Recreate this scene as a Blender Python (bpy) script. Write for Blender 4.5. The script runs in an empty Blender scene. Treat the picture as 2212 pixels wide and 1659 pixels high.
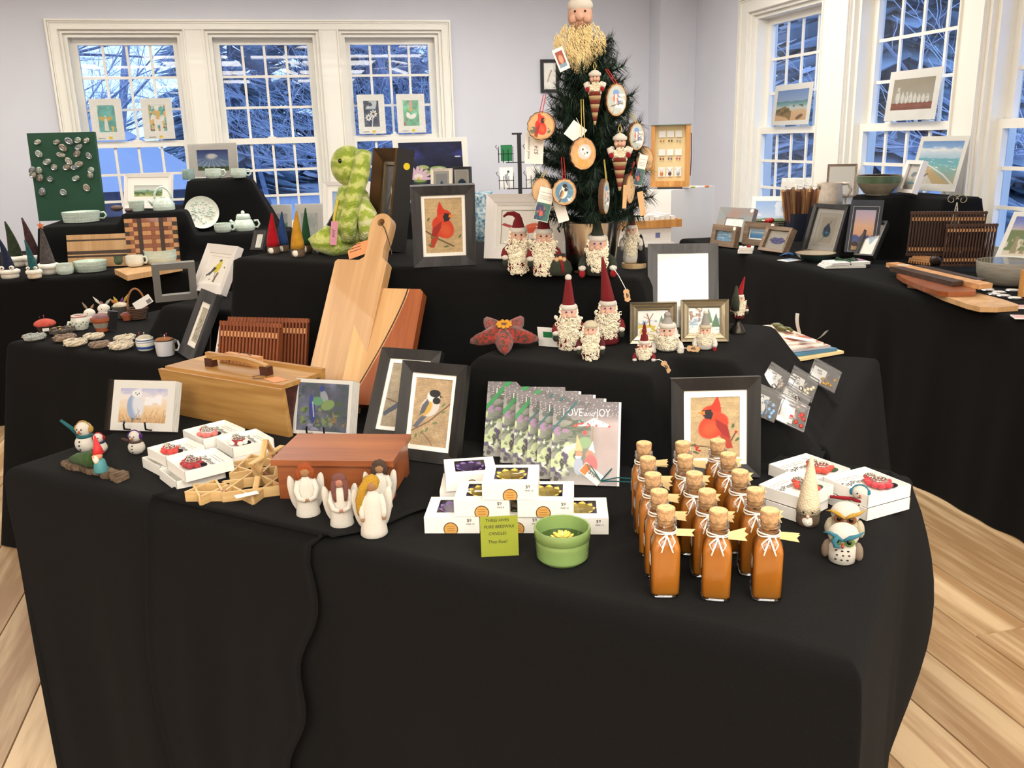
import bpy, math, random
import numpy as np
from mathutils import Vector, Matrix
PI = math.pi
rnd = random.Random(7)
SC = bpy.context.scene
COL = SC.collection
# camera
EYE = Vector((0, 0, 1.36))
FPX, YAW, PITCH, ROLL = 1919.16, 0.23776, 0.26904, -0.027255
_cy, _sy, _cp, _sp = math.cos(YAW), math.sin(YAW), math.cos(PITCH), math.sin(PITCH)
FW = Vector((_sy * _cp, _cy * _cp, -_sp))
_r = Vector((_cy, -_sy, 0)); _u = _r.cross(FW)
RT = math.cos(ROLL) * _r + math.sin(ROLL) * _u
UP = -math.sin(ROLL) * _r + math.cos(ROLL) * _u
cam_d = bpy.data.cameras.new('camera'); cam = bpy.data.objects.new('camera', cam_d); COL.objects.link(cam)
cam_d.sensor_fit = 'HORIZONTAL'; cam_d.sensor_width = 36; cam_d.lens = FPX / 2212 * 36
cam_d.clip_start = 0.02; cam_d.clip_end = 300
_m = Matrix((RT, UP, -FW)).transposed().to_4x4(); _m.translation = EYE
cam.matrix_world = _m
SC.camera = cam
# world, exposure
vs = SC.view_settings
SC.display_settings.display_device = 'sRGB'
vs.view_transform = 'Standard'; vs.look = 'None'; vs.gamma = 1; vs.use_curve_mapping = False
vs.exposure = 0.0
world = bpy.data.worlds.new('dusk_sky'); SC.world = world; world.use_nodes = True
wn = world.node_tree.nodes; wl = world.node_tree.links
bg = wn['Background']
tc = wn.new('ShaderNodeTexCoord'); sx = wn.new('ShaderNodeSeparateXYZ'); cr = wn.new('ShaderNodeValToRGB')
wl.new(tc.outputs['Generated'], sx.inputs[0]); wl.new(sx.outputs['Z'], cr.inputs['Fac']); wl.new(cr.outputs[0], bg.inputs['Color'])
cr.color_ramp.elements[0].position = 0.0; cr.color_ramp.elements[0].color = (.44, .66, 1, 1)
cr.color_ramp.elements[1].position = 0.6; cr.color_ramp.elements[1].color = (.30, .48, .95, 1)
bg.inputs['Strength'].default_value = 2.2
LAMP = 12.8
cy = SC.cycles
cy.use_denoising = True
cy.max_bounces = 8; cy.diffuse_bounces = 4; cy.glossy_bounces = 4; cy.transparent_max_bounces = 24; cy.transmission_bounces = 4
cy.sample_clamp_indirect = 6.0
cy.caustics_reflective = False; cy.caustics_refractive = False
# placing: a sight line meets a real surface
def ray(x, y): return FW + RT * ((x - 1106) / FPX) - UP * ((y - 829.5) / FPX)
def onz(x, y, z):
 d = ray(x, y); return EYE + d * ((z - EYE.z) / d.z)
def ony(x, y, Y):
 d = ray(x, y); return EYE + d * (Y / d.y)
def onx(x, y, X):
 d = ray(x, y); return EYE + d * (X / d.x)
def mpp(P): return (P - EYE).dot(FW) / FPX
def away(P):
 v = Vector((P.x, P.y, 0)); return v.normalized()
def stand(x, y, z, r=0):
 P = onz(x, y, z); return P + away(P) * r
def hgt(P, x, y):
 d = ray(x, y); a = away(P); return (EYE + d * (P.dot(a) / d.dot(a))).z - P.z
def face(P, extra=0): return -math.atan2(P.x, P.y) + extra
def T(P, rz=0, s=1.0): return Matrix.Translation(P) @ Matrix.Rotation(rz, 4, 'Z') @ Matrix.Scale(s, 4)
def panel(bl, br, tl, tr, z, thick=.012, tilt=None):
 """matrix, width, height of a leaning rectangle from the corners of its front and the height of what it stands on"""
 A, B = onz(*bl, z), onz(*br, z)
 e = B - A; e.z = 0; w = e.length; e.normalize(); back = Vector((-e.y, e.x, 0))
 best = None
 for i in range(0, 131):
  t = math.radians(-10 + i * .5) if tilt is None else math.radians(tilt)
  u = back * math.sin(t) + Vector((0, 0, math.cos(t)))
  num = den = 0; K = []
  for P, q in ((A, tl), (B, tr)):
   for c, ax in ((q[0] - 1106, RT), (-(q[1] - 829.5), UP)):
    k = c / FPX
    a0 = (P - EYE).dot(ax) - k * (P - EYE).dot(FW); a1 = u.dot(ax) - k * u.dot(FW)
    K.append((a0, a1)); num -= a0 * a1; den += a1 * a1
  h = num / den; er = sum((a0 + a1 * h) ** 2 for a0, a1 in K)
  if best is None or er < best[0]: best = (er, t, h)
  if tilt is not None: break
 er, t, h = best
 u = back * math.sin(t) + Vector((0, 0, math.cos(t))); nb = u.cross(e) * -1
 m = Matrix((e, e.cross(u) * -1, u)).transposed()
 yv = Vector(m.col[1])
 if yv.dot(back) < 0: yv = -yv
 m = Matrix((e, yv, u)).transposed().to_4x4()
 m.translation = (A + B) / 2 + Vector((0, 0, max(0, thick * math.sin(t)) + .001))
 return m, w, h
IO, IE, IN = Vector((-.988, 3.28, 0)), Vector((.742, -.670, 0)).normalized(), Vector((.670, .742, 0)).normalized()
def isl(a, b, z=0): return IO + IE * a + IN * b + Vector((0, 0, z))
ISLE = Matrix((IE, IN, Vector((0, 0, 1)))).transposed().to_4x4(); ISLE.translation = IO
# materials
def lin(c):
 return tuple(((v / 255) / 12.92 if v / 255 <= .04045 else ((v / 255 + .055) / 1.055) ** 2.4) for v in c)
MATS = {}
def _new(key):
 m = bpy.data.materials.new(key); m.use_nodes = True
 nt = m.node_tree; b = nt.nodes['Principled BSDF']; return m, nt, b
def mat(key, c=(200, 200, 200), rough=.55, metal=0, bump=0, bs=60, var=0, vs_=8, sheen=0, coat=0, c2=None, spec=None, sss=0, stretch=None, attr=False, det=3):
 if key in MATS: return MATS[key]
 m, nt, b = _new(key); N, L = nt.nodes, nt.links
 b.inputs['Roughness'].default_value = rough; b.inputs['Metallic'].default_value = metal
 b.inputs['Sheen Weight'].default_value = sheen; b.inputs['Coat Weight'].default_value = coat
 if spec is not None: b.inputs['Specular IOR Level'].default_value = spec
 if sss:
  b.inputs['Subsurface Weight'].default_value = sss; b.inputs['Subsurface Scale'].default_value = .01
  b.inputs['Subsurface Radius'].default_value = (1, .5, .2)
 b.inputs['Base Color'].default_value = (*lin(c), 1)
 if attr:
  a = N.new('ShaderNodeAttribute'); a.attribute_name = 'Col'; L.new(a.outputs['Color'], b.inputs['Base Color'])
 co = N.new('ShaderNodeTexCoord'); src = co.outputs['Object']
 if stretch:
  mp = N.new('ShaderNodeMapping'); mp.inputs['Scale'].default_value = stretch; L.new(src, mp.inputs[0]); src = mp.outputs[0]
 if var or c2:
  n = N.new('ShaderNodeTexNoise'); n.inputs['Scale'].default_value = vs_; n.inputs['Detail'].default_value = det; L.new(src, n.inputs['Vector'])
  r = N.new('ShaderNodeValToRGB'); L.new(n.outputs['Fac'], r.inputs[0])
  l = lin(c); k = lin(c2) if c2 else tuple(max(0, v * (1 - var)) for v in l)
  r.color_ramp.elements[0].position = .35; r.color_ramp.elements[0].color = (*k, 1)
  r.color_ramp.elements[1].position = .65; r.color_ramp.elements[1].color = (*(l if c2 else tuple(min(1, v * (1 + var * .4)) for v in l)), 1)
  L.new(r.outputs[0], b.inputs['Base Color'])
 if bump:
  n = N.new('ShaderNodeTexNoise'); n.inputs['Scale'].default_value = bs; n.inputs['Detail'].default_value = 4; L.new(src, n.inputs['Vector'])
  bp = N.new('ShaderNodeBump'); bp.inputs['Strength'].default_value = bump; bp.inputs['Distance'].default_value = .004
  L.new(n.outputs['Fac'], bp.inputs['Height']); L.new(bp.outputs[0], b.inputs['Normal'])
 MATS[key] = m; return m
def felt(key, c, var=.18): return mat(key, c, .95, bump=.7, bs=380, var=var, vs_=60, sheen=.08, spec=.1)
def wood(key, c, c2, axis=0, sc=9, rough=.42, rand=False, coat=.0, dist=3.0):
 if key in MATS: return MATS[key]
 m, nt, b = _new(key); N, L = nt.nodes, nt.links
 co = N.new('ShaderNodeTexCoord'); mp = N.new('ShaderNodeMapping'); L.new(co.outputs['Object'], mp.inputs[0])
 s = [sc * 2.2] * 3; s[axis] = sc * .16; mp.inputs['Scale'].default_value = s
 src = mp.outputs[0]
 if rand:
  oi = N.new('ShaderNodeObjectInfo'); ad = N.new('ShaderNodeVectorMath'); ad.operation = 'MULTIPLY_ADD'
  ad.inputs[1].default_value = (1, 1, 1); cx = N.new('ShaderNodeMath'); cx.operation = 'MULTIPLY'; cx.inputs[1].default_value = 57
  L.new(oi.outputs['Random'], cx.inputs[0]); L.new(src, ad.inputs[0]); L.new(cx.outputs[0], ad.inputs[2]); src = ad.outputs[0]
 n = N.new('ShaderNodeTexNoise'); n.inputs['Scale'].default_value = 1; n.inputs['Detail'].default_value = 6; n.inputs['Distortion'].default_value = .6; L.new(src, n.inputs['Vector'])
 w = N.new('ShaderNodeTexNoise'); w.inputs['Scale'].default_value = 5; w.inputs['Detail'].default_value = 5; L.new(src, w.inputs['Vector'])
 sn = N.new('ShaderNodeMath'); sn.operation = 'MULTIPLY'; sn.inputs[1].default_value = 34 / max(dist, .1); L.new(n.outputs['Fac'], sn.inputs[0])
 sw = N.new('ShaderNodeMath'); sw.operation = 'SINE'; L.new(sn.outputs[0], sw.inputs[0])
 mx = N.new('ShaderNodeMath'); mx.operation = 'MULTIPLY_ADD'; mx.inputs[1].default_value = .28; L.new(sw.outputs[0], mx.inputs[0]); L.new(w.outputs['Fac'], mx.inputs[2])
 r = N.new('ShaderNodeValToRGB'); L.new(mx.outputs[0], r.inputs[0])
 r.color_ramp.elements[0].position = .2; r.color_ramp.elements[0].color = (*lin(c2), 1)
 r.color_ramp.elements[1].position = .75; r.color_ramp.elements[1].color = (*lin(c), 1)
 out = r.outputs[0]
 if rand:
  hs = N.new('ShaderNodeHueSaturation'); mr = N.new('ShaderNodeMapRange'); mr.inputs['To Min'].default_value = .82; mr.inputs['To Max'].default_value = 1.08
  L.new(oi.outputs['Random'], mr.inputs[0]); L.new(mr.outputs[0], hs.inputs['Value']); L.new(out, hs.inputs['Color']); out = hs.outputs[0]
 L.new(out, b.inputs['Base Color']); b.inputs['Roughness'].default_value = rough; b.inputs['Coat Weight'].default_value = coat
 bp = N.new('ShaderNodeBump'); bp.inputs['Strength'].default_value = .12; bp.inputs['Distance'].default_value = .002
 L.new(w.outputs['Fac'], bp.inputs['Height']); L.new(bp.outputs[0], b.inputs['Normal'])
 MATS[key] = m; return m
def clear(key, tint=(1, 1, 1), rough=.02, boost=1.0, ior=1.5, milk=0):
 """thin clear sheet: lets light through, mirrors by Fresnel"""
 if key in MATS: return MATS[key]
 m = bpy.data.materials.new(key); m.use_nodes = True; nt = m.node_tree; N, L = nt.nodes, nt.links
 N.remove(N['Principled BSDF']); o = N['Material Output']
 t = N.new('ShaderNodeBsdfTransparent'); t.inputs[0].default_value = (*tint, 1)
 g = N.new('ShaderNodeBsdfGlossy'); g.inputs['Roughness'].default_value = rough
 fr = N.new('ShaderNodeFresnel'); fr.inputs[0].default_value = ior
 ml = N.new('ShaderNodeMath'); ml.operation = 'MULTIPLY'; ml.inputs[1].default_value = boost; ml.use_clamp = True
 mx = N.new('ShaderNodeMixShader'); L.new(fr.outputs[0], ml.inputs[0]); L.new(ml.outputs[0], mx.inputs[0])
 if milk:
  df = N.new('ShaderNodeBsdfDiffuse'); df.inputs[0].default_value = (.8, .8, .8, 1); m2 = N.new('ShaderNodeMixShader'); m2.inputs[0].default_value = milk; L.new(t.outputs[0], m2.inputs[1]); L.new(df.outputs[0], m2.inputs[2]); t = m2
 L.new(t.outputs[0], mx.inputs[1]); L.new(g.outputs[0], mx.inputs[2]); L.new(mx.outputs[0], o.inputs['Surface'])
 if key.startswith('sleeve'):
  n = N.new('ShaderNodeTexNoise'); n.inputs['Scale'].default_value = 14; bp = N.new('ShaderNodeBump'); bp.inputs['Strength'].default_value = .5; bp.inputs['Distance'].default_value = .01
  co = N.new('ShaderNodeTexCoord'); L.new(co.outputs['Object'], n.inputs['Vector']); L.new(n.outputs['Fac'], bp.inputs['Height']); L.new(bp.outputs[0], g.inputs['Normal']); L.new(bp.outputs[0], fr.inputs['Normal'])
 MATS[key] = m; return m
def glow(key, col, s):
 if key in MATS: return MATS[key]
 m, nt, b = _new(key); b.inputs['Base Color'].default_value = (.9, .9, .9, 1)
 b.inputs['Emission Color'].default_value = (*col, 1); b.inputs['Emission Strength'].default_value = s
 MATS[key] = m; return m
# mesh building
class MB:
 def __init__(s): s.v = []; s.f = []; s.c = None
 def add(s, vs, fs, M=None, col=None):
  o = len(s.v)
  s.v += [tuple(M @ Vector(p)) for p in vs] if M is not None else [tuple(p) for p in vs]
  s.f += [tuple(i + o for i in f) for f in fs]
  if col is not None or s.c is not None:
   if s.c is None: s.c = [(.8, .8, .8)] * o
   s.c += [lin(col) if col is not None else (.8, .8, .8)] * len(vs)
  return s
 def box(s, x0, x1, y0, y1, z0, z1, M=None, col=None):
  return s.add([(x, y, z) for z in (z0, z1) for y in (y0, y1) for x in (x0, x1)],
    [(0, 2, 3, 1), (4, 5, 7, 6), (0, 1, 5, 4), (2, 6, 7, 3), (0, 4, 6, 2), (1, 3, 7, 5)], M, col)
 def lathe(s, prof, n=24, M=None, col=None, sq=None, cap=True):
  """profile of (radius, height); sq = superellipse exponent for square sections"""
  vs, fs = [], []
  for r, z in prof:
   for k in range(n):
    a = 2 * PI * k / n; ca, sa = math.cos(a), math.sin(a)
    q = 1.0
    if sq: q = (abs(ca) ** sq + abs(sa) ** sq) ** (-1 / sq)
    vs.append((r * q * ca, r * q * sa, z))
  for i in range(len(prof) - 1):
   for k in range(n):
    a, b = i * n + k, i * n + (k + 1) % n; fs.append((a, b, b + n, a + n))
  if cap:
   if prof[0][0] > 1e-5: fs.append(tuple(reversed(range(n))))
   if prof[-1][0] > 1e-5: fs.append(tuple(range((len(prof) - 1) * n, len(prof) * n)))
  return s.add(vs, fs, M, col)
 def ell(s, c, r, nu=16, nv=10, M=None, col=None, nz=0, rot=None):
  if not hasattr(r, '__len__'): r = (r, r, r)
  vs = []; fs = []; R = rot if rot is not None else Matrix.Identity(3)
  def P(t, p):
   d = Vector((math.cos(p) * math.sin(t), math.sin(p) * math.sin(t), math.cos(t)))
   k = 1 + (nz * math.sin(7 * d.x + 3.1 + c[0] * 90) * math.sin(6 * d.y + 5 * d.z + c[2] * 70) if nz else 0)
   q = R @ Vector((d.x * r[0] * k, d.y * r[1] * k, d.z * r[2] * k)); return (c[0] + q.x, c[1] + q.y, c[2] + q.z)
  vs.append(P(0, 0))
  for i in range(1, nv):
   for k in range(nu): vs.append(P(PI * i / nv, 2 * PI * k / nu))
  vs.append(P(PI, 0)); e = len(vs) - 1
  for k in range(nu):
   k2 = (k + 1) % nu; fs.append((0, 1 + k, 1 + k2)); b = 1 + (nv - 2) * nu; fs.append((b + k, e, b + k2))
   for i in range(nv - 2): a = 1 + i * nu; fs.append((a + k, a + nu + k, a + nu + k2, a + k2))
  return s.add(vs, fs, M, col)
 def tube(s, pts, r, n=6, M=None, col=None, closed=False):
  pts = [Vector(p) for p in pts]; m = len(pts); vs = []; fs = []; up = Vector((0, 0, 1)); prev = None
  for i, p in enumerate(pts):
   a = pts[i - 1] if (i or closed) else p; b = pts[(i + 1) % m] if (i < m - 1 or closed) else p
   t = (b - a).normalized() if (b - a).length > 1e-9 else up
   if prev is None:
    x = t.cross(up)
    if x.length < .1: x = t.cross(Vector((1, 0, 0)))
   else: x = prev - t * prev.dot(t)
   if x.length < 1e-6: x = t.orthogonal()
   x.normalize(); prev = x; y = t.cross(x); rr = r[i] if hasattr(r, '__len__') else r
   for k in range(n):
    g = 2 * PI * k / n; vs.append(p + (x * math.cos(g) + y * math.sin(g)) * rr)
  for i in range(m if closed else m - 1):
   for k in range(n):
    a, b = i * n + k, i * n + (k + 1) % n; o = ((i + 1) % m) * n - i * n; fs.append((a, a + o, b + o, b))
  if not closed: fs.append(tuple(range(n))); fs.append(tuple(reversed(range((m - 1) * n, m * n))))
  return s.add(vs, fs, M, col)
 def prism(s, poly, y0, y1, M=None, col=None):
  """polygon in x,z pushed from y0 to y1"""
  n = len(poly); vs = [(x, y0, z) for x, z in poly] + [(x, y1, z) for x, z in poly]
  fs = [tuple(range(n)), tuple(range(2 * n - 1, n - 1, -1))] + [(i, i + n, (i + 1) % n + n, (i + 1) % n) for i in range(n)]
  return s.add(vs, fs, M, col)
 def slab(s, poly, z0, z1, M=None, col=None):
  """polygon in x,y pushed from z0 to z1"""
  n = len(poly); vs = [(x, y, z0) for x, y in poly] + [(x, y, z1) for x, y in poly]
  fs = [tuple(reversed(range(n))), tuple(range(n, 2 * n))] + [(i, (i + 1) % n, (i + 1) % n + n, i + n) for i in range(n)]
  return s.add(vs, fs, M, col)
 def ring(s, w, h, b, y0, y1, M=None, col=None, slope=0):
  """upright rectangular ring, foot at z=0, centred in x; slope sinks its inner edge"""
  o = [(-w / 2, 0), (w / 2, 0), (w / 2, h), (-w / 2, h)]; i = [(-w / 2 + b, b), (w / 2 - b, b), (w / 2 - b, h - b), (-w / 2 + b, h - b)]
  vs = [(x, y0, z) for x, z in o] + [(x, y0 + slope, z) for x, z in i] + [(x, y1, z) for x, z in o] + [(x, y1, z) for x, z in i]
  fs = []
  for k in range(4):
   j = (k + 1) % 4; fs += [(k, j, j + 4, k + 4), (k + 8, k + 12, j + 12, j + 8), (k, k + 8, j + 8, j), (k + 4, j + 4, j + 12, k + 12)]
  return s.add(vs, fs, M, col)
 def mesh(s, name, m, smooth=False):
  me = bpy.data.meshes.new(name); me.from_pydata(s.v, [], s.f); me.materials.append(m)
  if s.c is not None:
   a = me.color_attributes.new('Col', 'FLOAT_COLOR', 'POINT')
   a.data.foreach_set('color', np.c_[np.array(s.c, np.float32), np.ones(len(s.c), np.float32)].ravel())
  if smooth: me.polygons.foreach_set('use_smooth', [True] * len(me.polygons))
  me.update(); return me
def fix(me):
 import bmesh
 b = bmesh.new(); b.from_mesh(me); bmesh.ops.recalc_face_normals(b, faces=b.faces); b.to_mesh(me); b.free(); return me
def obj(name, mb, m=None, parent=None, smooth=False, M=None, label=None, angle=None, rec=True):
 me = mb if isinstance(mb, bpy.types.Mesh) else mb.mesh(name, m, smooth)
 if rec and not isinstance(mb, bpy.types.Mesh): fix(me)
 if angle and smooth: me.set_sharp_from_angle(angle=math.radians(angle))
 o = bpy.data.objects.new(name, me); COL.objects.link(o)
 if parent is not None: o.parent = parent
 if M is not None: o.matrix_local = M
 if label: o['label'] = label
 return o
def tag(o, label, cat, group=None):
 o['label'] = label; o['category'] = cat
 if group: o['group'] = group
 return o
def thing(name, label, cat, M=None, group=None):
 o = bpy.data.objects.new(name, None); COL.objects.link(o); o.empty_display_size = .02
 if M is not None: o.matrix_world = M
 return tag(o, label, cat, group)
def copy_thing(src, M, label, group=None):
 c = src.copy(); COL.objects.link(c); c.matrix_world = M; c['label'] = label
 if group: c['group'] = group
 for ch in src.children:
  d = ch.copy(); COL.objects.link(d); d.parent = c
  for g in ch.children:
   h = g.copy(); COL.objects.link(h); h.parent = d
 return c
def struct(o): o['kind'] = 'structure'; return o
FONT = {}
def text(s, size, name, m, parent, M, shear=0, sx=1.0, align='CENTER', ext=0.0):
 """flat lettering in local x,z with its front to -y"""
 k = (s, size, shear, sx, align)
 if k not in FONT:
  c = bpy.data.curves.new('t', 'FONT'); c.body = s; c.size = size; c.align_x = align; c.align_y = 'CENTER'; c.shear = shear; c.resolution_u = 3
  o = bpy.data.objects.new('t', c); COL.objects.link(o); bpy.context.view_layer.update()
  me = bpy.data.meshes.new_from_object(o.evaluated_get(bpy.context.evaluated_depsgraph_get())); bpy.data.objects.remove(o); bpy.data.curves.remove(c)
  me.transform(Matrix.Rotation(PI / 2, 4, 'X') @ Matrix.Diagonal((sx, 1, 1, 1))); me.materials.clear(); FONT[k] = me
 me = FONT[k].copy(); me.materials.append(m); me.name = name
 return obj(name, me, None, parent, M=M)
def TR(x, y, z): return Matrix.Translation((x, y, z))
def RX(d): return Matrix.Rotation(math.radians(d), 4, 'X')
def RY(d): return Matrix.Rotation(math.radians(d), 4, 'Y')
def RZ(d): return Matrix.Rotation(math.radians(d), 4, 'Z')
# value noise for cloth and paint
def vnoise(x, y, seed=0):
 x = np.asarray(x, float); y = np.asarray(y, float)
 xi = np.floor(x).astype(np.int64); yi = np.floor(y).astype(np.int64); fx = x - xi; fy = y - yi
 fx = fx * fx * (3 - 2 * fx); fy = fy * fy * (3 - 2 * fy)
 def h(a, b):
  n = (a * 374761393 + b * 668265263 + seed * 974634777) & 0xffffffff
  n = ((n ^ (n >> 13)) * 1274126177) & 0xffffffff
  return ((n ^ (n >> 16)) & 0xffff) / 65535.0
 return (h(xi, yi) * (1 - fx) + h(xi + 1, yi) * fx) * (1 - fy) + (h(xi, yi + 1) * (1 - fx) + h(xi + 1, yi + 1) * fx) * fy
def fbm(x, y, seed=0, o=4):
 t = 0; a = .5
 for i in range(o): t = t + a * vnoise(np.asarray(x) * 2 ** i, np.asarray(y) * 2 ** i, seed + i); a *= .5
 return t
# THE ROOM
BY, RXW, CZ = 7.2, 3.282, 2.74
LXW, FYW = -5.2, -15.0
m_wall = mat('plaster', (214, 216, 226), .85, bump=.35, bs=7, var=.03, vs_=2)
m_trim = mat('white_trim', (240, 237, 228), .35, coat=.15)
m_pane = clear('window_glass', (.97, .985, 1), .0, 1.6)
m_ceil = mat('ceiling_tile', (226, 224, 218), .9, bump=.2, bs=90)
m_floor = wood('oak_plank', (206, 178, 140), (160, 126, 88), axis=1, sc=4.2, rough=.38, rand=True)
m_floor0 = mat('floor_joint', (92, 74, 54), .8)
bo = [(ony(125, 64, BY).x, ony(393.4, 64, BY).x), (ony(440.8, 65, BY).x, ony(687.3, 65, BY).x), (ony(730.7, 66, BY).x, ony(952, 66, BY).x)]
ztop = ony(440, 65, BY).z; zsill = .70
zrail = ony(600, 303, BY + .09).z
caso = (ony(95.6, 39.6, BY).x, ony(970.9, 45.9, BY).x, ony(600, 43, BY).z)
ro = [(6.10, 5.18), (4.90, 3.985), (3.81, 2.90)]
rtop = 2.17; rrail = 1.372
def wall(name, openings, zs, zt, u0, u1, z1, M, m):
 mb = MB(); edges = sorted(openings); x = u0; t = .2
 for a, b in edges:
  mb.box(x, a, 0, t, 0, z1); mb.box(a, b, 0, t, 0, zs); mb.box(a, b, 0, t, zt, z1); x = b
 mb.box(x, u1, 0, t, 0, z1)
 return struct(obj(name, mb, m, M=M))
MBK = TR(0, BY, 0)
MRT = TR(RXW, 0, 0) @ RZ(-90)
wall('wall_back', bo, zsill, ztop, LXW - .2, RXW + .3, CZ, MBK, m_wall)
wall('wall_right', [(-a, -b) for a, b in ro], zsill, rtop, -BY, -FYW, CZ, MRT, m_wall)
struct(obj('wall_left', MB().box(LXW - .2, LXW, FYW, BY, 0, CZ), m_wall))
struct(obj('wall_front', MB().box(LXW - .2, RXW + .2, FYW - .2, FYW, 0, CZ), m_wall))
px0, px1 = ony(1424, 200, BY - .22).x, RXW
struct(obj('trim_3', MB().box(px0, px1 - .001, BY - .22, BY - .001, 0, CZ - .001), m_wall))
struct(obj('ceiling', MB().box(LXW - .2, RXW + .2, FYW - .2, BY + .2, CZ, CZ + .1), m_ceil))
fl = struct(obj('floor', MB().box(LXW - .2, RXW + .2, FYW - .2, BY + .2, -.1, -.004), m_floor0))
pw, plen = .178, 1.22
pl = MB(); g = .0012
pl.add([(g, g, -.004), (pw - g, g, -.004), (pw - g, plen - g, -.004), (g, plen - g, -.004), (g * 2, g * 2, 0), (pw - g * 2, g * 2, 0), (pw - g * 2, plen - g * 2, 0), (g * 2, plen - g * 2, 0)],
  [(4, 5, 6, 7), (0, 1, 5, 4), (1, 2, 6, 5), (2, 3, 7, 6), (3, 0, 4, 7)])
plm = pl.mesh('plank', m_floor)
rest = MB(); npl = 0
for i in range(int(8.2 / pw) + 1):
 x = LXW + i * pw; off = [0, .41, .82, .2, .6][i % 5]
 for j in range(-14, 6):
  y = j * plen + off
  if y > BY: continue
  if -2.3 < x < 2.9 and -.5 < y < 4.6 and npl < 290: obj('plank', plm, None, fl, M=TR(x, y, 0)); npl += 1
  else: rest.add(pl.v, pl.f, TR(x, y, 0))
ro_ = obj('plank_field', rest, m_floor, fl, rec=False); ro_['kind'] = 'stuff'
struct(obj('baseboard_back', MB().box(LXW, px0, BY - .015, BY - .0005, 0, .11), m_trim))
struct(obj('baseboard_right', MB().box(RXW - .015, RXW - .0005, FYW, BY - .22, 0, .11), m_trim))
def window(n, M, w, zs, zr, zt, seed):
 """double-hung window, local x along the wall from 0 to w, y outwards"""
 r = bpy.data.objects.new('window_%d' % n, None); COL.objects.link(r); r.matrix_world = M; struct(r)
 j = MB(); j.box(0, .045, .03, .19, zs, zt); j.box(w - .045, w, .03, .19, zs, zt); j.box(.045, w - .045, .03, .19, zt - .045, zt); j.box(.045, w - .045, .0, .19, zs, zs + .03)
 j.box(0, .02, .0, .03, zs, zt); j.box(w - .02, w, .0, .03, zs, zt); j.box(.02, w - .02, .0, .03, zt - .02, zt)
 obj('jamb', j, m_trim, r)
 for nm, y, z0, z1 in (('upper_sash', .115, zr - .02, zt - .045), ('lower_sash', .07, zs + .03, zr + .02)):
  a, b = .045, w - .045; st = .042
  s = MB(); s.box(a, a + st, y, y + .04, z0, z1); s.box(b - st, b, y, y + .04, z0, z1)
  s.box(a + st, b - st, y, y + .04, z0, z0 + (.04 if nm[0] == 'u' else .06)); s.box(a + st, b - st, y, y + .04, z1 - .045, z1)
  so = obj(nm, s, m_trim, r)
  g0, g1, h0, h1 = a + st, b - st, z0 + (.04 if nm[0] == 'u' else .06), z1 - .045
  for k in range(1, 4):
   x = g0 + (g1 - g0) * k / 4; obj('muntin', MB().box(x - .009, x + .009, y + .018, y + .03, h0, h1), m_trim, so)
  for k in range(1, 3):
   z = h0 + (h1 - h0) * k / 3; obj('muntin', MB().box(g0, g1, y + .017, y + .031, z - .009, z + .009), m_trim, so)
  p = MB(); p.add([(g0, y + .034, h0), (g1, y + .034, h0), (g1, y + .034, h1), (g0, y + .034, h1)], [(0, 1, 2, 3)])
  obj('pane', p, m_pane, so, rec=False)
  if nm[0] == 'l':
   for k in ((.5,) if n < 4 else (.3, .72)):
    x = g0 + (g1 - g0) * k; q = MB(); q.box(x - .03, x + .03, y + .002, y + .034, z1, z1 + .007); q.lathe([(.014, 0), (.016, .008), (.008, .016), (0, .018)], 10, TR(x, y + .018, z1 + .006))
    obj('sash_lock', q, m_trim, r)
 return r
for i, (a, b) in enumerate(bo): window(i + 1, MBK @ TR(a, 0, 0), b - a, zsill, zrail, ztop, i)
for i, (a, b) in enumerate(ro): window(i + 4, MRT @ TR(-a, 0, 0), a - b, zsill, rrail, rtop, i)
def casing(name, M, ops, x0, x1, z0, z1, zt):
 t = MB(); e = sorted(ops); l0, rN = e[0][0], e[-1][1]
 t.box(x0, l0, -.022, -.0005, z0, z1); t.box(rN, x1, -.022, -.0005, z0, z1); t.box(l0, rN, -.022, -.0005, zt, z1)
 for (a, b), (c, d) in zip(e, e[1:]): t.box(b, c, -.016, -.0005, z0, zt)
 for k, dp in ((.0, .034), (.018, .03)):
  wd = .014 if k == 0 else .008
  t.box(x0 + k, x0 + k + wd, -dp, -.022, z0, z1 - k); t.box(x1 - k - wd, x1 - k, -dp, -.022, z0, z1 - k); t.box(x0 + k + wd, x1 - k - wd, -dp, -.022, z1 - k - wd, z1 - k)
 for a, b in e:
  t.box(a - .014, a - .004, -.028, -.0161, z0, zt + .01); t.box(b + .004, b + .014, -.028, -.0161, z0, zt + .01); t.box(a - .004, b + .004, -.028, -.0161, zt + .002, zt + .012)
 t.box(x0 - .03, x1 + .03, -.06, -.0005, z0 - .03, z0)
 struct(obj(name, t, m_trim, M=M))
casing('trim_1', MBK, bo, caso[0], caso[1], zsill, caso[2], ztop)
casing('trim_2', MRT, [(-a, -b) for a, b in ro], -6.23, -2.78, zsill, 2.275, rtop)
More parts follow.
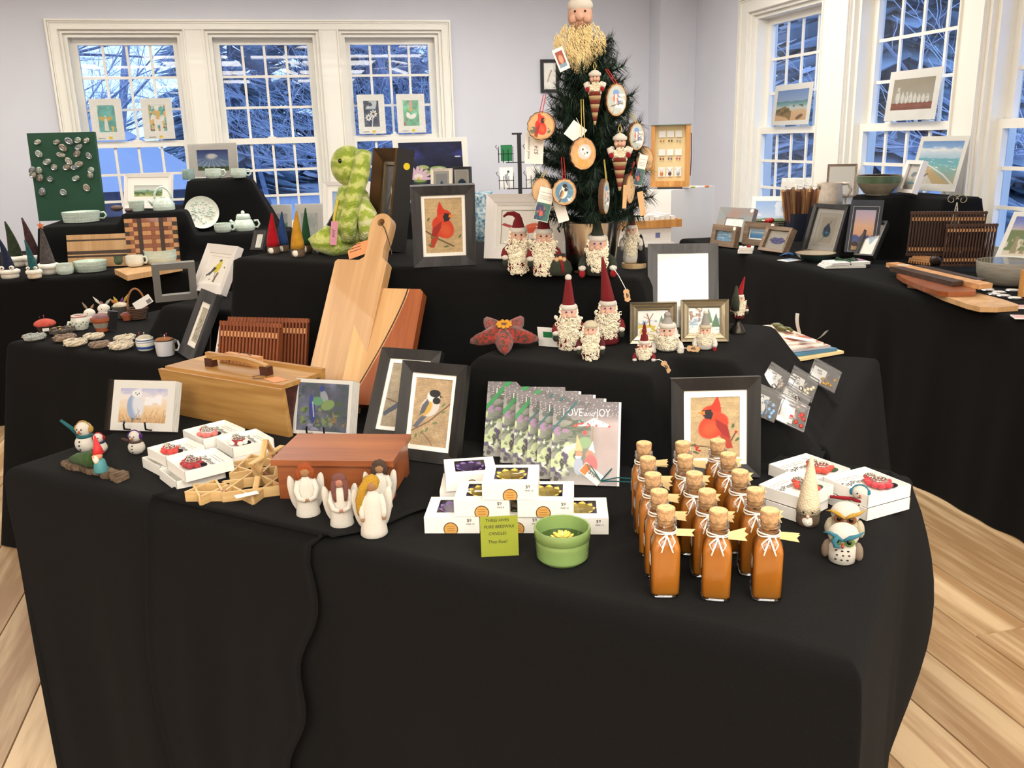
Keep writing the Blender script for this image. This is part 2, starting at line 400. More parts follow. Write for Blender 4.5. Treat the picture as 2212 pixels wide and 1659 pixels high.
# ceiling fixtures: rows mirrored in the panes, further unseen panels, some added for brightness
m_lamp = glow('lit_diffuser', (1, .945, .85), LAMP)
m_fix = mat('fixture_white', (235, 235, 232), .4)
def fixture(x, y, w, d, ang, label):
 t = thing('ceiling_light', label, 'light', T(Vector((x, y, CZ)), ang), 'ceiling light fixtures')
 f = MB(); f.ring(w + .06, d + .06, .03, 0, .06, M=TR(0, -d / 2 - .03, -.001) @ RX(-90))
 obj('housing', f, m_fix, t)
 p = MB(); p.add([(-w / 2, -d / 2, -.045), (w / 2, -d / 2, -.045), (w / 2, d / 2, -.045), (-w / 2, d / 2, -.045)], [(0, 3, 2, 1)])
 obj('diffuser', p, m_lamp, t, rec=False)
k = 0
for y in (4.4, 1.9, -2.1, -4.6, -7.4, -9.9, -12.2): fixture(-2.2, y, .8, .62, 0, 'lit square ceiling panel in the row left of the room, behind the viewer')
for y in (4.0, 1.5): fixture(2.0, y, 1.1, .5, PI / 2, 'lit ceiling panel over the right-hand tables')
fixture(.05, 3.9, .9, .5, 0, 'lit ceiling panel above the felt santas')
fixture(.62, 1.02, .62, .40, -.3, 'lit ceiling panel over the front table')
for x, y in ((-2.4, 5.7), (-.6, 5.7), (1.2, 5.7), (2.1, 5.0)): fixture(x, y, 1.2, .6, 0, 'added unseen ceiling panel brightening the walls by the back windows')  # out-of-view panels added to brighten the back and right walls
for x, y in ((-1.15, -1.6), (1.05, -1.6), (-1.15, -3.6), (1.05, -3.6), (-1.15, -6), (1.05, -6), (-3.4, -2), (-3.4, -4.5)): fixture(x, y, 1.2, 1.1, 0, 'added unseen ceiling panel behind the viewer giving frontal light')  # extra panels added so upright faces get more frontal light
fixture(-1.3, -.35, 1.2, .62, 0, 'added unseen fill panel on the ceiling behind the viewer, left')  # this panel and the next two are added fill for the figures
fixture(.25, -.45, 1.2, .62, 0, 'added unseen fill panel on the ceiling just behind the viewer')
fixture(1.7, -.35, 1.2, .62, 0, 'added unseen fill panel on the ceiling behind the viewer, right')
for (x0, y0), (x1, y1) in (((.137, -1.0), (.435, -1.9)), ((-.125, -2.48), (.44, -2.1)), ((.138, -2.8), (.526, -4.8)), ((-.17, -5.5), (.44, -5.35)),
       ((1.85, -1.1), (2.36, -2.0)), ((1.75, -2.9), (2.37, -2.3)), ((2.08, -2.7), (2.75, -4.7)), ((2.2, -5.4), (2.8, -4.95))):
 fixture((x0 + x1) / 2, (y0 + y1) / 2, math.hypot(x1 - x0, y1 - y0), .2, math.atan2(y1 - y0, x1 - x0), 'lit strip of a zigzag of ceiling lights behind the viewer')
# outdoors
m_snow = mat('snow', (196, 202, 214), .9, bump=.3, bs=3)
m_bark = mat('hazy_bark', (138, 148, 170), .95, bump=.6, bs=20, var=.3, vs_=6)  # outdoor haze put into the bark as a pale blue-grey
m_pine = mat('hazy_pine', (176, 194, 208), .95, var=.25, vs_=3)  # frost and distance haze both put into this pale blue colour
struct(obj('snowy_ground', MB().add([(-40, BY + .25, -.5), (RXW + .25, BY + .25, -.5), (RXW + .25, -30, -.5), (60, -30, -.5), (60, 60, .8), (-40, 60, .8)], [(0, 1, 5), (1, 4, 5), (1, 2, 3, 4)]), m_snow, rec=False))
def bare_tree(seed, h=9.0):
 r = random.Random(seed); b = MB(); sn = MB()
 def grow(p, d, L, rad, lv):
  pts = [p]; q = p.copy(); dd = d.copy(); n = 4
  for i in range(n):
   dd = (dd + Vector((r.uniform(-.34, .34), r.uniform(-.34, .34), r.uniform(-.12, .2)))).normalized(); q = q + dd * L / n; pts.append(q.copy())
  rr = [rad * (1 - .75 * i / n) for i in range(n + 1)]
  b.tube(pts, rr, 5 if lv == 0 else 3)
  if lv >= 1 and abs(d.z) < .85: sn.tube([x + Vector((0, 0, rr[i] * 1.0)) for i, x in enumerate(pts)], [max(.004, v * .6) for v in rr], 3)
  if lv < 3:
   for _ in range((20, 10, 5)[lv]):
    i = r.randint(1, n); a = r.uniform(0, 2 * PI); dz = r.uniform(-.15, .7)
    nd = Vector((math.cos(a), math.sin(a), dz)).normalized()
    if lv: nd = (nd * .8 + dd).normalized()
    grow(pts[i], nd, L * r.uniform(.25, .45), rad * .27, lv + 1)
 grow(Vector((0, 0, -.6)), Vector((0, 0, 1)), h, .10, 0)
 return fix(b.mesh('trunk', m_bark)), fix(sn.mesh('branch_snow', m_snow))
def conifer(seed, h=8.0):
 r = random.Random(seed); b = MB(); sn = MB(); tr = MB(); tr.tube([(0, 0, -.6), (0, 0, h)], [.14, .02], 6)
 for i in range(420):
  f = r.random() ** .8; z = .3 + f * (h - .5); L = (1 - f) * 1.9 + .25; a = r.uniform(0, 2 * PI)
  d = Vector((math.cos(a), math.sin(a), -.25)); s = Vector((-d.y, d.x, 0)); p = Vector((0, 0, z)); w = L * .15
  q = p + d * L
  b.add([p, p + d * L * .5 + s * w, q, p + d * L * .5 - s * w, p + d * L * .5 + Vector((0, 0, -.12))], [(0, 1, 4), (1, 2, 4), (2, 3, 4), (3, 0, 4), (0, 3, 2, 1)])
  for k in range(3):
   c = p + d * L * r.uniform(.3, 1) + s * r.uniform(-w, w) * .6; u = r.uniform(.05, .16)
   sn.add([c + d * u + Vector((0, 0, .03)), c + s * u * .6 + Vector((0, 0, .04)), c - d * u + Vector((0, 0, .05)), c - s * u * .6 + Vector((0, 0, .04))], [(0, 1, 2, 3)])
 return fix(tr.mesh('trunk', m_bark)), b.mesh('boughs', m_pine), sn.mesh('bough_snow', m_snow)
protos = []
for s_ in range(4):
 t = thing('bare_tree', 'x', 'tree', None, 'snowy bare trees outside'); a, b = bare_tree(s_ + 3)
 obj('trunk', a, None, t); obj('branch_snow', b, None, t); protos.append(t)
cons = []
for s_ in range(2):
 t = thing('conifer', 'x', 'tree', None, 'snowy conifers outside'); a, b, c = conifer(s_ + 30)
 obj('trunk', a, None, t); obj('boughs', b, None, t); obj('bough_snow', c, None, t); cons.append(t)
rt = random.Random(5); used = set()
def plant(P, M, label):
 if P in used: return copy_thing(P, M, label)
 used.add(P); P.matrix_world = M; P['label'] = label; return P
LB = 'bare snow-dusted tree in the dim woods beyond the back windows'; LR = 'bare snow-dusted tree in the dim woods beyond the right-hand windows'
LC = 'dark snow-flecked conifer in the woods beyond the back windows'; LD = 'dark snow-flecked conifer standing beyond the right-hand windows'
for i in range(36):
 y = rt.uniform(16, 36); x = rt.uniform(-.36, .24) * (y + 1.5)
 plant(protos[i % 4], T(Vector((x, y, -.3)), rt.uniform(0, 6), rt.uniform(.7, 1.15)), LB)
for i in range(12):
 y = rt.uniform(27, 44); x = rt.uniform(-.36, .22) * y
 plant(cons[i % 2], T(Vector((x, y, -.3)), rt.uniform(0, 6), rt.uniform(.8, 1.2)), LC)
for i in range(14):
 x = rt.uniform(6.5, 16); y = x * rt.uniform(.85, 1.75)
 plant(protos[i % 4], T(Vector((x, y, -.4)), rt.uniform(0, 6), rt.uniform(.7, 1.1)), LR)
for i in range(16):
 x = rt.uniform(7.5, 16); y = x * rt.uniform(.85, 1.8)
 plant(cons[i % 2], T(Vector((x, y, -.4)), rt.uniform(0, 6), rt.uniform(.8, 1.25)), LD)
t = thing('far_house', 'low far house with a snow-covered roof, seen through the leftmost window', 'house', TR(-3.3, 15, -.5))
obj('house_wall', MB().box(-2, 1.6, 0, 4, 0, 1.3), mat('house_siding', (96, 92, 104), .8), t)
obj('roof', MB().prism([(-2.3, 1.25), (1.9, 1.25), (-.2, 2.6)], -.3, 4.3), m_snow, t)
# CLOTH
m_cloth = mat('black_cloth', (18, 18, 18), .92, bump=.5, bs=900, var=.12, vs_=400, sheen=.02, spec=.07)
def drape(name, label, x0, x1, y0, y1, z, M, seed, flare=.05, fold=.03, rad=.03, zb=.004, per=900, corner=.07, ridge=None, sag=.002, bulge=0):
 """a cloth over a table: flat top, rounded edge, a skirt that hangs in folds down to the floor"""
 pts = []; nor = []; cor = []
 L = 2 * (x1 - x0 + y1 - y0); n = per
 segs = [((x0, y0), (x1, y0), (0, -1)), ((x1, y0), (x1, y1), (1, 0)), ((x1, y1), (x0, y1), (0, 1)), ((x0, y1), (x0, y0), (-1, 0))]
 cx, cy_ = (x0 + x1) / 2, (y0 + y1) / 2
 for (ax, ay), (bx, by), nn in segs:
  l = math.hypot(bx - ax, by - ay); k = max(8, int(n * l / L))
  for i in range(k):
   t = i / k; d = min(t, 1 - t) * l
   w = math.exp(-(d / .09) ** 2)
   dx, dy = bx - ax, by - ay
   p = (ax + dx * t, ay + dy * t)
   sgn = -1 if t < .5 else 1
   ux, uy = dx / l * sgn, dy / l * sgn
   nx, ny = nn[0] + ux * w * .999, nn[1] + uy * w * .999; h = math.hypot(nx, ny)
   pts.append(p); nor.append((nx / h, ny / h)); cor.append(w)
 P = np.array(pts); Nn = np.array(nor); C = np.array(cor); m = len(P)
 s = np.r_[0, np.cumsum(np.hypot(*(np.diff(P, axis=0)).T))]
 rows = []
 ins = [.5, .35, .2, .1, .055]
 mn = min(x1 - x0, y1 - y0)
 for f in ins:
  q = P.copy(); q[:, 0] = np.clip(P[:, 0], x0 + f * mn, x1 - f * mn); q[:, 1] = np.clip(P[:, 1], y0 + f * mn, y1 - f * mn)
  zz = z - sag * fbm(q[:, 0] * 5, q[:, 1] * 5, seed) * (1 if f < .5 else 1)
  if ridge: zz = zz + ridge(q[:, 0], q[:, 1])
  rows.append(np.c_[q, zz])
 for k in range(5):
  a = (k / 4) * PI / 2; q = P - Nn * (rad * (1 - math.sin(a)))[..., None] if False else P - Nn * rad * (1 - math.sin(a))
  rows.append(np.c_[q, np.full(m, z - rad * (1 - math.cos(a)))])
 f1 = vnoise(s * 5.5, s * 0, seed + 5) - .5; f2 = vnoise(s * 12, s * 0, seed + 9) - .5; f3 = vnoise(s * 2.2, s * 0, seed + 13) - .5
 for k in range(1, 15):
  t = k / 14; zz = (z - rad) + (zb - z + rad) * t; a = min(1, t * 1.6) ** 1.2
  off = flare * t + a * fold * (1.6 * f1 + .7 * f2 * (1 - .4 * t) + 1.2 * f3) + corner * C * t ** 1.1 + bulge * C * (P[:, 0] > x1 - .3) * (P[:, 1] > y0 + .3) * math.sin(PI * min(1, t * 1.25))
  off = np.maximum(off, -.012 + .0 * off) + .004
  rows.append(np.c_[P + Nn * off[:, None], np.full(m, zz)])
 V = np.concatenate(rows); R = len(rows); F = []
 for i in range(R - 1):
  for j in range(m):
   j2 = (j + 1) % m; F.append((i * m + j, i * m + j2, (i + 1) * m + j2, (i + 1) * m + j))
 me = bpy.data.meshes.new(name); me.from_pydata(V.tolist(), [], F); me.materials.append(m_cloth)
 import bmesh
 b = bmesh.new(); b.from_mesh(me); bmesh.ops.remove_doubles(b, verts=b.verts, dist=.0004); bmesh.ops.recalc_face_normals(b, faces=b.faces); b.to_mesh(me); b.free()
 me.polygons.foreach_set('use_smooth', [True] * len(me.polygons)); me.update()
 o = bpy.data.objects.new(name, me); COL.objects.link(o); o.matrix_world = M
 return tag(o, label, 'tablecloth')
def tents(name, label, boxes, x0, x1, y0, y1, base, M, seed, res=.011, wr=.012, blur=2):
 """one cloth thrown over hidden boxes: it lies on their tops and falls in slopes and folds between them"""
 nx, ny = int((x1 - x0) / res) + 1, int((y1 - y0) / res) + 1
 X, Y = np.meshgrid(np.linspace(x0, x1, nx), np.linspace(y0, y1, ny))
 H = np.full_like(X, base - .03); D = np.full_like(X, 9.)
 wob = (fbm(X * 9, Y * 9, seed) - .47) * wr * 3
 for (a0, a1, b0, b1, z, kl, kr, kf, kb) in boxes:
  dx = np.where(X < a0, (a0 - X) * kl, np.where(X > a1, (X - a1) * kr, 0)); dy = np.where(Y < b0, (b0 - Y) * kf, np.where(Y > b1, (Y - b1) * kb, 0))
  d = np.hypot(dx, dy); ang = np.where(dx + dy > 0, np.where(dy > dx, X, Y), 0)
  pl_ = (vnoise(ang * 13, ang * 0 + z * 9, seed + 3) - .5) * np.minimum(1, d * 5) * wr * 4
  t = z - d + pl_ + np.where(d > .001, wob * np.minimum(1, d * 6), 0)
  H = np.maximum(H, t); D = np.minimum(D, np.where(d < 1e-6, 0, d))
 flat = H <= base
 H = np.maximum(H, base)
 for _ in range(blur):
  Hp = np.pad(H, 1, mode='edge'); B = (Hp[:-2, 1:-1] + Hp[2:, 1:-1] + Hp[1:-1, :-2] + Hp[1:-1, 2:] + 2 * H) / 6
  H = np.where(D <= 0, np.maximum(B, H - .004), B)
 H = H + np.where(D > 0, .0, -.0015 * fbm(X * 14, Y * 14, seed + 40))
 keep = np.ones_like(H, bool)
 k = 2
 nf = ~flat; g = nf.copy()
 for _ in range(k):
  p = np.pad(g, 1); g = p[:-2, 1:-1] | p[2:, 1:-1] | p[1:-1, :-2] | p[1:-1, 2:] | g
 idx = -np.ones(H.shape, int); idx[g] = np.arange(g.sum())
 H = np.where(g & ~nf, base - .008, H); V = np.c_[X[g], Y[g], H[g]]
 q = g[:-1, :-1] & g[1:, :-1] & g[:-1, 1:] & g[1:, 1:]
 F = np.c_[idx[:-1, :-1][q], idx[:-1, 1:][q], idx[1:, 1:][q], idx[1:, :-1][q]]
 me = bpy.data.meshes.new(name); me.from_pydata(V.tolist(), [], F.tolist()); me.materials.append(m_cloth)
 me.polygons.foreach_set('use_smooth', [True] * len(me.polygons)); me.update()
 o = bpy.data.objects.new(name, me); COL.objects.link(o); o.matrix_world = M
 return tag(o, label, 'tablecloth')
ZT, ZR, ZS, ZL = .74, 1.06, .92, .88
def ridge_f(a, b): return .016 * np.exp(-((b + .095) / .014) ** 2) * np.clip((a - 2.35) / .2, 0, 1) + .015 * np.exp(-((b + .12) / .03) ** 2) * np.clip((1.30 - a) / .08, 0, 1)
drape('front_tablecloth', 'black tablecloth hanging to the floor over the nearest table', 1.195, 2.85, -.765, -.06, ZT, ISLE, 3, flare=.012, fold=.022, ridge=ridge_f, corner=-.01, bulge=.075)
drape('rear_tablecloth', 'black tablecloth of the second island table, under the wool rings and pincushions', 0.0, 2.69, .02, .86, ZT - .001, ISLE, 11, flare=.05, fold=.03, corner=.08)
tents('riser_cloth', 'black cloth thrown over the stepped risers in the middle of the island',
  [(1.06, 2.27, .055, .62, ZR, 7, 7, 8, 9), (1.99, 2.39, -.215, .34, ZS, 2.0, 8, 8, 6), (2.2, 2.50, -.05, .34, ZS, 8, 1.1, 2.2, 6), (.62, 1.06, .16, .55, ZL, 1.15, 9, 3.5, 9)],
  .2, 2.78, -.36, .80, ZT + .003, ISLE, 21, wr=.02)
drape('back_tablecloth', 'black tablecloth of the long table along the back windows', -2.6, 1.60, 4.95, 6.45, ZT, Matrix.Identity(4), 31, flare=.05, fold=.03)
tents('tier_cloth', 'black cloth over the tall tiers holding the mint-green pottery',
  [(-.57, .02, 5.33, 5.62, .885, 8, 3.0, 8, 8), (-.56, -.20, 5.60, 5.95, 1.178, 5, 2.1, 7, 8), (-1.33, -.93, 5.36, 6.0, .965, 7, 4, 8, 8), (-.90, -.56, 5.36, 6.0, 1.02, 3, 4, 8, 8), (.62, 1.50, 5.45, 6.3, .95, 6, 8, 8, 8)],
  -1.75, 1.58, 5.0, 6.4, ZT + .003, Matrix.Identity(4), 44, res=.014)
drape('side_tablecloth', 'black tablecloth of the long table under the right-hand windows', 2.33, 3.20, .6, 5.12, ZT, Matrix.Identity(4), 51, flare=.03, fold=.035)
tents('side_tier_cloth', 'black cloth over the tier carrying the green-rimmed stoneware bowl',
  [(2.96, 3.18, 3.60, 3.9, 1.04, 8, 8, 6, 5), (2.82, 3.18, 3.85, 4.10, 1.04, 8, 8, 6, 5), (2.80, 3.18, 4.12, 4.46, .96, 8, 6, 3, 9)],
  2.6, 3.19, 3.1, 5.1, ZT + .003, Matrix.Identity(4), 61)
def flap():
 m, k = 70, 60; V = []; F = []
 path = []
 for i in range(k):
  s = i / (k - 1) * 1.25
  if s < .52: path.append((-.245 - s, ZT + .0045))
  elif s < .52 + .047: a = (s - .52) / .047 * PI / 2; path.append((-.765 + .03 - .034 * math.sin(a) - .0, ZT + .0045 - .034 * (1 - math.cos(a))))
  else:
   d = s - .567; path.append((-.771 - .02 * d, ZT - .03 - d))
 def bounds(s):
  lo = 1.60 + .25 * max(0, .5 - s) ** 1 - .02 * math.sin(s * 9) + max(0, s - .55) * .06
  hi = 2.18 - .16 * min(1, max(0, s - .25) / .3) + .012 * math.sin(s * 31) - max(0, s - .6) * .18
  return lo, hi
 nz = [math.sin(j * .13) * .006 + math.sin(j * .31 + 1) * .002 for j in range(m)]
 for i, (b, z) in enumerate(path):
  s = i / (k - 1) * 1.25; lo, hi = bounds(s)
  for j in range(m):
   t = j / (m - 1); a = lo + (hi - lo) * t; e = min(t, 1 - t) * (hi - lo); roll = .007 * math.exp(-(e / .012) ** 2) * (1 if e > .002 else .5)
   d = max(0, s - .567); out = (nz[j] * min(1, d * 4) + .022 * min(1, d * 2.) + roll)
   if s < .52: V.append((a, b, z + roll * .9))
   else: V.append((a, b - out, max(z + (roll * .9 if s < .567 else 0), .006)))
 for i in range(k - 1):
  for j in range(m - 1): F.append((i * m + j, i * m + j + 1, (i + 1) * m + j + 1, (i + 1) * m + j))
 me = bpy.data.meshes.new('cloth_panel'); me.from_pydata(V, [], F); me.materials.append(m_cloth); fix(me)
 me.polygons.foreach_set('use_smooth', [True] * len(me.polygons))
 o = bpy.data.objects.new('cloth_panel', me); COL.objects.link(o); o.matrix_world = ISLE
 tag(o, 'loose black cloth panel with a wavy hem overlapping the front of the nearest table', 'tablecloth')
flap()
# FLAT PRINT: small paintings as coloured grids
class Cv:
 def __init__(s, w, h, c=(255, 255, 255)):
  s.w, s.h = w, h; s.a = np.empty((h, w, 3)); s.a[:] = c
  s.U, s.V = np.meshgrid((np.arange(w) + .5) / w, (np.arange(h) + .5) / h); s.r = h / w
 def put(s, mask, c): m = np.clip(mask, 0, 1)[..., None]; s.a = s.a * (1 - m) + np.array(c, float) * m; return s
 def grad(s, stops, jit=0, seed=1):
  v = s.V + (fbm(s.U * 6, s.V * 14, seed) - .47) * jit
  for k in range(3): s.a[..., k] = np.interp(v, [p for p, _ in stops], [c[k] for _, c in stops])
  return s
 def noise(s, amp, sc, seed=1, sy=1): s.a = np.clip(s.a * (1 + amp * (fbm(s.U * sc, s.V * sc * s.r * sy, seed)[..., None] - .47) * 2), 0, 255); return s
 def blot(s, c, thr, sc, seed=1, sy=1, soft=.06, reg=None):
  f = fbm(s.U * sc, s.V * sc * s.r * sy, seed); m = np.clip((f - thr) / soft, 0, 1)
  if reg: m = m * s.reg(*reg)
  return s.put(m, c)
 def reg(s, u0, u1, v0, v1, soft=.03):
  return np.clip((s.U - u0) / soft, 0, 1) * np.clip((u1 - s.U) / soft, 0, 1) * np.clip((s.V - v0) / soft, 0, 1) * np.clip((v1 - s.V) / soft, 0, 1)
 def ell(s, cx, cy, rx, ry, c, ang=0, soft=.12):
  a = math.radians(ang); dx = s.U - cx; dy = (s.V - cy) * s.r; ry *= s.r
  x = dx * math.cos(a) + dy * math.sin(a); y = -dx * math.sin(a) + dy * math.cos(a)
  d = np.hypot(x / rx, y / ry); return s.put((1 - d) / soft + .5, c)
 def poly(s, pts, c):
  ins = np.zeros(s.U.shape, bool); n = len(pts)
  for i in range(n):
   (x0, y0), (x1, y1) = pts[i], pts[(i + 1) % n]
   if y0 == y1: continue
   ins ^= ((y0 > s.V) != (y1 > s.V)) & (s.U < (x1 - x0) * (s.V - y0) / (y1 - y0) + x0)
  return s.put(ins.astype(float), c)
 def line(s, pts, w, c):
  for (x0, y0), (x1, y1) in zip(pts, pts[1:]):
   dx, dy = x1 - x0, (y1 - y0) * s.r; l = dx * dx + dy * dy + 1e-9
   t = np.clip(((s.U - x0) * dx + (s.V - y0) * s.r * dy) / l, 0, 1)
   d = np.hypot(s.U - x0 - t * dx, (s.V - y0) * s.r - t * dy); s.put((w - d) / (w * .4) + .3, c)
  return s
 def rect(s, u0, u1, v0, v1, c): return s.put(((s.U >= u0) & (s.U <= u1) & (s.V >= v0) & (s.V <= v1)).astype(float), c)
 def dots(s, n, r, c, reg=(0, 1, 0, 1), seed=1):
  q = random.Random(seed)
  for _ in range(n): s.ell(q.uniform(reg[0], reg[1]), q.uniform(reg[2], reg[3]), r, r / s.r, c, 0, .4)
  return s
 def news(s, seed=1, c=(150, 132, 100)):
  row = np.floor(s.V * 44); m = (s.V * 44 - row < .5) & (vnoise(s.U * 60, row * 7.3, seed) > .42); return s.put(m * .55, c)
PIC = {}
def cardinal(s, x, y, k, flip=1, red=(196, 62, 38)):
 f = flip; r = s.r; k2 = k / r
 P = lambda pts: [(x + f * a * k, y + b * k2) for a, b in pts]
 s.poly(P([(.10, -.20), (.28, -.72), (.40, -.70), (.30, -.15)]), (168, 58, 40))
 s.ell(x + f * .02 * k, y - .02 * k2, .27 * k, .40 * k2, red, -f * 22)
 s.ell(x - f * .05 * k, y - .12 * k2, .15 * k, .22 * k2, (206, 86, 50), -f * 20, .9)
 s.poly(P([(.05, .20), (.30, -.05), (.36, -.42), (.20, -.30), (.08, -.05)]), (150, 40, 34))
 s.ell(x - f * .02 * k, y + .38 * k2, .19 * k, .20 * k2, (206, 66, 36), 0)
 s.poly(P([(-.14, .46), (.0, .62), (.10, .88), (.16, .60), (.17, .40)]), (200, 52, 32))
 s.poly(P([(-.20, .44), (-.06, .46), (.02, .36), (-.02, .16), (-.14, .20), (-.18, .30)]), (38, 30, 34))
 s.poly(P([(-.30, .36), (-.15, .43), (-.14, .31)]), (226, 126, 40))
 s.ell(x - f * .04 * k, y + .44 * k2, .025 * k, .025 * k2, (10, 10, 10))
def chickadee(s, x, y, k, f=1, body=(200, 196, 190), flank=(196, 158, 70)):
 k2 = k / s.r; P = lambda pts: [(x + f * a * k, y + b * k2) for a, b in pts]
 s.poly(P([(-.16, -.22), (-.48, -.72), (-.36, -.78), (-.04, -.30)]), (92, 96, 108))
 s.ell(x, y, .27 * k, .36 * k2, body, f * -24); s.ell(x - f * .10 * k, y - .08 * k2, .13 * k, .27 * k2, flank, f * -24, .4)
 s.poly(P([(-.10, .26), (-.26, .0), (-.30, -.34), (-.16, -.22), (-.04, .12)]), (88, 90, 98))
 s.ell(x + f * .08 * k, y + .36 * k2, .20 * k, .19 * k2, (226, 224, 216)); s.ell(x + f * .11 * k, y + .46 * k2, .17 * k, .13 * k2, (28, 28, 30)); s.ell(x + f * .18 * k, y + .22 * k2, .12 * k, .12 * k2, (30, 30, 34))
 s.poly(P([(.26, .42), (.38, .36), (.26, .34)]), (40, 38, 36))
def leafy(s, pts, c=(92, 112, 70), l=.07):
 for x, y, a in pts: s.ell(x, y, l, l * .42 / s.r, c, a, .2)
def paint(key):
 if key in PIC: return PIC[key]
 TAN = (190, 164, 122)
 if key == 'cardinal_right':
  s = Cv(80, 150, TAN).noise(.12, 5, 2).news(1); s.line([(0, .42), (.35, .26), (.75, .12)], .022, (98, 70, 54)); cardinal(s, .50, .48, .98, -1); leafy(s, [(.12, .16, 40), (.55, .12, 10), (.92, .30, 60), (.10, .62, 70), (.2, .3, -30)])
 elif key == 'cardinal_left':
  s = Cv(90, 170, TAN).noise(.12, 5, 3).news(4); s.line([(.05, .22), (.5, .17), (.8, .25), (.92, .42)], .016, (92, 66, 48)); cardinal(s, .45, .54, 1.02, 1); leafy(s, [(.86, .52, 80), (.95, .30, 50), (.06, .22, 20), (.12, .10, -30)], (78, 98, 66)); s.dots(5, .03, (170, 44, 40), (.1, .25, .12, .22), 3); s.ell(.92, .42, .035, .02, (176, 48, 44))
 elif key == 'chickadee_tan':
  s = Cv(84, 170, (176, 152, 118)).noise(.14, 6, 4).news(7, (132, 112, 84)); s.line([(0, .20), (.45, .36), (1, .66)], .02, (112, 84, 64)); s.line([(.3, .2), (.5, .1), (.6, .02)], .012, (120, 84, 66)); chickadee(s, .45, .58, .86); leafy(s, [(.80, .62, 60), (.82, .52, 40), (.62, .35, 20), (.42, .24, 70), (.15, .14, 80), (.3, .2, 60)], (104, 122, 76))
 elif key == 'bluebird_tan':
  s = Cv(70, 140, (160, 148, 126)).noise(.14, 6, 5).news(9, (120, 108, 88)); s.line([(0, .44), (.5, .36), (1, .30)], .02, (104, 78, 60)); s.poly([(.62, .40), (.05, .16), (.0, .22), (.6, .5)], (74, 82, 98)); s.ell(.78, .45, .25, .12, (62, 92, 150), 20)
 elif key == 'cardinal_flight':
  s = Cv(100, 130, (238, 235, 228)); s.ell(.55, .42, .22, .10, (210, 74, 44), 12); s.poly([(.45, .45), (.05, .62), (.0, .56), (.42, .36)], (176, 70, 70)); s.ell(.62, .55, .14, .06, (222, 104, 62), 30); s.line([(.2, .1), (.3, .2), (.42, .16)], .015, (110, 108, 110)); s.ell(.6, .13, .08, .03, (120, 126, 150))
 elif key == 'goldfinch':
  s = Cv(90, 110, (238, 236, 228)); s.line([(.52, .0), (.56, .2), (.62, .36)], .05, (118, 98, 84)); s.ell(.52, .56, .14, .21, (214, 196, 46), -22); s.ell(.60, .77, .085, .085, (222, 206, 54)); s.ell(.57, .84, .07, .04, (50, 46, 40), 20); s.poly([(.50, .55), (.36, .40), (.22, .22), (.18, .30), (.34, .58)], (44, 46, 52)); s.poly([(.36, .42), (.1, .18), (.06, .24), (.3, .46)], (66, 70, 78)); s.line([(.48, .38), (.5, .2)], .012, (120, 90, 80)); s.ell(.86, .6, .03, .04, (120, 110, 90), 30); s.ell(.3, .1, .06, .015, (130, 120, 110))
 elif key == 'finch_branch':
  s = Cv(50, 160, (180, 176, 156)).noise(.15, 7, 3).news(4, (150, 146, 128)); s.line([(0, .3), (.5, .42), (1, .62)], .03, (96, 96, 84)); s.ell(.45, .62, .16, .07, (136, 140, 120), 40); s.line([(.2, .08), (.3, .2)], .04, (110, 104, 90)); s.line([(.5, .06), (.5, .2)], .04, (110, 104, 90)); s.line([(.75, .08), (.7, .2)], .04, (110, 104, 90))
 elif key == 'bird_portrait':
  s = Cv(50, 110, (118, 118, 128)).noise(.25, 5, 2); chickadee(s, .5, .5, .9, 1, (176, 168, 160), (150, 136, 120))
 elif key == 'blue_jays':
  s = Cv(120, 120, (88, 92, 112)).noise(.5, 3, 4); s.blot((70, 84, 92), .5, 5, 8); s.blot((118, 136, 84), .55, 9, 11, reg=(.05, .95, .1, .72)); s.blot((70, 92, 54), .58, 12, 17, reg=(.1, 1, .1, .65)); s.blot((140, 112, 66), .6, 14, 23, reg=(.3, 1, .1, .4)); s.blot((150, 146, 172), .55, 4, 41, reg=(.2, .7, 0, .2)); s.ell(.30, .42, .065, .26, (44, 60, 132), 6); s.ell(.27, .66, .04, .10, (56, 74, 150), 8); s.line([(.30, .6), (.34, .3)], .01, (200, 206, 220)); s.ell(.52, .72, .07, .14, (150, 156, 166), 20); s.ell(.47, .88, .05, .06, (50, 66, 140)); s.ell(.40, .62, .10, .09, (96, 150, 112)); s.ell(.6, .55, .14, .10, (124, 150, 92), 30)
 elif key == 'snowy_owl':
  s = Cv(100, 90, (255, 255, 255)).grad([(0, (206, 170, 128)), (.35, (232, 202, 160)), (.75, (236, 228, 226)), (1, (176, 182, 222))], .3, 3); s.blot((240, 240, 244), .5, 5, 7, reg=(.2, .9, .5, 1)); s.ell(.30, .45, .13, .36, (150, 172, 206), 4); s.ell(.40, .50, .12, .34, (222, 226, 234), 8, .5); s.ell(.36, .84, .11, .11, (236, 238, 240)); s.ell(.33, .86, .012, .014, (30, 30, 30)); s.ell(.40, .85, .012, .014, (30, 30, 30)); s.ell(.365, .81, .012, .02, (50, 50, 50))
  q = random.Random(4)
  for _ in range(34): x = q.uniform(0, 1); s.line([(x, 0), (x + q.uniform(-.1, .16), q.uniform(.12, .42))], .006, (190, 146, 96))
  s.blot((120, 112, 112), .5, 10, 9, reg=(.05, .5, 0, .18))
 elif key == 'greeting':
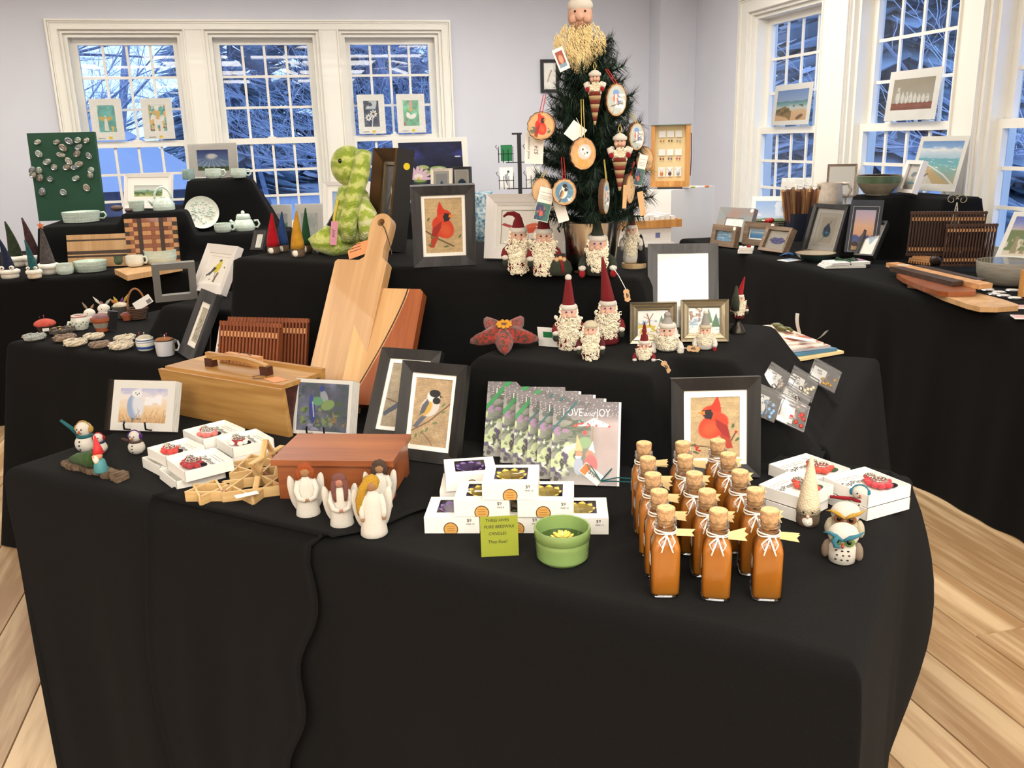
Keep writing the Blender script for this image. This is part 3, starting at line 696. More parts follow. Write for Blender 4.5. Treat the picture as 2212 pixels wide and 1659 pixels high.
  s = Cv(120, 150, (196, 188, 188)).noise(.15, 3, 3); s.put(s.reg(-.1, .72, -.1, .85, .2) * .85, (120, 130, 112)); s.blot((98, 108, 92), .45, 6, 3, 2, reg=(-.1, .6, .3, 1.1)); s.blot((206, 222, 170), .5, 7, 5, reg=(-.1, .48, .08, .62)); s.blot((236, 244, 226), .56, 9, 15, reg=(-.1, .42, .1, .58)); s.blot((96, 84, 118), .56, 9, 25, reg=(-.1, .32, .0, .55)); s.blot((176, 140, 178), .6, 10, 33, reg=(-.1, .35, .45, .7)); s.blot((74, 70, 66), .58, 12, 35, reg=(-.1, .3, -.1, .35)); s.put(s.reg(.45, 1.2, -.1, 1.1, .4) * .6, (206, 178, 174)); s.put(s.reg(-.1, 1.1, .74, 1.2, .12) * .8, (112, 106, 110)); s.dots(110, .006, (232, 232, 232), (0, 1, .8, 1), 2); s.put(s.reg(.1, 1.2, -.2, .22, .2) * .8, (206, 196, 198)); s.a *= .86
  s.poly([(.30, .70), (.50, .74), (.62, .80), (.86, .72), (.84, .69), (.6, .70)], (226, 214, 206)); s.dots(12, .016, (196, 64, 62), (.32, .86, .69, .73), 8); s.dots(6, .012, (120, 168, 186), (.4, .8, .73, .77), 9)
  s.line([(.62, .7), (.62, .50)], .008, (150, 120, 90)); s.ell(.50, .50, .10, .07, (132, 160, 120)); s.ell(.50, .62, .03, .025, (206, 70, 66)); s.poly([(.36, .40), (.38, .60), (.48, .40)], (206, 176, 130)); s.ell(.42, .36, .05, .045, (226, 140, 110)); s.poly([(.36, .34), (.46, .34), (.42, .24)], (240, 236, 232)); s.ell(.42, .22, .07, .10, (160, 170, 190)); s.poly([(.56, .42), (.62, .52), (.66, .38)], (206, 212, 216)); s.ell(.58, .36, .06, .05, (226, 132, 110)); s.ell(.60, .24, .10, .12, (222, 104, 104))
 elif key == 'sea_small': s = Cv(40, 36).grad([(0, (92, 134, 166)), (.5, (104, 146, 176)), (1, (116, 158, 184))], .3, 2).blot((196, 210, 220), .6, 5, 7, 4); s.rect(0, 1, .60, .63, (206, 214, 220))
 elif key == 'sea_island': s = Cv(50, 56).grad([(0, (70, 118, 160)), (.5, (84, 130, 166)), (.62, (140, 168, 190)), (1, (150, 176, 196))], .1, 5); s.ell(.7, .68, .5, .05, (196, 184, 172)); s.blot((60, 100, 140), .55, 6, 8, 5, reg=(0, 1, 0, .5))
 elif key == 'mist': s = Cv(50, 40, (206, 214, 210)).noise(.08, 4, 2).blot((226, 228, 222), .5, 4, 3)
 elif key == 'harbor':
  s = Cv(90, 60).grad([(0, (110, 134, 170)), (.2, (170, 186, 206)), (.24, (96, 118, 80)), (.42, (112, 128, 84)), (.46, (186, 202, 224)), (1, (140, 170, 218))], .12, 3); s.blot((214, 222, 236), .55, 4, 6, reg=(0, 1, .5, 1)); s.poly([(.5, .3), (.46, .42), (.55, .42)], (214, 96, 90)); s.rect(.24, .34, .34, .4, (226, 226, 224)); s.blot((226, 232, 240), .55, 9, 6, .4, reg=(.05, .6, 0, .26))
 elif key in ('leaf_blue', 'leaf_small', 'ray', 'lips', 'heart', 'heron'):
  s = Cv(60, 80, (226, 220, 206)).noise(.03, 5, 2)
  if key == 'leaf_blue': s.put(s.reg(.18, .82, .12, .88, .01), (212, 204, 186)); s.poly([(.5, .72), (.34, .56), (.32, .42), (.42, .30), (.58, .30), (.68, .44), (.62, .58), (.56, .64)], (52, 76, 104)); s.blot((96, 160, 184), .5, 12, 5, reg=(.32, .68, .28, .48)); s.line([(.44, .30), (.3, .16)], .008, (120, 104, 84)); s.line([(.54, .62), (.6, .78)], .012, (60, 72, 90))
  if key == 'ray': s.poly([(.46, .70), (.24, .60), (.30, .52), (.46, .36), (.60, .46), (.80, .62), (.66, .72)], (60, 96, 138)); s.blot((110, 160, 196), .55, 10, 5, reg=(.3, .7, .4, .7)); s.line([(.44, .38), (.30, .14)], .007, (130, 122, 112))
  if key == 'lips': s.poly([(.12, .50), (.32, .66), (.5, .62), (.68, .67), (.9, .50), (.68, .33), (.5, .30), (.3, .34)], (110, 112, 170)); s.blot((140, 142, 196), .52, 12, 6, reg=(.2, .8, .34, .64)); s.line([(.14, .5), (.5, .47), (.88, .5)], .012, (62, 60, 110))
  if key == 'heart': s.a[:] = (206, 206, 206); s.ell(.38, .42, .18, .14, (64, 120, 156)); s.ell(.62, .42, .18, .14, (58, 104, 140)); s.poly([(.22, .44), (.78, .44), (.5, .72)], (70, 116, 150))
  if key == 'leaf_small': s.ell(.5, .5, .34, .2, (50, 84, 110)); s.rect(.1, .9, .2, .28, (240, 240, 238)); s.rect(.1, .9, 0, .2, (84, 96, 90))
  if key == 'heron': s.a[:] = (238, 234, 226); s.ell(.5, .62, .22, .09, (150, 156, 160), 20); s.line([(.66, .66), (.72, .78), (.62, .84)], .02, (170, 176, 180)); s.line([(.48, .55), (.46, .34)], .012, (120, 124, 126)); s.line([(.54, .55), (.54, .34)], .012, (120, 124, 126)); s.ell(.5, .28, .28, .05, (150, 196, 206), 0, .6)
 elif key == 'sunset': s = Cv(60, 90).grad([(0, (196, 164, 116)), (.16, (190, 160, 120)), (.22, (96, 110, 160)), (.34, (80, 96, 156)), (.38, (236, 178, 140)), (.6, (240, 192, 160)), (.8, (220, 190, 200)), (1, (196, 186, 214))], .12, 3).ell(.16, .16, .16, .06, (74, 58, 54)).ell(.36, .12, .10, .04, (82, 64, 58))
 elif key == 'beach':
  s = Cv(100, 110).grad([(0, (206, 186, 150)), (.42, (120, 186, 190)), (.58, (110, 178, 196)), (.60, (176, 206, 224)), (.74, (206, 224, 238)), (.80, (240, 242, 244)), (.86, (132, 172, 222)), (1, (104, 148, 206))], .12, 3); s.poly([(0, 0), (0, .56), (.2, .50), (.46, .30), (.86, .0)], (206, 180, 132)); s.poly([(0, 0), (0, .46), (.16, .38), (.4, .12), (.5, 0)], (226, 218, 204)); s.line([(.1, .52), (.4, .38), (.7, .22), (.95, .02)], .02, (236, 238, 232)); s.blot((92, 92, 88), .55, 12, 7, reg=(0, .34, .1, .42)); s.blot((240, 244, 244), .6, 12, 9, 5, reg=(.3, 1, .3, .58))
 elif key == 'dunes':
  s = Cv(80, 70).grad([(0, (226, 178, 128)), (.3, (222, 190, 150)), (.42, (206, 216, 214)), (.56, (116, 160, 164)), (.62, (96, 140, 150)), (.64, (150, 172, 206)), (1, (120, 150, 206))], .08, 4); s.poly([(0, .0), (.5, .0), (.52, .3), (.3, .48), (0, .36)], (150, 124, 82)); s.poly([(0, 0), (0, .2), (.35, .12), (.5, 0)], (226, 184, 138)); s.blot((110, 96, 60), .5, 10, 7, reg=(.02, .45, .18, .46)); s.blot((76, 82, 76), .55, 14, 5, reg=(.5, 1, .42, .52)); s.ell(.78, .12, .12, .06, (130, 104, 84), 30)
 elif key == 'seagrass':
  s = Cv(80, 90).grad([(0, (232, 220, 200)), (.4, (226, 214, 190)), (.5, (150, 190, 206)), (.56, (110, 150, 190)), (.6, (230, 200, 180)), (.8, (140, 150, 206)), (1, (110, 120, 196))], .1, 4); s.blot((120, 134, 92), .42, 7, 5, .5, reg=(-.1, .7, .12, .66)); s.blot((160, 150, 120), .5, 9, 8, .3, reg=(-.1, .7, .05, .5))
 elif key == 'jars':
  s = Cv(110, 80).grad([(0, (124, 76, 58)), (.16, (150, 92, 70)), (.22, (128, 74, 56)), (.24, (176, 168, 150)), (1, (160, 152, 132))], .04, 4)
  for i, (x, h) in enumerate([(.15, .50), (.27, .36), (.37, .36), (.47, .34), (.57, .30), (.67, .27), (.77, .27), (.87, .27)]):
   w = .055 if i == 0 else .042; s.ell(x, .22 + h * .42, w, h * .44, (222, 220, 212), 0, .1); s.rect(x - w * .6, x + w * .6, .22 + h * .82, .22 + h, (206, 204, 196)); s.blot((150, 150, 146), .6, 30, i, reg=(x - w, x + w, .22, .22 + h * .8))
 elif key == 'lilies':
  s = Cv(140, 130, (36, 40, 66)).noise(.4, 4, 3); s.put(np.clip(fbm(s.U * 4, s.V * 9, 3) * 1.6 - .55, 0, 1) * s.reg(.0, 1.1, .55, 1.0, .15), (70, 74, 176)); s.ell(.2, .7, .05, .012, (196, 96, 80)); s.ell(.92, .72, .05, .012, (200, 200, 214))
  for x, y, rx, c in [(.36, .52, .10, (172, 184, 120)), (.60, .50, .13, (150, 176, 110)), (.86, .46, .14, (168, 180, 124)), (.46, .42, .12, (160, 178, 110)), (.72, .40, .16, (196, 206, 150)), (.30, .28, .10, (150, 164, 96)), (.4, .16, .1, (150, 168, 104)), (.2, .1, .12, (120, 140, 84))]: s.ell(x, y, rx, .05, c, 0); s.ell(x, y - .025, rx, .035, (70, 92, 60), 0, .3); s.ell(x, y + .008, rx * .9, .036, c, 0)
  for a in range(0, 180, 22): s.ell(.27 + .11 * math.cos(math.radians(a)), .32 + .12 * math.sin(math.radians(a)), .11, .03, (226, 190, 206), a)
  s.ell(.28, .36, .07, .05, (244, 232, 226)); s.ell(.28, .33, .03, .02, (236, 196, 90)); s.ell(.62, .47, .09, .05, (232, 214, 220))
 elif key == 'sky_rays':
  s = Cv(90, 64).grad([(0, (90, 112, 60)), (.14, (110, 130, 74)), (.18, (74, 96, 64)), (.24, (150, 180, 214)), (.5, (120, 152, 204)), (1, (60, 74, 140))], .1, 4); s.blot((206, 216, 232), .48, 4, 6, 2, reg=(0, 1, .45, .8))
  for a in (-70, -50, -30, -12, 8, 26, 46, 66): r = math.radians(a); s.poly([(.46, .66), (.46 + math.sin(r) * .6 - .03, .66 - math.cos(r) * .6), (.46 + math.sin(r) * .6 + .03, .66 - math.cos(r) * .6)], (196, 212, 232))
  s.ell(.46, .68, .16, .12, (250, 250, 250), 0, .8); s.rect(0, 1, 0, .15, (104, 120, 70)); s.blot((60, 76, 50), .5, 10, 5, reg=(0, 1, .10, .2))
 elif key == 'meadow': s = Cv(90, 60).grad([(0, (206, 204, 160)), (.2, (150, 166, 104)), (.4, (112, 140, 92)), (.55, (140, 170, 150)), (.62, (206, 212, 206)), (1, (196, 200, 196))], .2, 4).blot((60, 88, 52), .5, 9, 5, reg=(0, 1, .12, .42)).blot((96, 132, 96), .5, 5, 8, 2, reg=(.4, 1, .4, .62))
 elif key in ('angel_a', 'angel_b', 'flowers_a', 'flowers_b'):
  s = Cv(50, 70, (96, 170, 164)).noise(.3, 3, 5)
  if key == 'angel_a': s.blot((196, 214, 206), .5, 4, 5, reg=(0, 1, .8, 1)); s.blot((226, 190, 96), .5, 4, 9, reg=(.5, 1, 0, .25)); s.ell(.25, .5, .2, .07, (214, 176, 84), -20); s.ell(.62, .5, .2, .07, (214, 176, 84), 20); s.poly([(.36, .5), (.5, .5), (.56, .06), (.30, .06)], (232, 232, 222)); s.ell(.43, .58, .06, .05, (226, 206, 176))
  if key == 'angel_b': s.blot((226, 186, 110), .42, 4, 5); s.blot((244, 240, 232), .5, 4, 7, reg=(.1, .9, .2, 1)); s.blot((70, 84, 110), .5, 5, 9, reg=(0, 1, 0, .3)); s.poly([(.3, .6), (.4, .6), (.46, .02), (.26, .02)], (240, 236, 230)); s.poly([(.6, .55), (.72, .55), (.78, .02), (.58, .02)], (240, 236, 230))
  if key == 'flowers_a': s.a[:] = (60, 72, 92); s.noise(.4, 3, 3); s.blot((196, 204, 210), .5, 3, 5, reg=(0, 1, .66, 1)); [s.ell(.3 + .13 * math.cos(a), .36 + .09 * math.sin(a), .07, .03, (238, 238, 234), math.degrees(a)) for a in np.arange(0, 6.2, .8)]; [s.ell(.62 + .16 * math.cos(a), .50 + .1 * math.sin(a), .08, .03, (240, 240, 236), math.degrees(a)) for a in np.arange(0, 6.2, .8)]; s.ell(.62, .56, .06, .03, (226, 176, 60)); s.line([(.5, .0), (.58, .4)], .03, (226, 230, 226))
  if key == 'flowers_b': s.a[:] = (120, 186, 150); s.noise(.4, 3, 7); s.blot((216, 170, 150), .5, 4, 3, reg=(.4, 1, .6, 1)); [s.ell(.5 + .2 * math.cos(a), .5 + .09 * math.sin(a) - .06, .12, .05, (244, 240, 236), math.degrees(a)) for a in np.arange(2.8, 6.6, .5)]; s.ell(.46, .62, .10, .05, (226, 186, 90)); s.blot((170, 110, 120), .5, 9, 4, reg=(0, .3, 0, .3))
 elif key in ('winter_a', 'winter_b'):
  s = Cv(110, 110, (226, 228, 224)).noise(.05, 4, 2); s.blot((150, 170, 190), .5, 5, 3, reg=(0, 1, .3, .6))
  if key == 'winter_a': s.blot((206, 186, 84), .46, 6, 5, reg=(0, 1, .1, .42)); s.line([(.4, .35), (.38, .6), (.3, .85)], .02, (140, 100, 76)); s.line([(.38, .6), (.5, .85)], .016, (140, 100, 76)); s.line([(.38, .62), (.2, .74)], .012, (140, 100, 76)); s.poly([(.66, .3), (.78, .8), (.92, .3)], (104, 140, 116))
  else: s.blot((150, 128, 112), .52, 12, 5, reg=(0, .5, .4, 1)); s.blot((180, 204, 214), .45, 4, 8, reg=(0, 1, .1, .4)); s.poly([(.5, .4), (.64, .98), (.78, .4)], (104, 134, 104)); s.poly([(.72, .25), (.88, .8), (1.0, .25)], (84, 116, 90))
 elif key == 'magpie': s = Cv(40, 60, (244, 244, 242)); s.ell(.5, .46, .13, .2, (150, 150, 158), 10); s.ell(.66, .78, .1, .07, (40, 40, 44)); s.line([(.56, .6), (.64, .75)], .06, (150, 150, 158)); s.poly([(.44, .3), (.56, .3), (.62, .08), (.56, .08)], (96, 96, 102))
 elif key == 'magazine': s = Cv(70, 90, (226, 206, 190)).noise(.2, 4, 3); s.blot((186, 92, 60), .52, 5, 5); s.blot((150, 96, 84), .56, 6, 9, reg=(.3, 1, .5, 1)); s.blot((240, 226, 210), .52, 5, 12); s.blot((196, 150, 70), .6, 12, 15); s.ell(.3, .45, .2, .08, (226, 140, 90), 20); s.ell(.3, .45, .15, .05, (240, 206, 176), 20)
 elif key == 'cardinal_slice': s = Cv(60, 60, (206, 166, 118)).noise(.08, 5, 2); s.blot((92, 104, 88), .5, 9, 5, reg=(0, .3, .2, .5)); s.blot((92, 104, 88), .5, 9, 8, reg=(.7, 1, .2, .5)); cardinal(s, .5, .46, .74, -1, (206, 32, 28))
 elif key == 'owl_slice': s = Cv(60, 60, (196, 152, 100)).noise(.15, 5, 3); s.blot((206, 150, 70), .46, 8, 6, reg=(.1, .7, 0, .5)); s.ell(.55, .56, .28, .25, (196, 190, 184)); s.ell(.5, .60, .11, .14, (238, 232, 222), 30); s.ell(.64, .52, .12, .12, (238, 232, 222), 20); s.ell(.48, .64, .035, .04, (60, 44, 40)); s.ell(.66, .53, .035, .04, (60, 44, 40)); s.ell(.55, .50, .02, .05, (110, 86, 80), 30)
 elif key == 'bluebird_slice': s = Cv(60, 90, (176, 186, 180)).noise(.08, 5, 2); s.ell(.46, .74, .16, .10, (110, 150, 204)); s.ell(.48, .55, .17, .15, (206, 110, 84)); s.poly([(.56, .7), (.74, .5), (.66, .2), (.56, .36)], (86, 120, 180)); s.line([(.2, .3), (.9, .42)], .03, (110, 92, 76)); s.blot((238, 238, 234), .5, 9, 5, reg=(.4, 1, .1, .7))
 elif key == 'chickadee_slice': s = Cv(60, 60, (206, 168, 124)); s.ell(.5, .5, .40, .42, (88, 130, 156), 0, .2); s.noise(.15, 6, 2); chickadee(s, .46, .46, .62, 1, (226, 222, 214), (206, 150, 96)); s.blot((238, 238, 236), .55, 10, 6, reg=(.6, .95, .1, .6))
 elif key == 'rings_slice':
  s = Cv(50, 50, (206, 172, 128)); d = np.hypot(s.U - .5, s.V - .5); s.put((np.sin(d * 90) > .5) * .35, (160, 120, 80))
 elif key == 'photo_card': s = Cv(40, 60, (240, 238, 234)); s.rect(.16, .84, .14, .86, (150, 70, 56)); s.ell(.5, .5, .2, .2, (196, 150, 120)); s.rect(.16, .84, .14, .3, (120, 150, 170))
 elif key == 'landscape_card': s = Cv(50, 60, (236, 230, 220)); s.rect(.0, 1, .0, .55, (60, 104, 96)); s.ell(.4, .3, .26, .16, (196, 90, 70)); s.blot((50, 60, 96), .5, 5, 5, reg=(0, 1, 0, .5)); [s.rect(.1, .9, v, v + .015, (150, 150, 150)) for v in (.65, .7, .75, .85)]
 else: s = Cv(8, 8)
 PIC[key] = s; return s
m_print = mat('printed_colour', rough=.55, attr=True)
PME = {}
def picture(key, w, h):
 k = (key, round(w, 4), round(h, 4))
 if k not in PME:
  s = paint(key); A = s.a[:, :, :] / 255.0; A = np.where(A <= .04045, A / 12.92, ((A + .055) / 1.055) ** 2.4)
  nx, ny = s.w, s.h; X, Z = np.meshgrid((np.arange(nx) / (nx - 1) - .5) * w, np.arange(ny) / (ny - 1) * h)
  V = np.c_[X.ravel(), np.zeros(nx * ny), Z.ravel()]; i = np.arange(nx * ny).reshape(ny, nx)
  F = np.c_[i[:-1, :-1].ravel(), i[:-1, 1:].ravel(), i[1:, 1:].ravel(), i[1:, :-1].ravel()]
  me = bpy.data.meshes.new('picture'); me.vertices.add(len(V)); me.vertices.foreach_set('co', V.ravel())
  me.loops.add(F.size); me.loops.foreach_set('vertex_index', F.ravel().astype(np.int32)); me.polygons.add(len(F))
  me.polygons.foreach_set('loop_start', np.arange(0, F.size, 4, dtype=np.int32)); me.update(calc_edges=True)
  a = me.color_attributes.new('Col', 'FLOAT_COLOR', 'POINT'); a.data.foreach_set('color', np.c_[A.reshape(-1, 3), np.ones(nx * ny)].astype(np.float32).ravel())
  me.materials.append(m_print); PME[k] = me
 return PME[k]
m_ink = mat('black_ink', (34, 32, 32), .7); m_greyink = mat('grey_ink', (120, 118, 116), .7)
m_paper = mat('white_paper', (230, 228, 222), .6, bump=.05, bs=200); m_kraft = mat('kraft_tag', (200, 160, 116), .7, var=.08, vs_=40); m_cream = mat('cream_paper', (232, 206, 150), .6)
m_fglass = clear('frame_glass', (1, 1, 1), .01, 1.0, 1.4); m_sleeve = clear('sleeve_plastic', (.99, .99, .99), .06, .9, 1.33)
m_wire = mat('black_wire', (22, 21, 20), .4, metal=.6)
m_dark = wood('black_stained', (44, 42, 40), (30, 29, 28), 2, 14, .45)
m_grey = wood('grey_stained', (60, 60, 62), (42, 42, 44), 2, 16, .5)
m_whitef = mat('white_lacquer', (236, 232, 228), .35)
m_mat = mat('mat_board', (244, 242, 235), .8)
def framed(name, label, q, z, m, bw, mats=(), pic=None, pw=None, depth=.02, group=None, glass=True, slope=.004, stand=True, size=None, tilt=None, cat='picture frame', recess=.008, extra=None, back=None):
 """framed picture from its corners (bl, br, tl, tr); widths in parts of the frame's own width"""
 M, w, h = panel(*q, z, depth, tilt) if size is None else (q, size[0], size[1])
 t = thing(name, label, cat, M, group); b = bw * w
 f = MB(); f.ring(w, h, b, 0, depth, slope=slope); obj('moulding', f, m, t, rec=True)
 x = b - .001; y = recess
 obj('backing', MB().box(-w / 2 + x, w / 2 - x, depth - .003, depth - .0005, x, h - x), mat('backing_board', (92, 84, 74), .9), t)
 iw, ih, iz = w - 2 * b, h - 2 * b, b
 for k, (mw, mm) in enumerate(mats):
  mw = mw * w; r = MB(); r.ring(iw + .001, ih + .001, mw, y, y + .0025, M=TR(0, 0, iz - .0005)); obj('mat_board', r, mm, t); iw -= 2 * mw; ih -= 2 * mw; iz += mw; y += .0022
 if pic: obj('picture', picture(pic, iw + .002, ih + .002), None, t, M=TR(0, min(y, depth - .004), iz - .001))
 elif mats == () and back is not None: obj('sheet', MB().box(-iw / 2, iw / 2, y, y + .002, iz, iz + ih), back, t)
 if glass:
  g = MB(); g.add([(-w / 2 + b, recess - .004, b), (w / 2 - b, recess - .004, b), (w / 2 - b, recess - .004, h - b), (-w / 2 + b, recess - .004, h - b)], [(0, 1, 2, 3)]); obj('glass_pane', g, m_fglass, t, rec=False)
 if stand:
  s = MB(); s.prism([(-w * .12, h * .04), (w * .12, h * .04), (w * .05, h * .8), (-w * .05, h * .8)], 0, .003, M=TR(0, depth, 0) @ Matrix.Translation((0, 0, h * .8)) @ RX(16) @ Matrix.Translation((0, 0, -h * .8)))
  obj('easel_back', s, mat('backing_board', (92, 84, 74), .9), t)
 return t, w, h
def matted(name, label, q, z, pic, mw, group=None, sleeve=True, n=1, sticker=False, m=None, bot=None, mh=None, size=None, caption=False):
 """unframed print: mat, picture, clear sleeve"""
 M, w, h = panel(*q, z, .003) if size is None else (q, size[0], size[1])
 t = thing(name, label, 'print', M, group); mw = mw * w; mh = mw if mh is None else mh * h; bot = mh if bot is None else bot * h
 r = MB(); o = [(-w / 2, 0), (w / 2, 0), (w / 2, h), (-w / 2, h)]; i = [(-w / 2 + mw, bot), (w / 2 - mw, bot), (w / 2 - mw, h - mh), (-w / 2 + mw, h - mh)]
 vs = [(x, 0, z_) for x, z_ in o] + [(x, .0006, z_) for x, z_ in i] + [(x, .003 + .0012 * (n - 1), z_) for x, z_ in o]
 r.add(vs, [(0, 1, 5, 4), (1, 2, 6, 5), (2, 3, 7, 6), (3, 0, 4, 7), (0, 8, 9, 1), (1, 9, 10, 2), (2, 10, 11, 3), (3, 11, 8, 0), (8, 11, 10, 9)]); obj('mat_board', r, m or m_mat, t)
 obj('picture', picture(pic, w - 2 * mw + .002, h - mh - bot + .002), None, t, M=TR(0, .001, bot - .001))
 if caption:
  obj('caption', MB().box(-w * .34, -w * .12, -.0006, -.0001, h * .045, h * .06), m_greyink, t)
 if sticker: obj('price_sticker', MB().box(-.012, .012, -.0007, -.0001, h * .03, h * .09, M=TR(w * .05, 0, 0)), mat('yellow_sticker', (236, 206, 40), .6), t)
 if sleeve:
  g = MB(); N = 6; vs = []; fs = []
  for a in range(N + 1):
   for b in range(N + 1): vs.append((-w * .515 + w * 1.03 * a / N, -.0015 - .0022 * vnoise(a * .9, b * .9, int(abs(M[0][3]) * 99)), -0 + h * 1.015 * b / N))
  for a in range(N):
   for b in range(N): i0 = a * (N + 1) + b; fs.append((i0, i0 + N + 1, i0 + N + 2, i0 + 1))
  g.add(vs, fs); obj('clear_sleeve', g, m_sleeve, t, smooth=True, rec=False)
 return t, w, h
def easel(parent_label, M, w, h, m, name='easel', scroll=False):
 t = thing(name, parent_label, 'easel', M)
 k = MB(); r = .0022 if w < .2 else .004
 k.tube([(-w * .35, -.02, r), (-w * .35, .004, r), (0 if scroll else -w * .2, .03, h)], r); k.tube([(w * .35, -.02, r), (w * .35, .004, r), (0 if scroll else w * .2, .03, h)], r)
 k.tube([(-w * .3, .008, h * .2), (w * .3, .008, h * .2)], r)
 obj('frame', k, m, t); obj('rear_leg', MB().tube([(0, .03, h * .9), (0, h * .45, r)], r), m, t)
 for s in (-1, 1): obj('hook', MB().tube([(s * w * .35, -.02, r), (s * w * .35, -.024, .012), (s * w * .33, -.024, .018)], r), m, t)
 if scroll:
  for s in (-1, 1): obj('scroll', MB().tube([(s * (.0 + .022 * (1 - a / 7) * math.sin(a) + .022), .03, h + .012 + .02 * (1 - a / 9) * math.cos(a)) for a in np.arange(-1.5, 6, .5)], r), m, t)
 return t
# BUILDERS OF THE FELT FIGURES AND WARES
WH = felt('white_felt', (246, 240, 228), .08); CRM = felt('cream_wool', (226, 214, 184)); REDF = felt('red_felt', (132, 26, 34)); BRED = felt('bright_red_felt', (176, 30, 40)); GRNF = felt('dark_green_felt', (52, 58, 46))
BURG = felt('burgundy_felt', (96, 24, 34)); GRYF = felt('grey_felt', (176, 172, 166)); SKIN = felt('skin_felt', (244, 196, 172), .04); CURL = mat('curly_wool', (242, 232, 206), .7, var=.12, vs_=30, sheen=.3, c2=None)
BLKF = felt('black_felt', (32, 32, 34)); BEAD = mat('dark_bead', (20, 18, 18), .15); BLUB = mat('blue_bead', (52, 52, 130), .2); STR = mat('white_string', (232, 228, 218), .8); TWN = mat('gold_cord', (196, 176, 96), .5, metal=.3)
MC = {}
def cached(key, f):
 if key not in MC: MC[key] = f()
 return MC[key]
def curls(n, seed, x, z0, z1, y, cs=.05, nar=.35, tr=.02):
 """a beard: many small hooked locks over a soft core; wide above, narrow below"""
 r = random.Random(seed); b = MB()
 b.ell((0, -y * .45, (z0 + z1) / 2), (x * .80, y * .45, (z1 - z0) / 2), 14, 9)
 for i in range(n):
  v = r.random(); z = z1 + (z0 - z1) * v; wz = x * (1 - nar * v * v); u = r.uniform(-1, 1); px = u * wz
  py = -y * math.sqrt(max(0.05, 1 - (u * .93) ** 2)) * (.95 + .12 * r.random()) * (1 - .15 * v); a0 = r.uniform(0, 6.28); R = cs * r.uniform(.7, 1.25); pts = []
  for k in range(8):
   a = a0 + k * .95; q = k / 7; pts.append((px + R * math.cos(a) * (1 - .3 * q), py - R * .5 * q + R * .25 * math.sin(a * .7), z + R * math.sin(a) * (1 - .3 * q) - R * 1.1 * (q - .5)))
  b.tube(pts, [tr * (1 - .5 * abs(k / 7 - .4)) for k in range(8)], 4)
 return fix(b.mesh('beard', CURL, True))
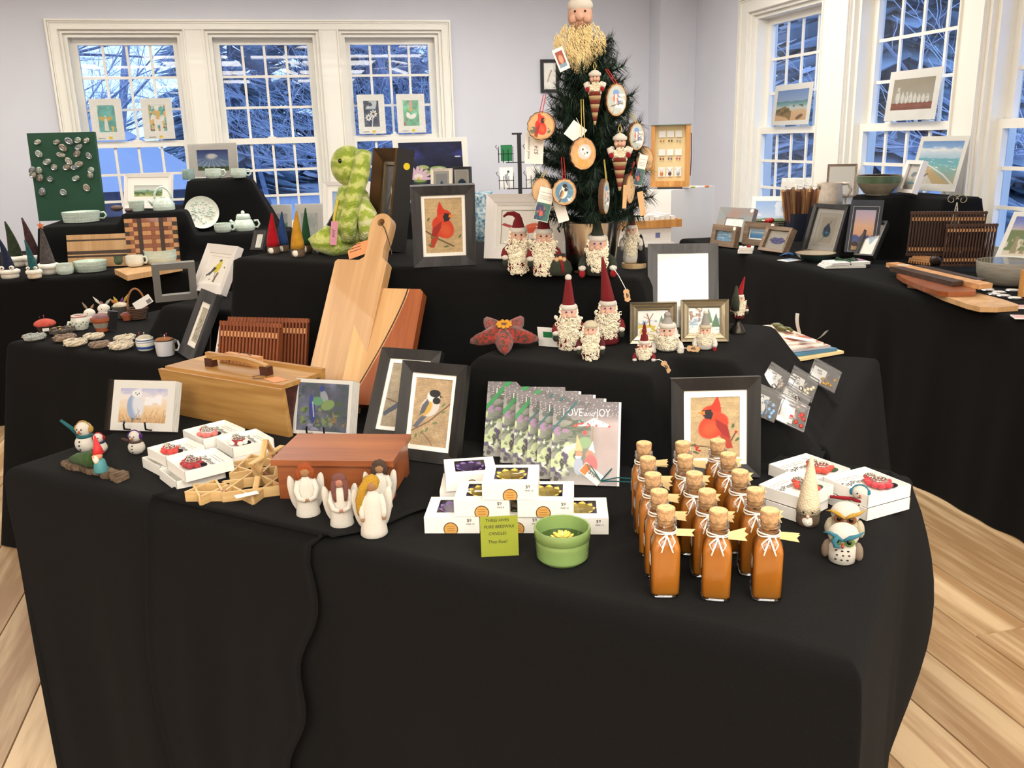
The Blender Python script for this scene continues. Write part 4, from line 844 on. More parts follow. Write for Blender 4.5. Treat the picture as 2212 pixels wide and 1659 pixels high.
def santa(label, P, W, fz, H, hat=None, brim=WH, robe=REDF, mit=GRNF, pom=None, lean=0.0, seed=1, arms=True, eyes=BEAD, beard=(1.0, 1.0), bottom=0.0, group='felt santas', rz=0, hatr=.24, droop=0, arm=None, flat=False, mount=False):
 """one felt santa, W wide: face centre at fz, tip of the hat at H (both in widths)"""
 t = thing('felt_santa', label, 'santa figure', T(P, face(P, rz), W), group)
 def body():
  return fix(MB().lathe([(0, 0), (.36, 0), (.44, .08), (.46, .3), (.42, .75), (.34, fz - .35), (.24, fz - .1), (0, fz)], 20).mesh('body', robe, True))
 if not mount: obj('body', cached(('sb', robe.name, round(fz, 2)), body), None, t, M=Matrix.Diagonal((.95, .85, 1, 1)))
 def fc():
  b = MB(); b.ell((0, 0, 0), (.27, .25, .27), 18, 12); b.ell((0, -.29, -.03), (.092, .09, .088), 12, 9)
  for s in (-1, 1): b.ell((s * .145, -.225, -.05), (.095, .075, .085), 12, 9)
  return fix(b.mesh('head', SKIN, True))
 h = obj('head', cached('sf', fc), None, t, M=TR(0, -.06, fz - .02) @ Matrix.Diagonal((1.2, 1.2, 1.12, 1)))
 for s in (-1, 1): obj('eye', cached(('eye', eyes.name), lambda: fix(MB().ell((0, 0, 0), .03, 8, 6).mesh('eye', eyes, True))), None, h, M=TR(s * .085, -.235, .09))
 bw, bl = beard
 z0 = fz - .12 - bl * (fz - .12 - bottom);
 obj('beard', cached(('bd', seed % 4, round(bw, 2), round(z0, 1), round(fz, 1)), lambda: curls(150, seed % 4, .48 * bw, z0, fz - .10, .44, .06, .35, .024)), None, t)
 def side():
  b = MB(); r = random.Random(3)
  for s in (-1, 1):
   for i in range(9): b.ell((s * (.27 + r.uniform(-.02, .05)), -.06 + r.uniform(-.1, .05), -.2 + i * .05), (.055, .06, .05), 8, 6)
   b.tube([(s * .02, -.33, -.13), (s * .12, -.36, -.16), (s * .2, -.32, -.2), (s * .24, -.3, -.14)], [.03, .045, .035, .01], 6)
  return fix(b.mesh('whiskers', CURL, True))
 obj('whiskers', cached('wh', side), None, t, M=TR(0, -.03, fz))
 zb = fz + .21
 if brim: obj('hat_brim', cached(('br', brim.name), lambda: fix(MB().lathe([(.2, -.09), (.285, -.09), (.325, -.03), (.32, .06), (.27, .11), (.18, .1)], 20).mesh('hat_brim', brim, True))), None, t, M=TR(0, -.03, zb))
 if hat:
  n = 9; pts = []; L = H - zb - (.1 if pom else 0)
  for i in range(n):
   q = i / (n - 1); a = droop * max(0, q - .55) / .45
   pts.append((lean * q * L + (-.28 * (1 - math.cos(a)) if droop else 0), -.02, zb + .04 + (L - .04) * (q if not droop else min(q, .78) + max(0, q - .78) * math.cos(a) * .9)))
  rr = [hatr * (1 - (q / (n - 1)) * (.62 if pom else .9)) + .01 for q in range(n)]
  obj('hat', MB().tube(pts, rr, 14), hat, t, smooth=True)
  if pom: obj('pompom', MB().ell((pts[-1][0], pts[-1][1], pts[-1][2] + .06), (.125, .125, .12), 14, 10, nz=.03), pom, t, smooth=True)
 elif not flat: obj('crown', MB().ell((0, -.02, zb + .05), (.28, .27, .17), 16, 10, nz=.02), brim or WH, t, smooth=True)
 if arms:
  za = fz - .5
  for s in (-1, 1):
   e = (arm or {}).get(s, (.50, -.30, za - .30))
   ar = obj('arm', MB().tube([(s * .32, -.02, za + .14), (s * .47, -.08, za), (s * (e[0] + .02), -.2, (za + e[2]) / 2), (s * e[0], e[1], e[2] + .10)], [.12, .13, .125, .11], 10), robe, t, smooth=True)
   obj('cuff', cached('cuff', lambda: fix(MB().ell((0, 0, 0), (.125, .12, .10), 12, 8, nz=.04).mesh('cuff', WH, True))), None, ar, M=TR(s * e[0], e[1], e[2] + .09))
   obj('mitten', cached(('mit', mit.name), lambda: fix(MB().ell((0, 0, -.02), (.105, .10, .13), 12, 9).ell((.06, -.06, .02), (.045, .045, .07), 8, 6).mesh('mitten', mit, True))), None, ar, M=TR(s * e[0], e[1], e[2] - .07))
 return t
def cone_gnome(name, label, P, r, h, hatm, basem, lean=0.0, group=None, nose=True, frac=.74, hair=None, rz=0, fat=1.04):
 """felted gnome: tall cone hat, low woolly body"""
 t = thing(name, label, 'gnome figure', T(P, face(P, rz)), group); zb = h * (1 - frac)
 obj('body', MB().lathe([(0, 0), (r * .92, 0), (r, zb * .3), (r * .96, zb), (r * .5, zb * 1.2)], 18), basem, t, smooth=True)
 n = 8; obj('hat', MB().tube([(lean * h * (i / (n - 1)) ** 2, 0, zb * .92 + (h - zb * .92) * i / (n - 1)) for i in range(n)], [r * fat * (1 - (i / (n - 1)) ** 1.15 * .90) for i in range(n)], 16), hatm, t, smooth=True)
 if hair: obj('beard', MB().ell((0, -r * .8, zb * .45), (r * .5, r * .3, zb * .42), 10, 8, nz=.1), hair, t, smooth=True)
 if nose: obj('nose', MB().ell((0, -r * 1.05, zb * .86), r * .16, 8, 6), SKIN, t, smooth=True)
 return t
def angel(label, P, H, hairm, skin, long=0, hands=True, rz=0, back=False):
 t = thing('felt_angel', label, 'angel figure', T(P, face(P, rz), H), 'white felted angels')
 obj('gown', MB().lathe([(0, 0), (.19, 0), (.215, .025), (.205, .1), (.165, .40), (.15, .58), (.135, .66), (.07, .74), (.04, .78)], 22), WH, t, smooth=True)
 hd = obj('head', MB().ell((0, -.02, .84), (.095, .09, .105), 14, 10), skin, t, smooth=True)
 hr = MB(); hr.ell((0, .025, .875), (.135, .12, .115), 16, 10, nz=.06)
 if long == 0:
  for s in (-1, 1): hr.ell((s * .105, -.01, .80), (.06, .085, .10), 10, 8, nz=.08)
 elif long == 1:
  for s in (-1, 1): hr.tube([(s * .08, -.05, .88), (s * .11, -.06, .76), (s * .10, -.12, .62), (s * .085, -.14, .52)], [.05, .05, .04, .02], 8)
 else: hr.tube([(-.04, -.03, .93), (-.13, -.05, .80), (-.19, -.06, .62), (-.20, -.05, .46), (-.22, -.04, .36)], [.06, .07, .065, .05, .015], 9); hr.ell((.07, -.02, .84), (.05, .07, .08), 8, 6)
 obj('hair', hr, hairm, t, smooth=True)
 for s in (-1, 1):
  obj('wing', MB().ell((s * .22, .10, .42), (.085, .05, .33), 12, 12, nz=.03, rot=Matrix.Rotation(s * .16, 3, 'Y')), WH, t, smooth=True)
  p = [(s * .12, -.03, .68), (s * .175, -.08, .52), (s * .13, -.17, .40), (s * .03, -.20, .37)] if hands else [(s * .12, -.03, .68), (s * .165, -.06, .52), (s * .17, -.09, .40), (s * .165, -.11, .33)]
  ar = obj('arm', MB().tube(p, [.055, .052, .045, .04], 9), WH, t, smooth=True)
  obj('hand', MB().ell((p[-1][0], p[-1][1] - .01, p[-1][2] - (.0 if hands else .02)), (.034, .03, .03), 8, 6), skin, ar, smooth=True)
 return t
def snowman(label, P, H, muff, scarfm, rz=0, W=.33, buttons=True, tail=None):
 t = thing('felt_snowman', label, 'snowman figure', T(P, face(P, rz), H), 'felted snowmen')
 obj('body', MB().ell((0, 0, .27), (W, W * .95, .29), 16, 12, nz=.02), WH, t, smooth=True)
 hd = obj('head', MB().ell((0, 0, .72), (.24, .23, .23), 16, 12), WH, t, smooth=True)
 for s in (-1, 1):
  obj('eye', MB().ell((s * .075, -.215, .76), .026, 8, 6), BEAD, hd, smooth=True)
  obj('earmuff', MB().ell((s * .245, 0, .73), (.06, .10, .11), 12, 8, nz=.04), muff, t, smooth=True)
 obj('earmuff_band', MB().tube([(.25 * math.cos(a), 0, .72 + .255 * math.sin(a)) for a in np.linspace(0.1, PI - .1, 12)], .022, 6), muff, t, smooth=True)
 obj('carrot_nose', MB().tube([(0, -.2, .70), (.03, -.38, .68)], [.038, .008], 8), felt('orange_felt', (226, 110, 40)), hd, smooth=True)
 obj('mouth', MB().tube([(-.07, -.222, .655), (-.03, -.228, .635), (.03, -.228, .635), (.07, -.222, .655)], .009, 5), BEAD, hd)
 sc = MB(); sc.lathe([(.17, .47), (.235, .48), (.25, .52), (.22, .555), (.16, .55)], 16)
 if tail: sc.tube([(-.2, -.05, .52), (tail[0] * .5, -.08, tail[1] * .5 + .26), (tail[0], -.06, tail[1])], [.05, .06, .045], 6)
 obj('scarf', sc, scarfm, t, smooth=True)
 if buttons:
  for z in (.40, .28, .16): obj('button', MB().ell((0, -W * .93 * math.sqrt(max(.1, 1 - ((z - .27) / .29) ** 2)), z), .03, 8, 6), BEAD, t, smooth=True)
 return t
def lathe_pot(t, name, prof, m, n=36, relief=None, sq=None, scale=None):
 mb = MB(); mb.lathe(prof, n, sq=sq, cap=True)
 if relief:
  amp, ku, kv = relief; v = []
  for x, y, z in mb.v:
   a = math.atan2(y, x); r = math.hypot(x, y); k = 1 + amp * math.cos(ku * a + kv * z) * math.cos(ku * a - kv * z) if r > 1e-4 else 1
   v.append((x * k, y * k, z))
  mb.v = v
 if scale: mb.v = [(x * scale[0], y * scale[1], z) for x, y, z in mb.v]
 return obj(name, mb, m, t, smooth=True, angle=50)
def shell(r0, r1, h, th, foot=.6, n=7, belly=0):
 """thin-walled open vessel profile, inside and out"""
 out = [(0, 0), (r0 * foot, 0), (r0, h * .03)]
 for i in range(1, n + 1): q = i / n; out.append((r0 + (r1 - r0) * q + belly * math.sin(PI * q), h * .03 + h * .97 * q))
 ins = [(r - th, z) for r, z in reversed(out[2:])]; ins[0] = (r1 - th * .7, h); ins[-1] = (r0 - th, th)
 return out + [(r1 - th * .3, h + th * .2)] + ins + [(0, th)]
MINT = mat('mint_glaze', (204, 220, 208), .28, coat=.4, var=.06, vs_=20); MINTW = mat('white_glaze', (226, 228, 216), .3, coat=.3, var=.05, vs_=25)
def scales(m, sc, st):
 nt = m.node_tree; N, L = nt.nodes, nt.links; b = N['Principled BSDF']; co = N.new('ShaderNodeTexCoord'); v = N.new('ShaderNodeTexVoronoi'); v.inputs['Scale'].default_value = sc; v.inputs['Randomness'].default_value = .35
 bp = N.new('ShaderNodeBump'); bp.inputs['Strength'].default_value = st; bp.inputs['Distance'].default_value = .006; bp.invert = True; L.new(co.outputs['Object'], v.inputs['Vector']); L.new(v.outputs['Distance'], bp.inputs['Height']); L.new(bp.outputs[0], b.inputs['Normal'])
scales(MINT, 62, .35); scales(MINTW, 70, .25)
def handle(t, r, z0, z1, out, th, m, side=1, name='handle'):
 return obj(name, MB().tube([(side * (r - .002), 0, z1), (side * (r + out * .7), 0, z1 + .002), (side * (r + out), 0, (z0 + z1) / 2), (side * (r + out * .6), 0, z0), (side * (r - .004), 0, z0 + .002)], th, 8), m, t, smooth=True)
# honey bottles
m_glassb = clear('bottle_glass', (.99, .995, .99), .01, .8, 1.4)
m_honey = mat('cloudy_honey', (200, 132, 50), .25, c2=(184, 108, 32), vs_=9, sss=.15, coat=.2); m_cork = mat('cork', (190, 150, 106), .85, bump=.5, bs=300, var=.35, vs_=180); m_cap = mat('cork_label', (226, 190, 128), .6)
def bottle_proto(H=.128, w=.0405):
 t = thing('honey_bottle', 'x', 'bottle', None, 'corked honey bottles'); R = w / 2
 def loft(prof, n=28):
  b = MB(); vs = []; fs = []
  for r, z, s in prof:
   for k in range(n):
    a = 2 * PI * k / n; c, d = math.cos(a), math.sin(a); q = (abs(c) ** s + abs(d) ** s) ** (-1 / s); vs.append((r * q * c, r * q * d, z))
  for i in range(len(prof) - 1):
   for k in range(n): fs.append((i * n + k, i * n + (k + 1) % n, (i + 1) * n + (k + 1) % n, (i + 1) * n + k))
  fs.append(tuple(reversed(range(n)))); fs.append(tuple(range((len(prof) - 1) * n, len(prof) * n)))
  return b.add(vs, fs)
 zs = H * .60
 obj('honey', loft([(R * .80, .003, 7), (R * .95, .006, 7), (R * .965, zs * .5, 7), (R * .965, zs * .92, 7), (R * .90, zs * 1.02, 5), (R * .72, zs * 1.13, 2.6), (R * .62, zs * 1.17, 2)]), m_honey, t, smooth=True, angle=60)
 obj('glass', loft([(R * .82, 0, 7), (R * .98, .003, 7), (R, .01, 7), (R, zs * .92, 7), (R * .96, zs * 1.03, 5), (R * .78, zs * 1.15, 2.6), (R * .68, zs * 1.20, 2), (R * .66, H * .80, 2), (R * .76, H * .81, 2), (R * .76, H * .83, 2), (R * .68, H * .835, 2), (R * .74, H * .86, 2), (R * .74, H * .875, 2), (R * .62, H * .88, 2)]), m_glassb, t, smooth=True, angle=60)
 k = obj('cork', MB().lathe([(R * .54, H * .81), (R * .58, H * .87), (R * .64, H * .99), (R * .60, H)], 20), m_cork, t, smooth=True, angle=40)
 c = obj('cork_label', MB().lathe([(R * .57, H * 1.0005), (R * .57, H * 1.003)], 24), m_cap, k)
 c2 = MB(); c2.tube([(R * .48 * math.cos(a), R * .48 * math.sin(a), H * 1.0035) for a in np.linspace(0, 2 * PI, 24)[:-1]], .00028, 4, closed=True)
 for i in range(4): c2.box(-R * .22, R * .22, -R * (.2 - .12 * i), -R * (.2 - .12 * i) + .0006, H * 1.003, H * 1.0036)
 obj('label_print', c2, m_greyink, k)
 s = MB(); zt = H * .735
 s.tube([(R * .74 * math.cos(a), R * .74 * math.sin(a), zt + .001 * math.sin(3 * a)) for a in np.linspace(0, 2 * PI, 20)[:-1]], .0011, 5, closed=True)
 s.tube([(R * .74 * math.cos(a), R * .74 * math.sin(a), zt + .003 + .001 * math.sin(2 * a)) for a in np.linspace(0, 2 * PI, 20)[:-1]], .0011, 5, closed=True)
 f = -R * .76
 for sg in (-1, 1): s.tube([(0, f, zt), (sg * .006, f - .004, zt + .003 * sg), (sg * .011, f - .005, zt - .008), (sg * .007, f - .007, zt - .016), (sg * .002, f - .005, zt - .006), (0, f - .002, zt)], .0011, 5); s.tube([(0, f - .002, zt), (sg * .004, f - .006, zt - .012), (sg * .008, f - .012, zt - .021)], .0011, 5)
 st = obj('string_bow', s, STR, t, smooth=True)
 return t
def tag_poly(L, h): return [(0, -h / 2), (L, -h / 2), (L - h * .4, 0), (L, h / 2), (0, h / 2)]
bp = bottle_proto()
cols = {'left': [(358, 1048, 1575), (315, 945, 1440), (275, 840, 1302), (242, 735, 1170), (218, 640, 1046)], 'middle': [(697, 1065, 1598), (625, 940, 1440), (543, 835, 1296), (485, 727, 1158), (470, 640, 1046)], 'right': [(1027, 1060, 1598), (937, 925, 1430), (838, 820, 1282), (763, 712, 1140), (697, 625, 1029)]}
rows = ['front', 'second', 'third', 'fourth', 'rearmost']; r_ = random.Random(11); first = True
for cn, lst in cols.items():
 for i, (cx_, cyk, by) in enumerate(lst):
  px_, py_ = 1320 + (cx_ - 6) / 3.073, 780 + by / 3.073
  P = stand(px_, py_, ZT, .018)
  M = T(P + Vector((0, 0, .0005)), face(P, r_.uniform(-.1, .1) + .12))
  lb = 'corked square bottle of amber honey, %s bottle of the %s column' % (rows[i], cn)
  if first: bp.matrix_world = M; bp['label'] = lb; b = bp; first = False
  else: b = copy_thing(bp, M, lb, 'corked honey bottles')
  L = .026; a = r_.uniform(-.7, .35); tg = MB(); tg.prism(tag_poly(L, .0105), -.0003, .0003)
  obj('paper_tag', tg, m_cream, b, M=TR(.014, -.006, .094) @ Matrix.Rotation(r_.uniform(-.7, .2), 4, 'Z') @ Matrix.Rotation(-a * .8, 4, 'Y'))
  if i < 2 and cn != 'middle': pass
  obj('price_label', MB().box(-.0208, -.0204, -.008, .006, .045, .060), m_paper, b)
# owls, snowmen and gnomes on the front table
def owl(label, P, H, brow, eyec, wing, spots, rz=0, browcurl=None):
 t = thing('felt_owl', label, 'owl figure', T(P, face(P, rz), H), 'felted owls')
 obj('body', MB().lathe([(0, 0), (.24, 0), (.31, .04), (.34, .25), (.33, .45), (.2, .6)], 20), WH if spots else CRM, t, smooth=True)
 hd = obj('head', MB().ell((0, 0, .72), (.37, .33, .29), 20, 14), WH, t, smooth=True)
 for s in (-1, 1):
  obj('wing', MB().ell((s * .37, .02, .30), (.12, .17, .24), 12, 10, nz=.03, rot=Matrix.Rotation(s * -.15, 3, 'Y')), wing, t, smooth=True)
  e = obj('eye_disc', MB().ell((s * .15, -.295, .66), (.125, .05, .125), 14, 10), eyec, hd, smooth=True)
  obj('eye', MB().ell((s * .145, -.335, .665), (.062, .03, .062), 12, 8), BEAD, hd, smooth=True)
 obj('beak', MB().tube([(0, -.33, .63), (0, -.37, .55), (0, -.345, .49)], [.02, .045, .012], 8), felt('beak_felt', (190, 100, 70)), hd, smooth=True)
 b = MB()
 for s in (-1, 1): b.tube([(0, -.36, .70), (s * .16, -.35, .80), (s * .33, -.26, .84), (s * .48, -.2, .80 if s < 0 else .95)], [.03, .055, .04, .008], 7)
 if browcurl: b.tube([(-.12, -.36, .80), (-.2, -.38, .68), (-.16, -.39, .56), (-.06, -.37, .52)], [.05, .07, .06, .02], 7)
 obj('brow', b, brow, hd, smooth=True)
 if spots:
  for i in range(9): x = (-.14, 0, .14)[i % 3] + (.03 if i // 3 == 1 else 0); z = .42 - .12 * (i // 3); obj('spot', MB().ell((x, -.335 * math.sqrt(1 - (x / .38) ** 2), z), (.032, .012, .022), 8, 6), GRNF, t, smooth=True)
 return t
mpp0 = lambda x, y, z=ZT: mpp(onz(x, y, z))
P = stand(1816, 1231, ZT, .03); owl('white felted owl with blue brows and dotted belly, nearest owl', P, hgt(P, 1818, 1131), felt('blue_felt', (66, 140, 164)), felt('lime_felt', (120, 170, 80)), felt('taupe_felt', (160, 140, 120)), True, browcurl=True)
P = stand(1821, 1180, ZT, .03); owl('cream felted owl with yellow brows and rusty eye rings behind the dotted owl', P, hgt(P, 1822, 1085), felt('yellow_felt', (222, 176, 74)), felt('rust_felt', (166, 104, 56)), CRM, False)
P = stand(1853, 1121, ZT, .02); snowman('small white felt snowman with blue earmuffs and red scarf', P, hgt(P, 1847, 1044), felt('teal_felt', (40, 138, 168)), BRED, W=.30, tail=(-.85, .50))
P = stand(1743, 1144, ZT, .024); t = cone_gnome('felt_gnome', 'gnome with a tall plain cream cone hat beside the honey bottles', P, .0185, hgt(P, 1740, 984), felt('oat_felt', (226, 210, 178), .06), felt('brown_wool', (104, 86, 70)), frac=.80, hair=WH)
for s in (-1, 1): obj('eye', MB().ell((s * .007, -.0185, .0275), .0016, 8, 6), BEAD, t)
P = stand(190, 981, ZT, .02); snowman('felt snowman with a raised teal scarf tail and tan earmuffs', P, hgt(P, 196, 905), felt('tan_felt', (206, 166, 84)), felt('teal_scarf', (24, 112, 120)), rz=-.7, tail=(-.72, .98))
P = stand(219, 984, ZT, .02); snowman('felt snowman with red earmuffs behind the small clay gnome', P, hgt(P, 220, 932), BRED, felt('navy_felt', (48, 50, 96)), rz=-.5)
P = stand(298, 986, ZT, .02); snowman('plump felt snowman with purple earmuffs and a brown scarf', P, hgt(P, 294, 927), felt('purple_felt', (92, 40, 140)), felt('brown_scarf', (92, 66, 56)), rz=-.6, tail=(-.55, .62))
A, B = onz(140, 1008, ZT), onz(266, 1040, ZT); e = (B - A); L = e.length; P = (A + B) / 2 + away(A) * .012; r = random.Random(2)
t = thing('gnome_on_bark', 'clay gnome in a red pointed hat dragging a green felt tree on bark', 'gnome figure', T(P, math.atan2(e.y, e.x)))
bk = MB()
for i in range(26): x = -L / 2 + L * i / 25; bk.box(x, x + L / 24, -.012 + r.uniform(-.005, .004), .012 + r.uniform(-.004, .005), 0, .008 + r.uniform(0, .007), M=TR(0, 0, .0) @ RX(r.uniform(-8, 8)))
obj('bark', bk, mat('bark_chip', (112, 92, 72), .95, bump=.8, bs=120, var=.5, vs_=60), t)
obj('felt_tree', MB().tube([(-L * .36, 0, .016), (-L * .22, 0, .022), (-.0, -.002, .028), (L * .14, -.004, .03)], [.006, .012, .017, .014], 12), felt('moss_felt', (58, 84, 46), .3), t, smooth=True)
g = MB(); gx = L * .22; g.lathe([(0, .010), (.013, .010), (.014, .013), (.010, .034), (.006, .038)], 16, TR(gx, -.008, 0)); ro2 = obj('robe', g, mat('teal_clay', (66, 130, 136), .6), t, smooth=True)
obj('face', MB().ell((gx, -.010, .045), (.009, .009, .009), 12, 9).ell((gx, -.020, .045), .0028, 8, 6), mat('clay_skin', (216, 150, 116), .6), t, smooth=True)
obj('beard', MB().ell((gx, -.016, .039), (.008, .005, .010), 10, 8, nz=.1), mat('clay_white', (232, 214, 196), .7), t, smooth=True)
obj('hat', MB().tube([(gx, -.008, .047), (gx - .004, -.006, .062), (gx - .009, -.004, .083)], [.0115, .007, .001], 12), mat('red_clay', (196, 40, 44), .6), t, smooth=True)
# felted angels
for lb, (bx_, by_, ty, tx), hm, sk, lg, hd in (
 ('white felt angel with curly orange hair and folded hands', (668, 1126, 997, 671), felt('orange_hair', (176, 84, 34), .3), felt('tan_skin', (186, 140, 100)), 0, True),
 ('white felt angel with mauve braids, shortest of the angels', (741, 1149, 1021, 741), felt('mauve_hair', (134, 84, 76), .3), felt('pink_skin', (206, 146, 124)), 1, True),
 ('white felt angel with dark brown hair standing behind the blond one', (826, 1112, 993, 815), felt('brown_hair', (84, 64, 50), .3), felt('tan_skin', (186, 140, 100)), 0, True),
 ('white felt angel with long blond hair swept to one side', (810, 1168, 1025, 806), felt('blond_hair', (206, 158, 44), .25), felt('tan_skin', (186, 140, 100)), 2, False)):
 P = stand(bx_, by_, ZT, .025); angel(lb, P, hgt(P, tx, ty), hm, sk, lg, hd)
# candle boxes, note and ramekin
m_card = mat('white_card', (236, 234, 228), .5); m_gold = mat('gold_label', (206, 158, 84), .5); m_film = clear('box_window', (.99, .99, .99), .03, 1.2)
PURP = mat('purple_wax', (124, 100, 164), .5, sss=.2); YELW = mat('yellow_wax', (228, 200, 92), .5, sss=.2)
def candle_box(label, M, w, d, h, lab=.5, col=0, price='MAY 12'):
 t = thing('candle_box', label, 'box', M, 'windowed candle boxes'); b = MB(); wx, wy = w * .30, d * .34; fr = d * .06
 b.add([(-w / 2, 0, 0), (w / 2, 0, 0), (w / 2, d, 0), (-w / 2, d, 0), (-w / 2, 0, h), (w / 2, 0, h), (w / 2, d, h), (-w / 2, d, h), (-wx, d * .5 - wy + fr, h), (wx, d * .5 - wy + fr, h), (wx, d * .5 + wy, h), (-wx, d * .5 + wy, h)],
   [(0, 3, 2, 1), (0, 1, 5, 4), (1, 2, 6, 5), (2, 3, 7, 6), (3, 0, 4, 7), (4, 5, 9, 8), (5, 6, 10, 9), (6, 7, 11, 10), (7, 4, 8, 11)])
 obj('carton', b, m_card, t)
 f = MB(); N = 6; vs = []; fs = []
 for i in range(N + 1):
  for j in range(N + 1): u, v = i / N, j / N; vs.append((-wx + 2 * wx * u, d * .5 - wy + fr + (2 * wy - fr) * v, h - .0006 - .002 * math.sin(PI * u) * math.sin(PI * v)))
 for i in range(N):
  for j in range(N): a = i * (N + 1) + j; fs.append((a, a + N + 1, a + N + 2, a + 1))
 obj('window_film', f.add(vs, fs), m_film, t, smooth=True, rec=False)
 r = random.Random(col * 7 + 1)
 for nm, mm, n, R, z in (('outer_petals', PURP, 11, .34, .66), ('inner_petals', YELW if col % 3 else PURP, 9, .2, .78)):
  q = MB()
  for k in range(n):
   a = 2 * PI * k / n; q.ell((math.cos(a) * R * d * .8, d * .5 + math.sin(a) * R * d * .8, h * z), (d * .17, d * .11, h * .05), 8, 6, rot=Matrix.Rotation(a, 3, 'Z') @ Matrix.Rotation(-.5, 3, 'Y'))
  obj(nm, q, mm, t, smooth=True)
 obj('wick', MB().tube([(0, d * .5, h * .5), (.002, d * .5, h * .85)], .001, 5), STR, t)
 lx = -w / 2 + w * lab; rr = h * .42; cut = [(lx + rr * math.cos(a), max(.0005, h * .36 + rr * math.sin(a) - h * .10)) for a in np.linspace(0, 2 * PI, 28)[:-1]]
 o2 = obj('round_label', MB().prism(cut, -.0006, 0), mat('dark_rim', (96, 62, 28), .6), t)
 cut2 = [(lx + rr * .88 * math.cos(a), max(.0006, h * .36 + rr * .88 * math.sin(a) - h * .10)) for a in np.linspace(0, 2 * PI, 28)[:-1]]
 lf = obj('label_face', MB().prism(cut2, -.0009, -.0006), m_gold, o2)
 pr = MB()
 for i in range(3): pr.box(lx - rr * .5, lx + rr * .5, -.0011, -.0009, h * (.16 + .14 * i), h * (.16 + .14 * i) + .0008)
 obj('label_print', pr, mat('brown_ink', (150, 96, 44), .7), o2)
 text('$9', h * .26, 'price_writing', m_ink, t, TR(w * .32, -.0006, h * .80)); text(price, h * .14, 'date_writing', m_ink, t, TR(w * .34, -.0006, h * .57))
 return t
A = stand(917.6, 1152, ZT); B = stand(1036, 1152, ZT); w = .0985; hb = hgt(A, 917.6, 1117); yaw = math.atan2((B - A).y, (B - A).x); d_ = .085
ex = Vector((math.cos(yaw), math.sin(yaw), 0)); ey = Vector((-ex.y, ex.x, 0))
w = (B - A).length
bxm = lambda c, z, a=0: Matrix.Translation(c + Vector((0, 0, z))) @ Matrix.Rotation(yaw + a, 4, 'Z')
c0 = A + ex * w / 2
Bm = onz(880 + 820 / 3.456, 780 + 1284 / 3.456, ZT); Br = onz(880 + 1293 / 3.456, 780 + 1294 / 3.456, ZT)
candle_box('white windowed candle box at the left end of the bottom row', bxm(c0, .0), w, d_, hb, .48, 0, 'MAR 19')
candle_box('white candle box half hidden behind the green paper note', bxm(Bm, .0), w, d_, hb, .5, 1, 'MAR 19')
candle_box('white windowed candle box at the right end of the bottom row', bxm(Br, .0), w, d_, hb, .3, 2, 'MAR 12')
def raised(px_, py_, z): return onz(px_, py_, z)
z2 = ZT + hb + .0008; z3 = z2 + hb + .0008
candle_box('white candle box resting across the two left boxes, second level', bxm(raised(880 + 557 / 3.456, 780 + 1162 / 3.456, z2), 0), w, d_, hb, .5, 1, 'MAR 8')
candle_box('white candle box resting across the two right boxes, second level', bxm(raised(880 + 1032 / 3.456, 780 + 1166 / 3.456, z2), 0, -.02), w, d_, hb, .46, 5, 'MAR 16')
candle_box('white candle box at the very top of the little pyramid', bxm(raised(880 + 768 / 3.456, 780 + 1038 / 3.456, z3), 0), w, d_, hb, .5, 4, 'MAR 13')
Pq = stand(880 + 400 / 3.456, 780 + 1030 / 3.456, ZT); Pq = A + ex * (w * .62) + ey * (d_ + .028)
candle_box('white candle box on the table behind, carrying a tilted one', bxm(Pq, .0005, .05), w, d_, hb, .5, 3)
candle_box('white candle box of purple petals turned askew on the rear stack', bxm(Pq + ex * .012, hb + .0013, .17), w, d_, hb, .5, 3)
M, w2, h2 = panel((1040, 1205), (1121, 1201), (1037, 1117), (1118, 1115.6), ZT, .001)
t = thing('paper_note', 'lime green handwritten note leaning on the candle boxes', 'note', M)
obj('sheet', MB().box(-w2 / 2, w2 / 2, 0, .0006, 0, h2), mat('lime_paper', (134, 144, 34), .6), t)
for s_, z, k in (('THREE HIVES', .90, 1.0), ('PURE BEESWAX', .74, 1.05), ('CANDLES', .57, 1.0), ('They float!', .37, 1.1)):
 text(s_, h2 * .10 * k, 'handwriting', mat('pen_ink', (44, 52, 26), .7), t, TR(w2 * (-.05 if s_[0] != 'P' else 0), -.0006, h2 * z), shear=.12)
P = stand(1215.6, 1232, ZT, .04); R = 61.5 * mpp(P) * .985; hh = hgt(P + away(P) * 0, 1215.6, 1150); t = thing('ramekin', 'ribbed green glazed ramekin of water with a floating flower candle', 'bowl', T(P, face(P)))
hh = .062 * R / .05; m_ramg = mat('green_glaze', (128, 156, 92), .25, coat=.5, var=.10, vs_=14)
lathe_pot(t, 'bowl', [(0, .004), (R * .80, .0), (R * .89, .004), (R * .925, hh * .12), (R * .90, hh * .19), (R * .935, hh * .27), (R * .91, hh * .35), (R * .95, hh * .42), (R * .93, hh * .5), (R * .96, hh * .56), (R * .925, hh * .63), (R * .935, hh * .66), (R, hh * .71), (R * 1.005, hh * .95), (R * .985, hh), (R * .93, hh * .99), (R * .88, hh * .6), (R * .84, hh * .12), (0, hh * .1)], m_ramg, 48)
wt = MB().lathe([(0, hh * .62), (R * .865, hh * .62)], 40, cap=False); obj('water', wt, clear('water_surface', (.9, .96, .86), .0, 1.2, 1.33), t)
fc_ = MB()
for ring, n, z in ((.30, 9, .66), (.18, 7, .72)):
 for k in range(n): a = 2 * PI * k / n + ring; fc_.ell((math.cos(a) * R * ring, math.sin(a) * R * ring, hh * z), (R * .15, R * .09, R * .03), 8, 6, rot=Matrix.Rotation(a, 3, 'Z') @ Matrix.Rotation(-.5, 3, 'Y'))
